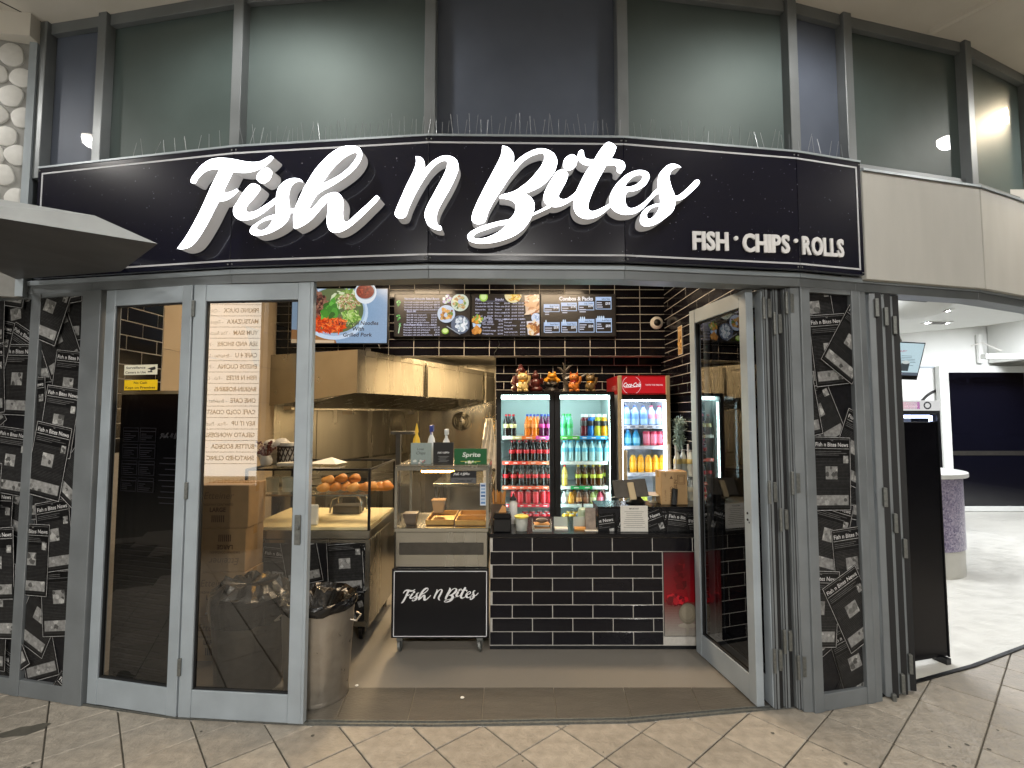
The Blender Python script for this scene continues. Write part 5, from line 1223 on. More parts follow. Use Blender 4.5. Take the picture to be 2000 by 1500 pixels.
while z > -.02:
    z0, z1 = max(z, .033), (min(z + .0992, KZ - .032) if r else KZ - .032)
    off = .155 - KX0 - (.153 if r % 2 else 0)
    x = (off % .306) - .306
    while x < KX1 - KX0:
        a, c = max(x, 0), min(x + .306, KX1 - KX0); cuts = [(a, c)]
        wx0, wx1 = RX0 - KX0 - .006, RX1 - KX0 + .006
        if z1 > RZ0 and z0 < RZ1 - .03 and c > wx0 and a < wx1: cuts = [(a, min(c, wx0)), (max(a, wx1), c)]
        for a, c in cuts:
            if c - a > .02 and z1 - z0 > .02:
                key = (round(c - a, 3), round(z1 - z0, 3), 'ctr')
                if key not in TILE_ME:
                    mb = MB(); w, h_ = c - a - .0065, z1 - z0 - .0065; mb.box(-w / 2, w / 2, -.005, .001, -h_ / 2, h_ / 2); TILE_ME[key] = mb.data('tile', bevel=.0018)
                o = put('tile', TILE_ME[key], 'tile_black', ctr_t, ((a + c) / 2, 0, (z0 + z1) / 2)); o.rotation_euler = (random.uniform(-.008, .008), 0, random.uniform(-.008, .008))
        x += .306
    z -= .0992; r += 1
# red picture panel let into the tiles
pr = Print(); w, h_ = RX1 - RX0, RZ1 - RZ0
for k in range(24):
    f = k / 23; pr.rect(0, h_ * (.40 + .6 * k / 24), w, h_ * (.40 + .6 * (k + 1) / 24), (.16 * (1 - f) + .05, .004, .008), False)
for k in range(14): pr.rect(0, h_ * .40 * k / 14, w, h_ * .40 * (k + 1) / 14, (.26 - .010 * k, .24 - .0165 * k, .21 - .0145 * k), False)
pr.z += .0003; blobs(pr, 26, w * .35, h_ * .44, w * .30, h_ * .05, ['#6f0e18', '#9a1420', '#5a0c14', '#b01824'], .012, .03, 1.4); blobs(pr, 10, w * .5, h_ * .72, w * .12, h_ * .2, ['#5a0a10', '#6b0e14', '#48070c'], .02, .04)
pr.disc(w * .66, h_ * .13, w * .28, h_ * .03, '#8d867a', 20); pr.poly([(w * .60, h_ * .13), (w * .63, h_ * .05), (w * .54, h_ * .03), (w * .78, h_ * .03), (w * .69, h_ * .05), (w * .72, h_ * .13)], '#8d867a'); pr.disc(w * .68, h_ * .27, w * .27, h_ * .125, '#6f685a', 26); pr.disc(w * .67, h_ * .275, w * .23, h_ * .105, '#787061', 24); pr.disc(w * .66, h_ * .28, w * .17, h_ * .08, '#827a6a', 20)
rp = thing('picture_panel', 'red picture panel with a pale egg on a stand set in the counter tiles', 'picture', (1.28, KY0, RZ0)); pr.build('print', 'print_gloss', rp, (RX0, KY0 - .0035, RZ0))
mb = MB(); mb.box(RX0 - .003, RX1 + .003, KY0 - .003, KY0 + .007, RZ0 - .003, RZ1 + .003); mb.build('backing', 'black_plastic', rp)
# raised newsprint ledge on the counter
LX0, LX1, LY0, LY1, LZ = .672, 1.795, 3.90, 4.16, 1.058
lg = thing('counter_ledge', 'raised black ledge with newsprint front on the serving counter', 'ledge', (1.2, 4.0, KZ))
mb = MB(); mb.box(LX0, LX1, LY0, LY1, KZ + .001, LZ - .014); mb.build('body', 'black_laminate', lg)
mb = MB(); mb.box(LX0 - .006, LX1, LY0 - .008, LY1 + .01, LZ - .0135, LZ); mb.build('top', 'black_laminate', lg, bevel=.002)
news_panel(lg, (LX0 + .004, LY0 - .001, KZ + .002), (1, 0, 0), LX1 - LX0 - .01, LZ - KZ - .018, [(-.1, -.35, 8, 1), (.0, -.32, -20, 1), (.30, -.28, -4, 1.0), (.36, -.34, 20, 1), (.475, -.285, -7, 1.0), (.72, -.33, 6, 1), (.9, -.3, -8, 1)])
def notice(label, x0, x1, z0, z1, y):
    pr = Print(); w, h_ = x1 - x0, z1 - z0; pr.rect(0, 0, w, h_, '#cfccc4'); pr.text('IMPORTANT', w / 2, h_ * .86, h_ * .05, '#3a3a3a', 'c', bold=.02)
    for k in range(9): ww = w * rg.uniform(.5, .82); pr.rect(w / 2 - ww / 2, h_ * (.76 - k * .075), w / 2 + ww / 2, h_ * (.776 - k * .075), '#77756f', k == 0)
    t = thing('paper_notice', label, 'notice', ((x0 + x1) / 2, y, z0)); pr.build('print', 'print_matt', t, (x0, y - .0012, z0)); mb = MB(); mb.box(x0, x1, y - .001, y, z0, z1); mb.build('sheet', 'paper', t)
notice('white printed paper notice taped to the newsprint ledge', .842, 1.054, .868, 1.066, LY0 - .010)
# point-of-sale tablet
ps = thing('sales_tablet', 'dark tablet screen on a stand facing the shop staff', 'tablet', (.98, 4.08, LZ))
mt = Matrix.Translation((.955, 4.03, LZ + .12)) @ Matrix.Rotation(R(-28), 4, 'X') @ Matrix.Rotation(R(-4), 4, 'Y')
mb = MB(); mb.box(-.135, .135, -.006, .006, -.075, .075, mt); mb.build('screen', 'steel_dark', ps, bevel=.003)
mb = MB(); mb.box(-.022, .03, -.022, -.007, -.10, .045, mt); mb.build('bracket', 'champagne', ps, bevel=.004)
mb = MB(); mb.lathe([(.075, 0), (.078, .012), (.05, .04), (.035, .07), (.02, .09)], 20, (1.0, 4.06, LZ)); mb.build('stand', 'black_plastic', ps, smooth=True)
mb = MB(); mb.tube([(.92, 4.05, LZ + .02), (.85, 4.06, LZ + .05), (.78, 4.1, LZ + .03), (.74, 4.13, LZ + .11), (.77, 4.14, LZ + .14)], .004, 6); mb.build('cable', 'white_plastic', ps, smooth=True)
mb = MB(); mb.lathe([(.085, .06), (.09, .062), (.088, .068), (.001, .07)], 24, (1.16, 4.10, LZ + .0)); mb.lathe([(.04, 0), (.012, .012), (.012, .06)], 14, (1.16, 4.10, LZ)); o = mb.build('tip_dish', 'champagne', smooth=True); tag(o, 'round brass dish beside the sales tablet', 'dish')
# carton and card reader on the ledge
def carton(name, label, x0, x1, y0, y1, z0, z1, draw=None, mat='cardboard', rot=0.0):
    t = thing(name, label, 'box', ((x0 + x1) / 2, (y0 + y1) / 2, z0), rot, 'cardboard cartons')
    w, d, h_ = (x1 - x0) / 2, (y1 - y0) / 2, z1 - z0
    mb = MB(); mb.box(-w, w, -d, d, .0005, h_); mb.build('body', mat, t, bevel=.004, world=False)
    mb = MB(); mb.box(-w - .0006, w + .0006, -.025, .025, h_ * .8, h_ + .0008); mb.build('tape', 'tape', t, world=False)
    if draw:
        pr = Print((-w + .004, .004, w - .004, h_ - .004)); draw(pr, w, h_); pr.build('print', 'print_matt', t, (0, -d - .0012, 0), local=True)
    return t
M('tape', '#b08a56', .25, noise=(20, .05))
def d_upright(pr, w, h_):
    c = '#5c4128'
    pr.xf(-w * .1, .03, R(90), 1); pr.text('LIQUID', 0, .0, .026, c); pr.text('FRANGLIN', 0, -.032, .026, c); pr.text('6 x 2 LITRES', 0, .055, .012, c); pr.text('KEEP COOL', .19, .055, .010, c); pr.T = None
    pr.frame(w * .25, h_ * .62, w * .8, h_ * .90, .003, c); pr.frame(w * .35, h_ * .66, w * .7, h_ * .86, .002, c); pr.poly([(-w * .35, h_ * .78), (-w * .1, h_ * .78), (-w * .22, h_ * .88)], c)
carton('carton', 'upright tan carton with printed side standing on the ledge', 1.185, 1.395, 3.97, 4.13, LZ, LZ + .262, d_upright)
mb = MB(); mb.box(-.022, .022, -.012, .012, 0, .13); o = mb.build('card_reader', 'black_plastic', bevel=.005); o.location = (1.275, 3.945, LZ + .002); o.rotation_euler = (R(-8), R(8), 0); tag(o, 'black card reader leaning on the upright carton', 'card reader')

# counter clutter
nb = thing('napkin_dispenser', 'black napkin dispenser at the counter end by the warmer', 'dispenser', (-.075, 3.93, KZ))
mb = MB(); mb.box(-.07, .07, -.06, .06, .0005, .105); mb.build('lower_case', 'black_plastic', nb, bevel=.008, world=False)
mb = MB(); mb.prism([(-.072, .106), (.072, .106), (.060, .145), (-.060, .145)], 'y', -.062, .062); mb.build('lid', 'black_laminate', nb, bevel=.005, world=False)
mb = MB(); mb.mesh([(-.03, -.02, .146), (.03, -.02, .146), (.02, .02, .146), (0, 0, .20), (.025, .0, .185)], [(0, 1, 4, 3), (1, 2, 3), (2, 0, 3)]); mb.build('napkin', 'bread_pale', nb, world=False)
ck = thing('cutlery_box', 'tan box of wooden chopsticks at the counter end', 'box', (-.11, 4.18, KZ))
mb = MB()
for a in ((-.06, .06, -.05, -.044), (-.06, .06, .044, .05), (-.06, -.054, -.044, .044), (.054, .06, -.044, .044), (-.06, .06, -.05, .05)): mb.box(*a, .0 if a[3] - a[2] < .09 or a[1] - a[0] < .05 else .001, .17 if not (a[1] - a[0] > .1 and a[3] - a[2] > .09) else .006)
mb.build('box', 'tub_brown', ck, world=False)
for k in range(26):
    a, b = rg.uniform(-.045, .045), rg.uniform(-.035, .035); mb = MB(); mb.tube([(a * .8, b * .8, .01), (a * 1.25 + rg.uniform(-.012, .012), b * 1.2, .26 + rg.uniform(-.02, .03))], .003, 5); mb.build('chopstick', 'bread_pale', ck, world=False)
def tub(label, x, y, r, h_, body, lid, cat='tub'):
    t = thing('condiment_tub', label, cat, (x, y, KZ)); mb = MB(); mb.lathe([(r * .85, .0005), (r, h_ * .9), (r * 1.04, h_)], 20); mb.build('tub', body, t, smooth=True, world=False)
    mb = MB(); mb.lathe([(r * 1.07, h_ * .96), (r * 1.09, h_ * 1.06), (r * .9, h_ * 1.12), (.001, h_ * 1.13)], 20); mb.build('lid', lid, t, smooth=True, world=False)
    mb = MB(); mb.ball((0, 0, h_ * .45), (r * .8, r * .8, h_ * .36), 12, 8, jit=.1); mb.build('contents', 'paper', t, world=False)
M('yellow_lid', '#c9b63a', .4); M('salt_white', '#c4bfae', .6)
tub('clear tub with yellow lid on the counter next to the napkin dispenser', .075, 3.95, .052, .105, 'plastic_clear', 'yellow_lid')
t = thing('sauce_bottle', 'small black-topped sauce bottle behind the yellow-lidded tub', 'bottle', (.01, 4.20, KZ)); mb = MB(); mb.lathe([(.035, 0), (.035, .16), (.02, .19)], 14); mb.build('body', 'white_plastic', t, smooth=True, world=False); mb = MB(); mb.lathe([(.03, .19), (.028, .205), (.010, .225), (.006, .245)], 12); mb.build('cap', 'black_plastic', t, smooth=True, world=False)
t = thing('card_tray', 'clear tray of cards and dark fish key-ring on the counter', 'tray', (.235, 3.97, KZ))
mb = MB(); mb.box(-.075, .075, -.07, .07, .0005, .012); mb.box(-.075, -.071, -.07, .07, .012, .07); mb.box(.071, .075, -.07, .07, .012, .07); mb.build('tray', 'plastic_clear', t, world=False)
for k in range(5): mb = MB(); mb.box(-.06, .06, -.05, .05, .013 + k * .008, .017 + k * .008, Matrix.Rotation(rg.uniform(-.2, .2), 4, 'Z')); mb.build('card', ['paper', 'bread_pale', 'tub_brown'][k % 3], t, world=False)
mb = MB(); mb.ball((.0, -.01, .075), (.05, .03, .02), 12, 7); mb.build('fish', 'tub_brown', t, smooth=True, world=False)
for k, (x, lb, mt_) in enumerate(((.39, 'stack of small business cards on the counter before the fridge middle', 'paper'), (.545, 'tan card stack on the counter in a clear holder', 'bread_pale'))):
    t = thing('card_holder', lb, 'cards', (x, 3.98, KZ)); mb = MB(); mb.box(-.05, .05, -.035, .035, .0005, .014); mb.build('cards', mt_, t, world=False); mb = MB(); mb.box(-.055, .055, .036, .04, .0005, .09); mb.build('back_plate', 'plastic_clear', t, world=False)
t = thing('pump_bottle', 'pale pump bottle with black head near the ledge end', 'bottle', (.585, 4.14, KZ)); mb = MB(); mb.lathe([(.042, 0), (.044, .10), (.036, .13), (.014, .145)], 16); mb.build('body', 'pump_green', t, smooth=True, world=False); mb = MB(); mb.tube([(0, 0, .14), (0, 0, .185), (-.035, -.01, .185)], .008, 6); mb.build('pump', 'black_plastic', t, world=False); M('pump_green', '#a3b59a', .3)
t = thing('leaflet_stand', 'pale folded leaflet stand before the newsprint ledge', 'leaflet', (.63, 3.94, KZ)); mb = MB(); mb.mesh([(-.05, 0, 0), (.03, 0, 0), (.03, .03, .17), (-.05, .03, .17), (-.05, .06, 0), (.03, .06, 0)], [(0, 1, 2, 3), (3, 2, 5, 4)]); mb.build('leaflet', 'print_leaf', t, world=False); mb = MB(); mb.box(-.06, .04, -.03, .08, 0.0003, .006); mb.build('base', 'paper', t, world=False); M('print_leaf', '#8a7a6a', .5, noise=(18, .5))

# ------------------------------------------------------------------ drinks
BOT = {}
PROF = {
 'cola': [(.024, 0), (.031, .006), (.032, .055), (.029, .075), (.0315, .10), (.0325, .125), (.028, .155), (.017, .185), (.0125, .198), (.0125, .208)],
 'sport': [(.028, 0), (.033, .006), (.033, .07), (.029, .10), (.033, .125), (.032, .16), (.022, .185), (.019, .195)],
 'water': [(.027, 0), (.033, .006), (.030, .04), (.033, .06), (.030, .09), (.033, .12), (.026, .155), (.014, .185), (.013, .200)],
 'can': [(.025, 0), (.032, .008), (.032, .115), (.026, .126)],
 'small': [(.030, 0), (.034, .006), (.034, .07), (.026, .10), (.015, .118), (.015, .130)],
 'big': [(.036, 0), (.044, .008), (.044, .06), (.040, .09), (.044, .12), (.042, .15), (.018, .185), (.016, .198)],
 'juice': [(.032, 0), (.036, .005), (.036, .12), (.030, .145), (.02, .158)],
}
LBL = {'cola': (.085, .125, .0335), 'sport': (.105, .155, .0345), 'water': (.10, .14, .0338), 'can': (.02, .10, .0324), 'small': (.02, .07, .0345), 'big': (.07, .125, .0448), 'juice': (.03, .10, .0365)}
CAPR = {'cola': (.0145, .206, .226), 'sport': (.024, .193, .222), 'water': (.0155, .198, .214), 'can': (.024, .126, .128), 'small': (.018, .128, .142), 'big': (.019, .196, .214), 'juice': (.022, .156, .172)}
def drink_mats(body, label, cap):
    for c in (body, label, cap):
        if 'drink_' + c not in MATS: M('drink_' + c, c, .18 if c == body else .4, spec=.6)
def drink(kind, x, y, z, body, label, cap, text, group, s=1.0):
    drink_mats(body, label, cap)
    t = thing('drink_can' if kind == 'can' else 'drink_bottle', text, 'can' if kind == 'can' else 'bottle', (x, y, z), rg.uniform(-.5, .5), group); t.scale = (s, s, s)
    for nm, c in (('body', body), ('label_band', label), ('cap', cap)):
        key = (kind, nm, c)
        if key not in BOT:
            mb = MB()
            if nm == 'body': mb.lathe(PROF[kind], 16)
            elif nm == 'label_band': a, b, r = LBL[kind]; mb.lathe([(r - .0006, a), (r, a + .002), (r, b - .002), (r - .0006, b)], 16, cap=False)
            else: r, a, b = CAPR[kind]; mb.lathe([(r, a), (r, b - .002), (r * .8, b)], 14)
            me = mb.data('drink_' + nm, smooth=True); me.materials.append(MATS['drink_' + c]); BOT[key] = me
        put('lid' if (kind == 'can' and nm == 'cap') else nm, BOT[key], None, t)
    return t
ORD = ['first', 'second', 'third', 'fourth', 'fifth', 'sixth', 'seventh', 'eighth']
def row(us, z, specs, where, group, Y=5.46, s=1.0):
    for k, (u, sp) in enumerate(zip(us, specs)):
        kind, body, label, cap, what = sp; ex = 0
        drink(kind, (u - 1000) / FPX * Y, Y + rg.uniform(-.008, .008), z, body, label, cap, '%s, %s from left, %s' % (what, ORD[k], where), group, s)
def back_rank(us, z, specs, where, group, s=1.0):
    for k, (u, sp) in enumerate(zip(us, specs)):
        kind, body, label, cap, what = sp; nx = us[k + 1] if k + 1 < len(us) else u + 13
        if nx - u < 20: drink(kind, (u + 6.5 - 1000) / FPX * 5.60, 5.60, z, body, label, cap, 'back-rank %s, %s from left, %s' % (what, ORD[k], where), group, s)
COLA = ('cola', '#1a0906', '#b3101c', '#b3101c', 'cola bottle with red label'); ZERO = ('cola', '#140807', '#b3101c', '#1c1a1a', 'black-capped cola bottle')
VAN = ('cola', '#180a08', '#c9c08a', '#b3101c', 'cream-labelled dark drink bottle'); ORA = ('cola', '#d06a10', '#d8853a', '#24409a', 'orange drink bottle with blue cap'); PUR = ('cola', '#4a0f34', '#c03a86', '#24409a', 'purple drink bottle with pink label')
GRN = ('cola', '#5fb88a', '#2fa85a', '#2a9a48', 'green soft drink bottle'); WAT = ('water', '#9fcbd2', '#4fa8c8', '#3f9ac0', 'clear water bottle with blue cap'); TEA = ('cola', '#4a2c10', '#b0bc3a', '#c9b423', 'iced tea bottle with yellow cap')
def SP(c, n): return ('sport', c, '#2a2628', '#d5d8da', n + ' sports drink bottle')
def CAN(c, l, n): return ('can', c, l, '#b8bcc0', n + ' drink can')
RED = CAN('#a81022', '#b81428', 'red')
def JU(c, l, n): return ('small', c, l, '#2c2624', n + ' juice bottle')
# double fridge
FX0, FX1, FY0, FY1, FZ = -.165, 1.10, 5.30, 5.94, 2.016
df = thing('double_fridge', 'black double-door drinks fridge lit cyan inside', 'fridge', (.47, 5.6, 0))
mb = MB(); mb.box(FX0, FX0 + .03, FY0 + .035, FY1, .02, FZ); mb.box(FX1 - .03, FX1, FY0 + .035, FY1, .02, FZ); mb.box(FX0 + .031, FX1 - .031, FY0 + .035, FY1, FZ - .03, FZ); mb.box(FX0 + .031, FX1 - .031, FY0 + .035, FY1, .02, .30); mb.build('cabinet', 'black_metal', df)
mb = MB(); mb.box(FX0 + .031, FX1 - .031, FY1 - .02, FY1 - .002, .301, FZ - .031); mb.box(FX0 + .031, FX0 + .036, FY0 + .04, FY1 - .021, .301, FZ - .031); mb.box(FX1 - .036, FX1 - .031, FY0 + .04, FY1 - .021, .301, FZ - .031); mb.box(FX0 + .037, FX1 - .037, FY0 + .04, FY1 - .021, FZ - .036, FZ - .031); mb.build('liner', 'fridge_inner', df)
mb = MB(); mb.box(.42, .50, FY0 + .03, FY0 + .07, .301, FZ - .037); mb.build('centre_post', 'black_metal', df)
for x0, x1, l in ((FX0, .452, 0), (.458, FX1, 1)):
    d = bpy.data.objects.new('door', None); COL.objects.link(d); d.parent = df; d.location = (0, 0, 0)
    mb = MB(); s = .048 if l == 0 else .06
    mb.box(x0, x0 + s, FY0, FY0 + .03, .31, FZ); mb.box(x1 - .05, x1, FY0, FY0 + .03, .31, FZ); mb.box(x0 + s + .0005, x1 - .0505, FY0 + .001, FY0 + .029, FZ - .035, FZ - .001); mb.box(x0 + s + .0005, x1 - .0505, FY0 + .001, FY0 + .029, .31, .40)
    mb.build('door_frame', 'black_metal', d, bevel=.002)
    mb = MB(); mb.face([(x0 + s, FY0 + .012, .40), (x1 - .05, FY0 + .012, .40), (x1 - .05, FY0 + .012, FZ - .035), (x0 + s, FY0 + .012, FZ - .035)]); mb.build('pane', 'pane_fridge', d)
mb = MB(); mb.box(FX0 + .05, .41, FY0 + .09, FY0 + .13, FZ - .075, FZ - .040); mb.box(.51, FX1 - .05, FY0 + .09, FY0 + .13, FZ - .075, FZ - .040); mb.build('top_lamp', 'lamp_fridge', df)
for x0, x1, y0, y1 in ((FX0 + .0365, FX0 + .046, FY0 + .045, FY0 + .07), (.424, .437, FY0 + .072, FY0 + .084), (.483, .496, FY0 + .072, FY0 + .084), (FX1 - .046, FX1 - .0365, FY0 + .045, FY0 + .07)):
    mb = MB(); mb.box(x0, x1, y0, y1, .5, FZ - .1); mb.build('side_lamp', 'lamp_fridge', df)
SHZ = [1.535, 1.262, .996, .803, .56]
STR = [[('#d8d8d0', .18), ('#d8c890', .26), ('#e07a30', .30), ('#c85a9a', .26)], [('#5fae6a', .0), ('#4fae4a', .40), ('#3a86c8', .60)]]
strips = {(0, 0): [('#d0d0c8', .22), ('#c9b98a', .20), ('#d8743a', .30), ('#c2559a', .28)], (0, 1): [('#d84a3a', .55), ('#dc7a5a', .45)], (0, 2): [('#dc6a50', 1)], (0, 3): [('#c02a40', 1)], (0, 4): [('#c9cfd0', 1)], (1, 0): [('#52b04a', .42), ('#3a8cd0', .58)], (1, 1): [('#c6d4d4', 1)], (1, 2): [('#d0d8d6', .22), ('#34a060', .46), ('#d0d8d6', .32)], (1, 3): [('#c6d4d4', 1)], (1, 4): [('#c9cfd0', 1)]}
for side, (x0, x1) in enumerate(((FX0 + .06, .40), (.52, FX1 - .06))):
    for k, z in enumerate(SHZ):
        mb = MB(); mb.box(x0, x1, FY0 + .12, FY1 - .03, z - .006, z); sh = mb.build('shelf', 'shelf_wire', df)
        pr = Print(); x = 0; W = x1 - x0
        for c, f in strips[(side, k)]:
            pr.rect(x, 0, x + W * f, .036, c); 
            for j in range(max(1, int(f * 6))): pr.rect(x + W * f * (j + .3) / max(1, int(f * 6)), .012, x + W * f * (j + .75) / max(1, int(f * 6)), .022, '#e4e4e0', j == 0)
            x += W * f
        pr.build('price_strip', 'print_gloss', df, (x0, FY0 + .115, z - .034))
LF, RF = '%s shelf, cola side of double fridge', '%s shelf, water side of double fridge'
GA = 'drinks in the double fridge'
row([988.7, 1002.7, 1030, 1043.4, 1057.8, 1070.8], SHZ[0], [VAN, VAN, ORA, ORA, PUR, PUR], LF % 'top', GA, s=1.06)
back_rank([988.7, 1002.7, 1030, 1043.4, 1057.8, 1070.8], SHZ[0], [VAN, VAN, ORA, ORA, PUR, PUR], 'top shelf, cola side of fridge', GA, s=1.06)
row([1000, 1014, 1027.5, 1041, 1053.6, 1065.8], SHZ[1], [COLA] * 6, LF % 'second', GA)
back_rank([1000, 1014, 1027.5, 1041, 1053.6, 1065.8], SHZ[1], [COLA] * 6, 'second shelf, cola side of fridge', GA)
row([987.7, 1003.6, 1018, 1031.6, 1045, 1058.7, 1071.8], SHZ[2], [ZERO] * 7, LF % 'third', GA)
back_rank([987.7, 1003.6, 1018, 1031.6, 1045, 1058.7, 1071.8], SHZ[2], [ZERO] * 7, 'third shelf, cola side of fridge', GA)
row([1003.6, 1016.7, 1031, 1045.6, 1060, 1073], SHZ[3], [RED] * 6, LF % 'fourth', GA, s=1.06)
back_rank([1003.6, 1016.7, 1031, 1045.6, 1060, 1073], SHZ[3], [RED] * 6, 'fourth shelf, cola side of fridge', GA, s=1.06)
row([1018.5, 1032.5, 1047, 1060.5, 1073.6], SHZ[4], [RED] * 5, LF % 'lowest', GA, s=1.06)
back_rank([1018.5, 1032.5, 1047, 1060.5, 1073.6], SHZ[4], [RED] * 5, 'lowest shelf, cola side of fridge', GA, s=1.06)
row([1100.7, 1112.8, 1139, 1153, 1166, 1180], SHZ[0], [GRN, GRN, SP('#5a0f1c', 'maroon'), SP('#1a66b8', 'blue'), SP('#9aa02a', 'lime'), SP('#c88a1c', 'amber')], RF % 'top', GA, s=1.08)
back_rank([1100.7, 1112.8, 1139, 1153, 1166, 1180], SHZ[0], [GRN, GRN, SP('#5a0f1c', 'maroon'), SP('#1a66b8', 'blue'), SP('#9aa02a', 'lime'), SP('#c88a1c', 'amber')], 'top shelf, water side of fridge', GA, s=1.08)
row([1101.6, 1113.8, 1127.8, 1140.8, 1155, 1169.8, 1184.7], SHZ[1], [WAT] * 7, RF % 'second', GA, s=1.04)
back_rank([1101.6, 1113.8, 1127.8, 1140.8, 1155, 1169.8, 1184.7], SHZ[1], [WAT] * 7, 'second shelf, water side of fridge', GA, s=1.04)
row([1102, 1127.8, 1141.4, 1156.7, 1169.4], SHZ[2], [('cola', '#c9b04a', '#d0c060', '#b3101c', 'yellow drink bottle with red cap')] + [TEA] * 4, RF % 'third', GA)
back_rank([1102, 1127.8, 1141.4, 1156.7, 1169.4], SHZ[2], [('cola', '#c9b04a', '#d0c060', '#b3101c', 'yellow drink bottle with red cap')] + [TEA] * 4, 'third shelf, water side of fridge', GA)
row([1101.6, 1113.8, 1128.7, 1142.7, 1155.8, 1169.8, 1184.7], SHZ[3], [JU('#b9c4c0', '#d0d4d0', 'clear'), JU('#c88a1c', '#d8a030', 'yellow'), JU('#6a4426', '#c08a50', 'amber'), JU('#6a4a34', '#8a6248', 'brown'), JU('#8a9a50', '#c0c89a', 'green'), JU('#a8344a', '#d06a80', 'pink'), CAN('#b8bcc0', '#9aa0a4', 'silver')], RF % 'fourth', GA)
back_rank([1101.6, 1113.8, 1128.7, 1142.7, 1155.8, 1169.8, 1184.7], SHZ[3], [JU('#b9c4c0', '#d0d4d0', 'clear'), JU('#c88a1c', '#d8a030', 'yellow'), JU('#6a4426', '#c08a50', 'amber'), JU('#6a4a34', '#8a6248', 'brown'), JU('#8a9a50', '#c0c89a', 'green'), JU('#a8344a', '#d06a80', 'pink'), CAN('#b8bcc0', '#9aa0a4', 'silver')], 'fourth shelf, water side of fridge', GA)
row([1103, 1114.7, 1129.6, 1143], SHZ[4], [CAN('#c9a020', '#d8b030', 'yellow'), CAN('#c9a020', '#b8942a', 'gold'), CAN('#2a7ab8', '#3a90d0', 'blue'), CAN('#6a9ab8', '#c0b040', 'blue and yellow')], RF % 'lowest', GA, s=1.06)
back_rank([1103, 1114.7, 1129.6, 1143], SHZ[4], [CAN('#c9a020', '#d8b030', 'yellow'), CAN('#c9a020', '#b8942a', 'gold'), CAN('#2a7ab8', '#3a90d0', 'blue'), CAN('#6a9ab8', '#c0b040', 'blue and yellow')], 'lowest shelf, water side of fridge', GA, s=1.06)

# tall red-headed fridge
QX0, QX1, QY0, QY1, QZ = 1.137, 1.70, 5.30, 5.92, 2.19
cf = thing('display_fridge', 'tall single-door fridge with a glowing red header', 'fridge', (1.42, 5.6, 0))
mb = MB(); mb.box(QX0, QX0 + .035, QY0 + .03, QY1, .02, 1.985); mb.box(QX1 - .035, QX1, QY0 + .03, QY1, .02, 1.985); mb.box(QX0 + .036, QX1 - .036, QY1 - .02, QY1, .02, 1.985); mb.box(QX0 + .036, QX1 - .036, QY0 + .03, QY1 - .021, .02, .3); mb.box(QX0 + .036, QX1 - .036, QY0 + .03, QY1 - .021, 1.955, 1.985); mb.build('cabinet', 'fridge_inner_white', cf)
mb = MB(); mb.box(QX0, QX1, QY0 + .02, QY1, 1.987, QZ); mb.build('header_box', 'coke_red', cf); M('coke_red', '#a01018', .4)
mb = MB(); mb.box(QX0, QX0 + .045, QY0, QY0 + .029, .31, QZ); mb.box(QX1 - .045, QX1, QY0, QY0 + .029, .31, QZ); mb.build('side_trim', 'champagne', cf, bevel=.006)
mb = MB(); mb.box(QX0 + .046, QX1 - .046, QY0, QY0 + .029, 1.93, 1.985); mb.box(QX0 + .046, QX1 - .046, QY0, QY0 + .029, .31, .40); mb.build('door_rail', 'black_metal', cf)
mb = MB(); mb.box(QX0 + .046, QX0 + .09, QY0 - .012, QY0 + .005, .55, 1.39); mb.build('handle', 'champagne', cf, bevel=.006)
mb = MB(); mb.face([(QX0 + .045, QY0 + .014, .40), (QX1 - .045, QY0 + .014, .40), (QX1 - .045, QY0 + .014, 1.93), (QX0 + .045, QY0 + .014, 1.93)]); mb.build('pane', 'pane_fridge', cf)
pr = Print(); w, h_ = QX1 - QX0 - .092, .175; pr.rect(0, 0, w, h_, '#c2041a'); pr.ring(w * .225, h_ * .5, h_ * .56, h_ * .585, '#f0c8cc', 0, 360); pr.clip = None
pr.text('Coca-Cola', w * .225, h_ * .40, h_ * .26, '#ffffff', 'c', bold=.02, w=w * .40, slant=.35); pr.line((w * .06, h_ * .34), (w * .36, h_ * .40), .004, '#ffffff', True); pr.text('TASTE THE FEELING', w * .74, h_ * .47, h_ * .09, '#ffd8dc', 'c', bold=.015, w=w * .40)
pr2 = [f for f in pr.f]; pr.f = [(clip_poly(p, (0, 0, w, h_)), c, z) for p, c, z in pr2]; pr.f = [f for f in pr.f if len(f[0]) > 2]
pr.build('header_sign', 'screen_red', cf, (QX0 + .046, QY0 + .018, 2.0)); print_mat('screen_red', .25, emit=.9, wear=.02)
pr = Print(); pr.text('FIFTEEN', .0, .02, .05, '#d8a0a0', 'l', w=.22); pr.build('side_print', 'print_matt', cf, (QX0 - .001, QY0 + .30, 2.02), (0, -1, 0))
mb = MB(); mb.box(QX0 + .06, QX1 - .06, QY0 + .06, QY0 + .10, 1.915, 1.952); mb.box(QX1 - .062, QX1 - .046, QY0 + .04, QY0 + .065, .5, 1.9); mb.box(QX0 + .046, QX0 + .06, QY0 + .04, QY0 + .065, .5, 1.9); mb.build('lamp', 'lamp_fridge_white', cf)
QS = [1.655, 1.43, 1.14, .80]
for k, z in enumerate(QS):
    mb = MB(); mb.box(QX0 + .045, QX1 - .045, QY0 + .11, QY1 - .03, z - .006, z); mb.build('shelf', 'shelf_wire', cf)
    pr = Print(); W = QX1 - QX0 - .10; pr.rect(0, 0, W, .034, '#aeb4bc')
    for j in range(5): pr.rect(W * (j + .1) / 5, .008, W * (j + .7) / 5, .026, '#5a6068' if k == 0 else '#9aa0a8', j == 0)
    pr.build('price_strip', 'print_gloss', cf, (QX0 + .05, QY0 + .106, z - .036))
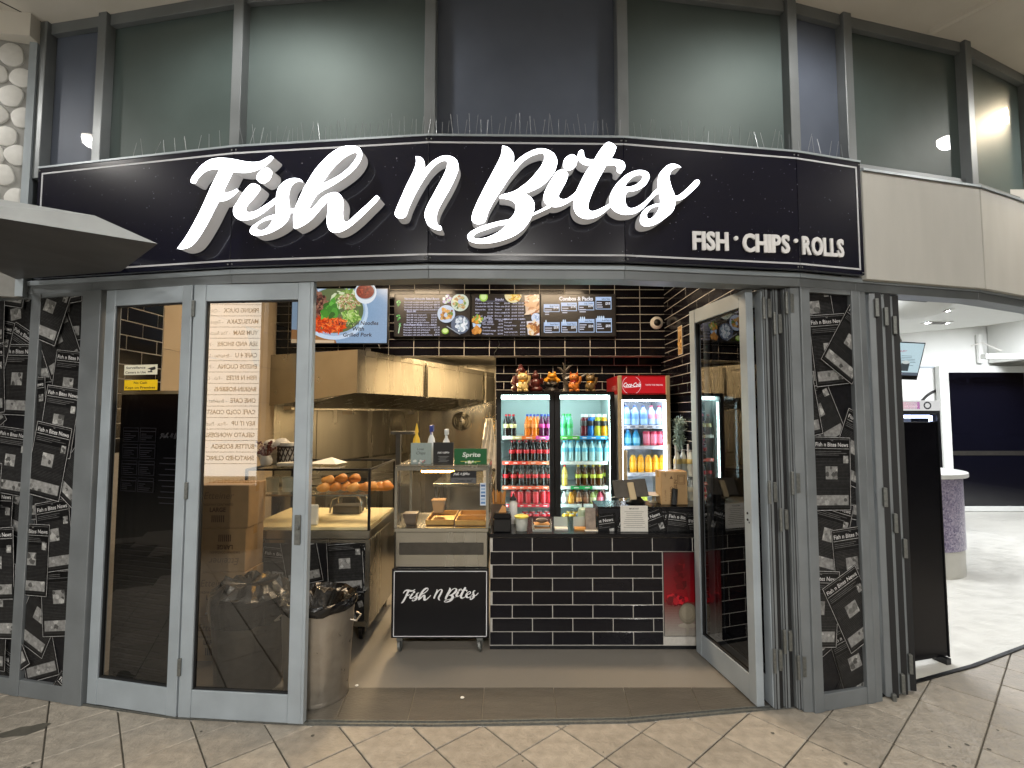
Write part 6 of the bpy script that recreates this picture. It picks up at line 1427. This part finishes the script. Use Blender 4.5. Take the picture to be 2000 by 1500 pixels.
QF = '%s shelf of red-headed fridge'; GB = 'drinks in the red-headed fridge'
BIG = ('big', '#8fb4d8', '#5a86b8', '#2a4a90', 'large pale blue water bottle'); BIGR = ('big', '#9fb4d0', '#c88a98', '#b03048', 'large water bottle with red cap')
row([1223, 1239, 1256, 1272, 1287], QS[0], [BIG, BIG, BIG, BIGR, BIGR], QF % 'top', GB, Y=5.50, s=1.0)
row([1226, 1241, 1262, 1275, 1288], QS[1], [('small', '#2f8ab0', '#6fb8d0', '#2a6a9a', 'teal drink bottle')] * 2 + [('can', '#a82a44', '#c86a7c', '#c0c4c8', 'pink and white drink can')] * 3, QF % 'second', GB, Y=5.50, s=1.25)
row([1235, 1249.5, 1264, 1278, 1291], QS[2], [('juice', '#dc9a08', '#e2a818', '#c9a030', 'yellow juice bottle')] * 5, QF % 'third', GB, Y=5.50, s=1.08)
row([1226, 1240, 1254], QS[3], [('juice', '#a8b830', '#c0cc4a', '#8a9a2a', 'lime green juice bottle')] * 3, QF % 'lowest', GB, Y=5.50, s=1.1)
# wire rack of water bottles by the side wall
br = thing('bottle_rack', 'white wire rack of clear bottles beside the side wall', 'rack', (1.69, 4.95, 0))
mb = MB()
for x in (1.60, 1.79):
    for y in (4.86, 5.06): mb.box(x - .006, x + .006, y - .006, y + .006, .004, 1.47)
mb.build('upright', 'white_plastic', br)
for z in (.62, .90, 1.17): mb = MB(); mb.box(1.592, 1.798, 4.852, 5.068, z - .006, z); mb.build('shelf', 'shelf_wire', br)
for k, z in enumerate((.62, .90, 1.17)):
    for j in range(3): drink('water', 1.632 + j * .066, 4.91 + .03 * (j % 2), z, '#c4cbc8', '#d8d4c0' if k < 2 else '#c9b878', '#8a8a88', 'clear bottle on the white wire rack, %s tier, %s from the carton' % (['lowest', 'middle', 'top'][k], ORD[j]), 'bottles on the wire rack', 1.18)
# tinsel
tn = thing('tinsel_garland', 'grey green tinsel bunch hanging on the side wall', 'garland', (1.76, 5.2, 1.75)); mb = MB()
for k in range(420):
    c = Vector((1.755 + rg.gauss(0, .016), 5.20 + rg.gauss(0, .03), rg.uniform(1.42, 1.72))); dv = Vector((rg.gauss(0, 1), rg.gauss(0, 1), rg.gauss(0, 1))).normalized() * .045; q = Vector((rg.gauss(0, 1), rg.gauss(0, 1), rg.gauss(0, 1))).normalized() * .004
    if c.x + dv.x > 1.81: dv.x *= -1
    mb.face([c - dv + q, c - dv - q, c + dv - q, c + dv + q])
o = mb.build('strands', 'tinsel', tn); o['kind'] = 'stuff'; M('tinsel', '#8fa39a', .35, .3); mb = MB(); mb.tube([(1.80, 5.2, 1.78), (1.775, 5.2, 1.77), (1.76, 5.2, 1.70)], .004, 5); mb.build('hook', 'stainless', tn)

# ------------------------------------------------------------------ figurines on the double fridge
def fig(name, label, u, y=5.52, cat='figurine', s=1.0):
    t = thing(name, label, cat, ((u - 1000) / FPX * y, y, FZ + .001), 0, 'figurines on the double fridge'); t.scale = (s, s, s); return t
for nm, c in (('fig_cream', '#c4ae76'), ('fig_gold', '#c98a20'), ('fig_red', '#8f2418'), ('fig_maroon', '#4a1814'), ('fig_bronze', '#6a5634'), ('fig_grey', '#45403a'), ('fig_dark', '#1e1a18')): M(nm, c, .35, .15 if nm in ('fig_gold', 'fig_bronze') else 0, noise=(40, .3), coat=.2)
def cat_fig(label, u, body, ear, s, bib=None, paw=1):
    t = fig('lucky_cat', label, u, s=s)
    mb = MB(); mb.ball((0, 0, .075), (.068, .06, .08), 16, 10); mb.ball((-.04, -.045, .022), (.028, .03, .022), 10, 7); mb.ball((.04, -.045, .022), (.028, .03, .022), 10, 7); mb.tube([(-.05, -.03, .10), (-.055, -.06, .07), (-.03, -.065, .05)], [.02, .018, .016], 8); mb.tube([(.055 * paw, -.02, .11), (.075 * paw, -.04, .15), (.078 * paw, -.045, .20)], [.02, .018, .02], 8); mb.build('body', body, t, smooth=True, world=False)
    mb = MB(); mb.ball((0, -.012, .185), (.062, .055, .05), 16, 10)
    for sx in (-1, 1): mb.mesh([(sx * .055, -.01, .205), (sx * .018, -.01, .228), (sx * .046, -.012, .262), (sx * .04, .012, .215)], [(0, 1, 2), (1, 3, 2), (3, 0, 2)])
    mb.build('head', body, t, smooth=True, world=False)
    mb = MB()
    for sx in (-1, 1): mb.mesh([(sx * .048, -.016, .213), (sx * .026, -.016, .228), (sx * .043, -.018, .25)], [(0, 1, 2)])
    mb.ball((0, -.066, .178), (.006, .004, .004), 6, 4); mb.build('ear_lining', ear, t, world=False)
    mb = MB()
    for sx in (-1, 1): mb.ball((sx * .024, -.06, .193), (.008, .005, .007), 8, 5)
    mb.build('eye', 'fig_dark', t, world=False)
    mb = MB(); mb.lathe([(.05, .132), (.058, .138), (.05, .146)], 18, cap=False); mb.ball((0, -.06, .125), .013, 8, 6); mb.build('collar', bib or ear, t, smooth=True, world=False)
    return t
cat_fig('cream lucky cat figurine with red ears on the double fridge', 1021, 'fig_cream', 'fig_red', .93, 'fig_gold')
cat_fig('orange and red lucky cat figurine on the double fridge', 1121, 'fig_orange', 'fig_red', .90, 'fig_red'); M('fig_orange', '#b06a2a', .35, noise=(40, .5), coat=.2)
cat_fig('small bronze cat figurine with a scroll, nearest the red fridge header', 1153, 'fig_bronze', 'fig_grey', .84, 'fig_gold')
def seated(label, u, y, s, mat):
    t = fig('seated_figure', label, u, y, s=s); mb = MB(); mb.ball((0, 0, .04), (.09, .06, .045), 14, 8); mb.ball((0, 0, .11), (.058, .048, .07), 14, 9); mb.tube([(-.05, 0, .15), (-.075, -.02, .09), (-.04, -.05, .06)], [.022, .02, .016], 8); mb.tube([(.05, 0, .15), (.08, -.01, .12), (.07, -.03, .17)], [.022, .02, .016], 8); mb.build('body', mat, t, smooth=True, world=False)
    mb = MB(); mb.ball((0, -.005, .205), (.035, .036, .042), 14, 9); mb.ball((0, .0, .25), (.02, .02, .018), 10, 6); mb.ball((-.036, 0, .2), (.008, .012, .02), 8, 5); mb.ball((.036, 0, .2), (.008, .012, .02), 8, 5); mb.ball((0, -.04, .2), (.006, .006, .01), 6, 4); mb.build('head', mat, t, smooth=True, world=False)
seated('tall dark red figurine behind the cream lucky cat', 1017, 5.68, 1.25, 'fig_maroon')
seated('small dark red figurine beside the cream lucky cat', 1046, 5.62, .95, 'fig_maroon')
t = fig('money_frog', 'golden frog figurine sitting on a silver heap with dark base', 1078)
mb = MB(); mb.lathe([(.085, 0), (.09, .02), (.06, .06), (.075, .075)], 20); mb.build('base', 'fig_dark', t, smooth=True, world=False)
mb = MB()
for k in range(60): a = rg.uniform(0, 6.28); r = rg.uniform(.02, .085); z = .08 + .04 * (1 - r / .09) + rg.uniform(0, .012); mb.lathe([(.018, -.003), (.018, .003)], 10, (r * math.cos(a), r * math.sin(a), z), Matrix.Rotation(rg.uniform(-.6, .6), 4, 'X'))
mb.build('coin_heap', 'fig_grey', t, world=False)
mb = MB(); mb.ball((0, 0, .155), (.065, .055, .04), 16, 9); mb.ball((0, -.03, .185), (.05, .042, .032), 14, 8); mb.ball((-.03, -.045, .215), .014, 8, 6); mb.ball((.03, -.045, .215), .014, 8, 6)
for sx in (-1, 1): mb.tube([(sx * .05, -.03, .15), (sx * .075, -.06, .13), (sx * .055, -.085, .118)], [.02, .016, .014], 8); mb.ball((sx * .06, .02, .14), (.03, .035, .025), 10, 7)
mb.build('frog', 'fig_gold', t, smooth=True, world=False)
t = fig('twisted_root', 'grey twisted root ornament behind the golden frog', 1104, 5.72)
mb = MB(); mb.tube([(0, 0, 0), (.01, 0, .10), (-.01, 0, .20), (.0, 0, .27)], [.05, .035, .03, .02], 8); mb.tube([(.0, 0, .16), (.08, 0, .20), (.16, 0, .17), (.22, 0, .21), (.26, 0, .22)], [.03, .022, .018, .014, .006], 7); mb.tube([(0, 0, .22), (-.06, 0, .29), (-.09, 0, .30)], [.02, .014, .005], 6); mb.tube([(0, 0, .25), (.05, 0, .31), (.09, 0, .33)], [.02, .014, .005], 6); mb.tube([(0, 0, .26), (-.01, 0, .33), (-.03, 0, .36)], [.018, .012, .004], 6); mb.build('root', 'fig_grey', t, smooth=True, world=False)
mb = MB(); mb.lathe([(.07, 0), (.075, .01), (.06, .02)], 16); mb.build('base', 'fig_dark', t, world=False)

# ------------------------------------------------------------------ bins and cartons by the closed doors
def bin_(label, x, y, r0, r1, h_, mat, bag, ribs=True):
    t = thing('rubbish_bin', label, 'bin', (x, y, .004), 0, 'rubbish bins')
    prof = [(r0 * .97, .001), (r0, .006), (r0, .02)]; n = 48; mb = MB()
    pr_ = [(r0, .0), (r0 + .004, .012), (r0, .024)] + [(r0 + (r1 - r0) * f, .03 + (h_ - .06) * f) for f in [i / 10 for i in range(11)]] + [(r1 + .006, h_ - .03), (r1, h_ - .018), (r1 + .008, h_ - .008), (r1 + .004, h_), (r1 - .006, h_ - .004), (r1 - .012, h_ - .1)]
    vs = []
    for rr, z in pr_:
        for k in range(n):
            a = 2 * math.pi * k / n; q = rr * (1 + (.011 * (1 if k % 4 < 2 else -1) if (ribs and .08 < z < h_ * .80) else 0)); vs.append((q * math.cos(a), q * math.sin(a), z))
    mb.mesh(vs, [(i * n + k, i * n + (k + 1) % n, (i + 1) * n + (k + 1) % n, (i + 1) * n + k) for i in range(len(pr_) - 1) for k in range(n)] + [list(range(n))[::-1]])
    mb.build('drum', mat, t, smooth=True, world=False)
    mb = MB(); vs = []; lo = bag[0]
    lv = [(r1 + .008, h_ - lo, .004), (r1 + .016, h_ - lo * .5, .010), (r1 + .016, h_ - .005, .012), (r1 + .006, h_ + .012, .012), (r1 - .02, h_ + bag[1] * .4, .02), (r1 * .70, h_ + bag[1], .03), (r1 * .35, h_ + bag[1] * .75 - bag[2], .03), (.01, h_ + bag[1] * .6 - bag[2], .0)]
    rb_ = random.Random(int(x * 100)); m = 40
    for i, (rr, z, j) in enumerate(lv):
        for k in range(m):
            a = 2 * math.pi * k / m; w = math.sin(k * 1.7 + i) * .5 + rb_.uniform(-1, 1); vs.append(((rr + j * w * .35) * math.cos(a), (rr + j * w * .35) * math.sin(a), z + j * w * (.6 if i else 2.0)))
    mb.mesh(vs, [(i * m + k, i * m + (k + 1) % m, (i + 1) * m + (k + 1) % m, (i + 1) * m + k) for i in range(len(lv) - 1) for k in range(m)]); mb.build('liner_bag', 'bag', t, world=False)
    for sx in (-1, 1):
        mb = MB(); mb.tube([(sx * (r1 + .002), -.06, h_ * .80), (sx * (r1 + .035), -.05, h_ * .78), (sx * (r1 + .035), .05, h_ * .78), (sx * (r1 + .002), .06, h_ * .80)], .006, 6); mb.build('handle', 'galvanised', t, world=False)
    return t
bin_('galvanised metal bin with black liner beside the door edge', -1.243, 3.262, .192, .222, .60, 'galvanised', (.05, -.02, .12))
bin_('dark bin overflowing with a shiny black bag behind the door glass', -1.735, 3.37, .20, .235, .60, 'steel_dark', (.16, .075, .0), True)
def d_box(flip):
    def f(pr, w, h_):
        c = '#5a3c22'
        if flip: pr.xf(0, h_, math.pi)
        pr.text('Etteiner', -w * .75, h_ * .68, h_ * .16, '#7d6347', w=w * 1.15, slant=.2); pr.text('TAKEAWAY CONTAINERS', -w * .8, h_ * .52, h_ * .055, c, w=w * 1.2); pr.text('LARGE', -w * .5, h_ * .38, h_ * .10, c, bold=.03, w=w * .62)
        for k in range(7): pr.rect(-w * .42 + k * w * .075, h_ * .14, -w * .38 + k * w * .075, h_ * .30, c, k == 0)
    return f
BZ = [.004, .318, .632, .946]
BN = ['cardboard carton at the bottom of the stack behind the door glass', 'cardboard carton second from the bottom of the stack', 'upside-down cardboard carton second from the top of the stack', 'cardboard carton marked large on top of the stack']
for k, z in enumerate(BZ): carton('carton', BN[k], -2.31 + .008 * (k % 2), -1.94 + .008 * (k % 2), 3.66, 3.92, z, z + .3125, d_box(k == 2), rot=rg.uniform(-.03, .03))
# crumbs and stains on the floor
for u, v, lb in ((697, 1342, 'pale food scrap on the vinyl floor near the bin'), (903, 1366, 'pale food scrap on the slate threshold tiles')):
    r = ray(u, v); t_ = -EYE / r.z; p = r * t_; mb = MB(); mb.ball((0, 0, 0), (.012, .009, .005), 8, 5, jit=.3); o = mb.build('food_scrap', 'paper'); o.location = (p.x, p.y, .012); tag(o, lb, 'scrap')
# dark stain on the paving
mb = MB(); r = ray(45, 1428); q = r * (-EYE / r.z); pts = []
for k in range(14): a = k / 14 * 6.283; pts.append((q.x + .115 * math.cos(a) * rg.uniform(.8, 1.1) + .03 * math.sin(a), q.y + .06 * math.sin(a) * rg.uniform(.8, 1.2) + .02 * math.cos(a), .0028))
mb.face(pts); o = mb.build('paving_stain', 'stain'); tag(o, 'dark stain on the paving in front of the awning end', 'stain'); M('stain', '#4a473f', .7, noise=(30, .25))
# gum spots and scuffs on the paving: too many and small to count
mb = MB()
for k in range(90):
    x, y = rg.uniform(-3.4, 4.2), rg.uniform(1.6, 2.9); rr_ = rg.choice((.004, .006, .008, .011)); pts = []
    for i in range(8): a = i / 8 * 6.283; q = rr_ * rg.uniform(.7, 1.2); pts.append((x + q * math.cos(a), y + q * math.sin(a), .0026))
    mb.face(pts)
o = mb.build('gum_spots', 'stain'); o['kind'] = 'stuff'; o['label'] = 'small dark gum spots scattered over the paving'; o['category'] = 'stain'
# ------------------------------------------------------------------ neighbouring bright shop
M('concrete_pale', '#b4b2aa', .42, noise=(7, .07), bump=(22, .2), rvar=.12)
M('wall_white', '#d2d3cf', .7, noise=(5, .02)); M('mosaic', '#7a6f8c', .35, noise=(60, .3)); M('door_black', '#0b0b14', .12, coat=.5)
THR = [(2.30, 3.22), (2.62, 3.37), (3.256, 3.60), (4.065, 3.955), (5.2, 4.6)]
mb = MB(); mb.face([(p[0], p[1], .003) for p in THR] + [(12, 4.6, .003), (12, 10.5, .003), (2.0, 10.5, .003), (2.0, 3.35, .003)]); o = mb.build('floor_next_shop', 'concrete_pale'); struct(o)
mb = MB()
for a, b in zip(THR, THR[1:]): mb.slab(a, b, -.014, .012, .0, .010)
o = mb.build('door_track', 'black_metal'); tag(o, 'dark floor track across the bright shop entrance', 'track')
wl_ = thing('shop_wall', 'white back wall of the bright neighbouring shop', 'wall', (8, 9.6, 0))
mb = MB(); mb.box(5.2, 12, 9.2, 9.3, 0, 3.5); mb.build('wall', 'wall_white', wl_)
mb = MB(); mb.box(5.2, 8.75, 9.19, 9.2, 2.63, 2.66); mb.build('picture_rail', 'aluminium_pale', wl_)
mb = MB(); mb.tube([(8.72, 9.16, 2.72), (8.72, 9.16, 3.25)], .05, 10); mb.build('pipe', 'wall_white', wl_)
s2 = thing('shop_wall', 'grey return wall in the bright shop beyond its black door', 'wall', (9.3, 8.5, 0)); mb = MB(); mb.box(8.9, 9.0, 5.0, 9.18, 2.72, 3.5); mb.box(8.1, 9.5, 8.4, 8.5, 2.72, 2.80); mb.build('wall', 'wall_white', s2)
s3 = thing('shop_wall', 'white party wall beside the folded leaves of the bright shop', 'wall', (2.2, 6, 0)); mb = MB(); mb.box(1.96, 2.05, 3.36, 9.2, 0, 3.5); mb.build('wall', 'wall_white', s3)
mb = MB(); mb.box(1.96, 12, 3.7, 9.6, 3.42, 3.5); ce = mb.build('ceiling_next_shop', 'ceiling_white'); struct(ce)
# round dropped ceiling
dc = thing('dropped_ceiling', 'round white dropped ceiling in the bright shop', 'ceiling', (5.6, 6.9, 3.2)); mb = MB(); mb.lathe([(2.6, 0), (2.6, .2)], 64, (5.35, 6.6, 3.2)); mb.build('disc', 'wall_white', dc)
mb = MB(); mb.lathe([(.02, 0), (.35, .02), (.47, .12), (.48, .26)], 36, (4.55, 5.7, 2.90)); o = mb.build('ceiling_cassette', 'wall_white', smooth=True); tag(o, 'white rounded ceiling unit above the hanging menu screen', 'ceiling unit')
for u, v, lb, Y in ((1828, 606, 'ceiling vent with slats, nearer the shop opening', 5.7), (1830, 630, 'ceiling vent with slats, nearer the white back wall', 6.7)):
    p = at(u, v, Y); r = ray(u, v); k = (3.195 - EYE) / r.z; p = r * k
    t = thing('ceiling_vent', lb, 'vent', (p.x, p.y, 3.199), group='ceiling vents'); mb = MB(); mb.box(-.18, .18, -.09, .09, -.012, -.0005); mb.build('frame', 'wall_white', t, world=False)
    for j in range(8): mb = MB(); mb.box(-.13 + j * .035, -.108 + j * .035, -.07, .07, -.020, -.0125); mb.build('slat', 'steel_dark', t, world=False)
    for j in (-1, 1): mb = MB(); mb.box(j * .155 - .015, j * .155 + .015, -.02, .02, -.018, -.0125); mb.build('lamp', 'lamp_white', t, world=False)
panel_light(8.3, 7.3, 3.418, .9, .5, 'lamp_white', 'bright panel light beyond the dropped ceiling of the neighbouring shop')
panel_light(3.4, 5.4, 3.198, .9, .4, 'lamp_white', 'added unseen panel light brightening the neighbouring shop beyond the folded leaves')  # added behind the pillar to brighten this shop
panel_light(8.6, 5.4, 3.418, .9, .5, 'lamp_white', 'added unseen panel light at the far end of the neighbouring shop')  # also added, outside the frame, to whiten the shop interior
panel_light(5.2, 9.0 - .6, 3.198, .8, .3, 'lamp_white', 'bright panel light over the neighbouring shop fridge')
# black glazed door with white frame
bdr = thing('glazed_door', 'white framed door with black glass in the bright shop', 'door', (8.2, 9.15, 0))
x0, x1 = at(1842, 900, 9.1).x, 9.6
mb = MB(); mb.box(x0, x0 + .17, 9.08, 9.18, .01, 2.66); mb.box(x1 - .12, x1, 9.08, 9.18, .01, 2.66); mb.box(x0 + .171, x1 - .121, 9.082, 9.178, 2.54, 2.659); mb.box(x0 + .171, x1 - .121, 9.082, 9.178, .01, .10); mb.build('frame', 'wall_white', bdr, bevel=.004)
mb = MB(); mb.box(x0 + .172, x1 - .122, 9.11, 9.13, .10, 2.54); mb.build('pane', 'door_black', bdr)
mb = MB(); mb.box(x0 + .172, x1 - .122, 9.10, 9.109, 1.02, 1.10); mb.build('mid_rail', 'steel_dark', bdr)
mb = MB(); mb.tube([(8.6, 9.17, 3.05), (8.72, 9.1, 3.10), (8.85, 8.95, 2.95), (9.05, 8.88, 2.86)], .012, 6); o = mb.build('power_cable', 'white_plastic'); tag(o, 'white cable drooping above the black glazed door', 'cable')
# hanging menu screen
p0, p1 = at(1741, 735, 5.6), at(1793, 674, 5.6)
hs = thing('hanging_screen', 'tilted pale menu screen hanging in the bright shop', 'screen', ((p0.x + p1.x) / 2, 5.6, p0.z))
ux = Vector((1, .10, -.03)).normalized(); uy = Vector((.09, -.25, 1)).normalized(); w, h_ = .62, .43; nn_ = ux.cross(uy)
o_ = Vector((p1.x - .60, 5.6, p0.z - .02))
mb = MB(); c4 = [o_, o_ + ux * w, o_ + ux * w + uy * h_, o_ + uy * h_]; mb.mesh([p for p in c4] + [p - nn_ * .04 for p in c4], [(0, 1, 2, 3), (7, 6, 5, 4), (0, 4, 5, 1), (1, 5, 6, 2), (2, 6, 7, 3), (3, 7, 4, 0)]); mb.build('casing', 'black_plastic', hs)
pr = Print(); pr.rect(.012, .05, w - .012, h_ - .012, '#bfd8e0'); pr.text('Ice', .24, h_ - .08, .022, '#b02a5a'); pr.text('YOGHURT', .24, h_ - .115, .022, '#b02a5a', w=.17)
for k in range(7): pr.rect(.16, h_ - .16 - k * .018, .16 + rg.uniform(.06, .12), h_ - .155 - k * .018, '#6a7f8a', k == 0); pr.rect(.36, h_ - .16 - k * .018, .36 + rg.uniform(.1, .2), h_ - .155 - k * .018, '#6a7f8a', False)
pr.rect(.38, .10, .48, .19, '#40484c'); pr.disc(.43, .20, .05, .02, '#c9d2d0', 14); pr.rect(.012, .05, w - .012, .085, '#5a6470'); pr.text('Coffee', .36, .06, .016, '#d8c8e0'); pr.build('display', 'screen', hs, o_ + nn_ * .001, ux, uy)
mb = MB(); mb.tube([o_ + ux * .3 + uy * h_, o_ + ux * .3 + uy * h_ + V(0, .1, .25)], .02, 8); mb.build('hanger', 'steel_dark', hs)
# fridge in that shop
nf_ = thing('display_fridge', 'black fridge with pink and white header in the bright shop', 'fridge', (6.2, 8.0, 0))
a, b = at(1757, 900, 7.9), at(1844, 900, 7.9)
fx0, fx1 = a.x, b.x; zt, zh = at(1800, 782, 7.9).z, at(1800, 802, 7.9).z
mb = MB(); mb.box(fx0, fx0 + .05, 7.93, 8.55, .02, zh); mb.box(fx1 - .05, fx1, 7.93, 8.55, .02, zh); mb.box(fx0 + .051, fx1 - .051, 8.50, 8.55, .02, zh); mb.box(fx0 + .051, fx1 - .051, 7.93, 8.49, zh - .06, zh); mb.box(fx0 + .051, fx1 - .051, 7.93, 8.49, .02, .4); mb.build('cabinet', 'black_metal', nf_)
mb = MB(); mb.box(fx0, fx1, 7.93, 8.55, zh + .002, zt); mb.build('header_box', 'white_plastic', nf_)
pr = Print(); W = fx1 - fx0; Hh = zt - zh; pr.rect(.0, 0, W, Hh, '#d8d8d6')
for k in range(12): f = k / 11; pr.rect(W * (.15 + .40 * k / 12), Hh * .15, W * (.15 + .40 * (k + 1) / 12), Hh * .85, (.75 - .35 * f, .06, .22 + .14 * f), False)
pr.z += .0004; pr.text('ice cream', W * .2, Hh * .35, Hh * .2, '#ffd8e8', w=W * .3); pr.disc(W * .72, Hh * .5, W * .09, Hh * .38, '#2a2a2c', 14); pr.disc(W * .72, Hh * .5, W * .06, Hh * .25, '#d8d8d6', 8)
pr.build('header_sign', 'screen', nf_, (fx0, 7.928, zh + .001))
mb = MB(); mb.box(fx0 + .07, fx0 + .10, 7.96, 8.0, .5, zh - .08); mb.box(fx1 - .13, fx1 - .10, 7.96, 8.0, .5, zh - .08); mb.box(fx0 + .11, fx1 - .14, 7.96, 8.0, zh - .12, zh - .07); mb.build('lamp', 'lamp_blue', nf_); M('lamp_blue', '#ffffff', emit=5, ecol='#b8c8ff')
mb = MB(); mb.box(fx0 + .052, fx1 - .052, 8.45, 8.49, .41, zh - .061); mb.build('liner', 'fridge_inner_white', nf_)
for z in (.7, 1.0, 1.3): mb = MB(); mb.box(fx0 + .055, fx1 - .055, 8.0, 8.44, z, z + .012); mb.build('shelf', 'shelf_wire', nf_)
# curved counter with purple mosaic
cn = thing('mosaic_counter', 'rounded counter with purple mosaic front in the bright shop', 'counter', (4.75, 6.3, 0))
cxc, cyc, rr = 4.64, 5.95, .55
mb = MB(); mb.lathe([(rr, .29), (rr, 1.07)], 48, (cxc, cyc, 0)); mb.build('mosaic_front', 'mosaic_tiles', cn, smooth=True)
mb = MB(); mb.lathe([(rr - .01, .003), (rr - .01, .285)], 48, (cxc, cyc, 0)); mb.build('plinth', 'concrete_pale', cn, smooth=True)
mb = MB(); mb.lathe([(rr + .05, 1.075), (rr + .05, 1.125)], 48, (cxc, cyc, 0)); mb.build('counter_top', 'wall_white', cn, bevel=.005)
mb = MB(); mb.box(cxc + rr - .02, cxc + rr + .05, cyc - .06, cyc + .5, .003, 1.073); mb.build('end_panel', 'wall_white', cn)
# small mosaic chips
m = bpy.data.materials.new('mosaic_tiles'); m.use_nodes = True; MATS['mosaic_tiles'] = m
n_ = m.node_tree.nodes; l_ = m.node_tree.links; bsd = n_['Principled BSDF']; tcx = n_.new('ShaderNodeTexCoord'); vo = n_.new('ShaderNodeTexVoronoi'); vo.inputs['Scale'].default_value = 60
rmp = n_.new('ShaderNodeValToRGB'); rmp.color_ramp.elements[0].color = (*hx('#4a4266'), 1); rmp.color_ramp.elements[1].color = (*hx('#b0a8b8'), 1)
l_.new(tcx.outputs['Object'], vo.inputs['Vector']); l_.new(vo.outputs['Color'], rmp.inputs[0]); l_.new(rmp.outputs[0], bsd.inputs['Base Color']); bsd.inputs['Roughness'].default_value = .3
# standing black board by the entrance
sb = thing('standing_board', 'tall black board standing at the bright shop entrance', 'board', (2.93, 3.65, 0))
a, b = (2.70, 3.54), (3.13, 3.655)
mb = MB(); mb.slab(a, b, 0, .035, .045, 1.72); mb.build('board', 'black_laminate', sb, bevel=.003)
mb = MB(); mb.slab((b[0], b[1]), (b[0] + .010, b[1] + .003), -.006, .045, .04, 1.725); mb.build('edge_trim', 'black_metal', sb)
mb = MB(); mb.slab((b[0] - .06, b[1] - .018), (b[0] - .02, b[1] - .006), -.03, .07, .003, .045); mb.slab((a[0] + .02, a[1] + .006), (a[0] + .06, a[1] + .018), -.03, .07, .003, .045); mb.build('foot', 'black_plastic', sb)
# arch emblem on the wall by the fridge
ar = thing('wall_emblem', 'black arc emblem on the white wall above the fridge', 'sign', (6.6, 9.18, 2.0)); c = at(1850, 800, 9.15)
pr = Print(); pr.ring(0, 0, .50, .55, '#22201f', 80, 170, 40); pr.poly([(-.35, .02), (-.22, .10), (-.1, .02)], '#22201f'); pr.build('print', 'print_matt', ar, (c.x, 9.185, c.z - .15))

# ------------------------------------------------------------------ illuminated directory beside the viewer (mirrored in the closed door glass)
pa, pb = Vector((*P2(0), 0)) + Vector((-d2.y, d2.x, 0)) * .0225, Vector((*P2(L2), 0)) + Vector((-d2.y, d2.x, 0)) * .0225
nv = Vector((-d2.y, d2.x, 0))
def mirror(p): return p - nv * (2 * (p - pa).dot(nv))
YV = 6.6
vl, vr = at(352, 948, YV), at(500, 948, YV); vt = at(500, 573, YV)
ml, mr = mirror(vl), mirror(vr); zb, ztp = vl.z, vt.z
dirb = thing('directory_board', 'tall illuminated white shop directory standing across the paving', 'sign', ((ml.x + mr.x) / 2, (ml.y + mr.y) / 2, 0))
ux = (ml - mr).normalized(); W = (ml - mr).length; Hh = ztp - zb
pr = Print(); pr.rect(0, 0, W, Hh, '#f2efe6')
names = [('LAZY E', 'Grill'), ('PEKING DUCK', 'Chinese'), ('MATSUZAKA', 'Teppanyaki'), ('YUM SIAM', 'Thai Restaurant'), ('SEA AND SHORE', 'Modern'), ('CAFE 4 U', 'Breakfast - Lunch'), ('ENZOS CUCINA', 'Pizza'), ('FISH N BITES', 'Fish - Chips'), ('BASKIN-ROBBINS', 'Ice cream'), ('ONE CAFE', 'Breakfast - Lunch'), ('CAFE GOLD COAST', 'Bar'), ('REV IT UP', 'Pizza - Pasta'), ('GELATO WONDERLAND', ''), ('BUTTER BODEGA', 'Coffee'), ('SNATCHED CLINIC', 'Beauty')]
rh = Hh / 16.9
for k, (a, b) in enumerate(names):
    y = Hh - (k + 1.02) * rh; pr.rect(0, y - .004, W, y + .004, '#4a4644')
    wd = pr.text(a, .035, y + rh * .30, rh * .40, '#1c1a1a', bold=.02, sx=.86)
    if b: pr.text('- ' + b, .035 + wd + .05, y + rh * .30, rh * .32, '#3a3634', sx=.8)
pr.rect(0, 0, W, rh * .8, '#6f665a'); pr.text('BASEMENT', .09, rh * .22, rh * .42, '#241f1c', bold=.02, w=W * .55); pr.frame(.02, rh * .2, .07, rh * .66, .008, '#241f1c')
face_n = -nv
pr.build('listing', 'lightbox', dirb, Vector((mr.x, mr.y, zb)), ux, (0, 0, 1))
bk_ = ux.cross(Vector((0, 0, 1)))
mb = MB(); q = [Vector((mr.x, mr.y, 0)) - ux * .04, Vector((ml.x, ml.y, 0)) + ux * .04]; mb.slab((q[0].x - bk_.x * .002, q[0].y - bk_.y * .002), (q[1].x - bk_.x * .002, q[1].y - bk_.y * .002), 0, .12, .002, ztp + .06); mb.build('cabinet', 'aluminium', dirb)

# ------------------------------------------------------------------ hand every mesh its material
for me in bpy.data.meshes:
    mt = PENDING.get(me.name)
    if mt is not None and not me.materials: me.materials.append(MATS[mt])
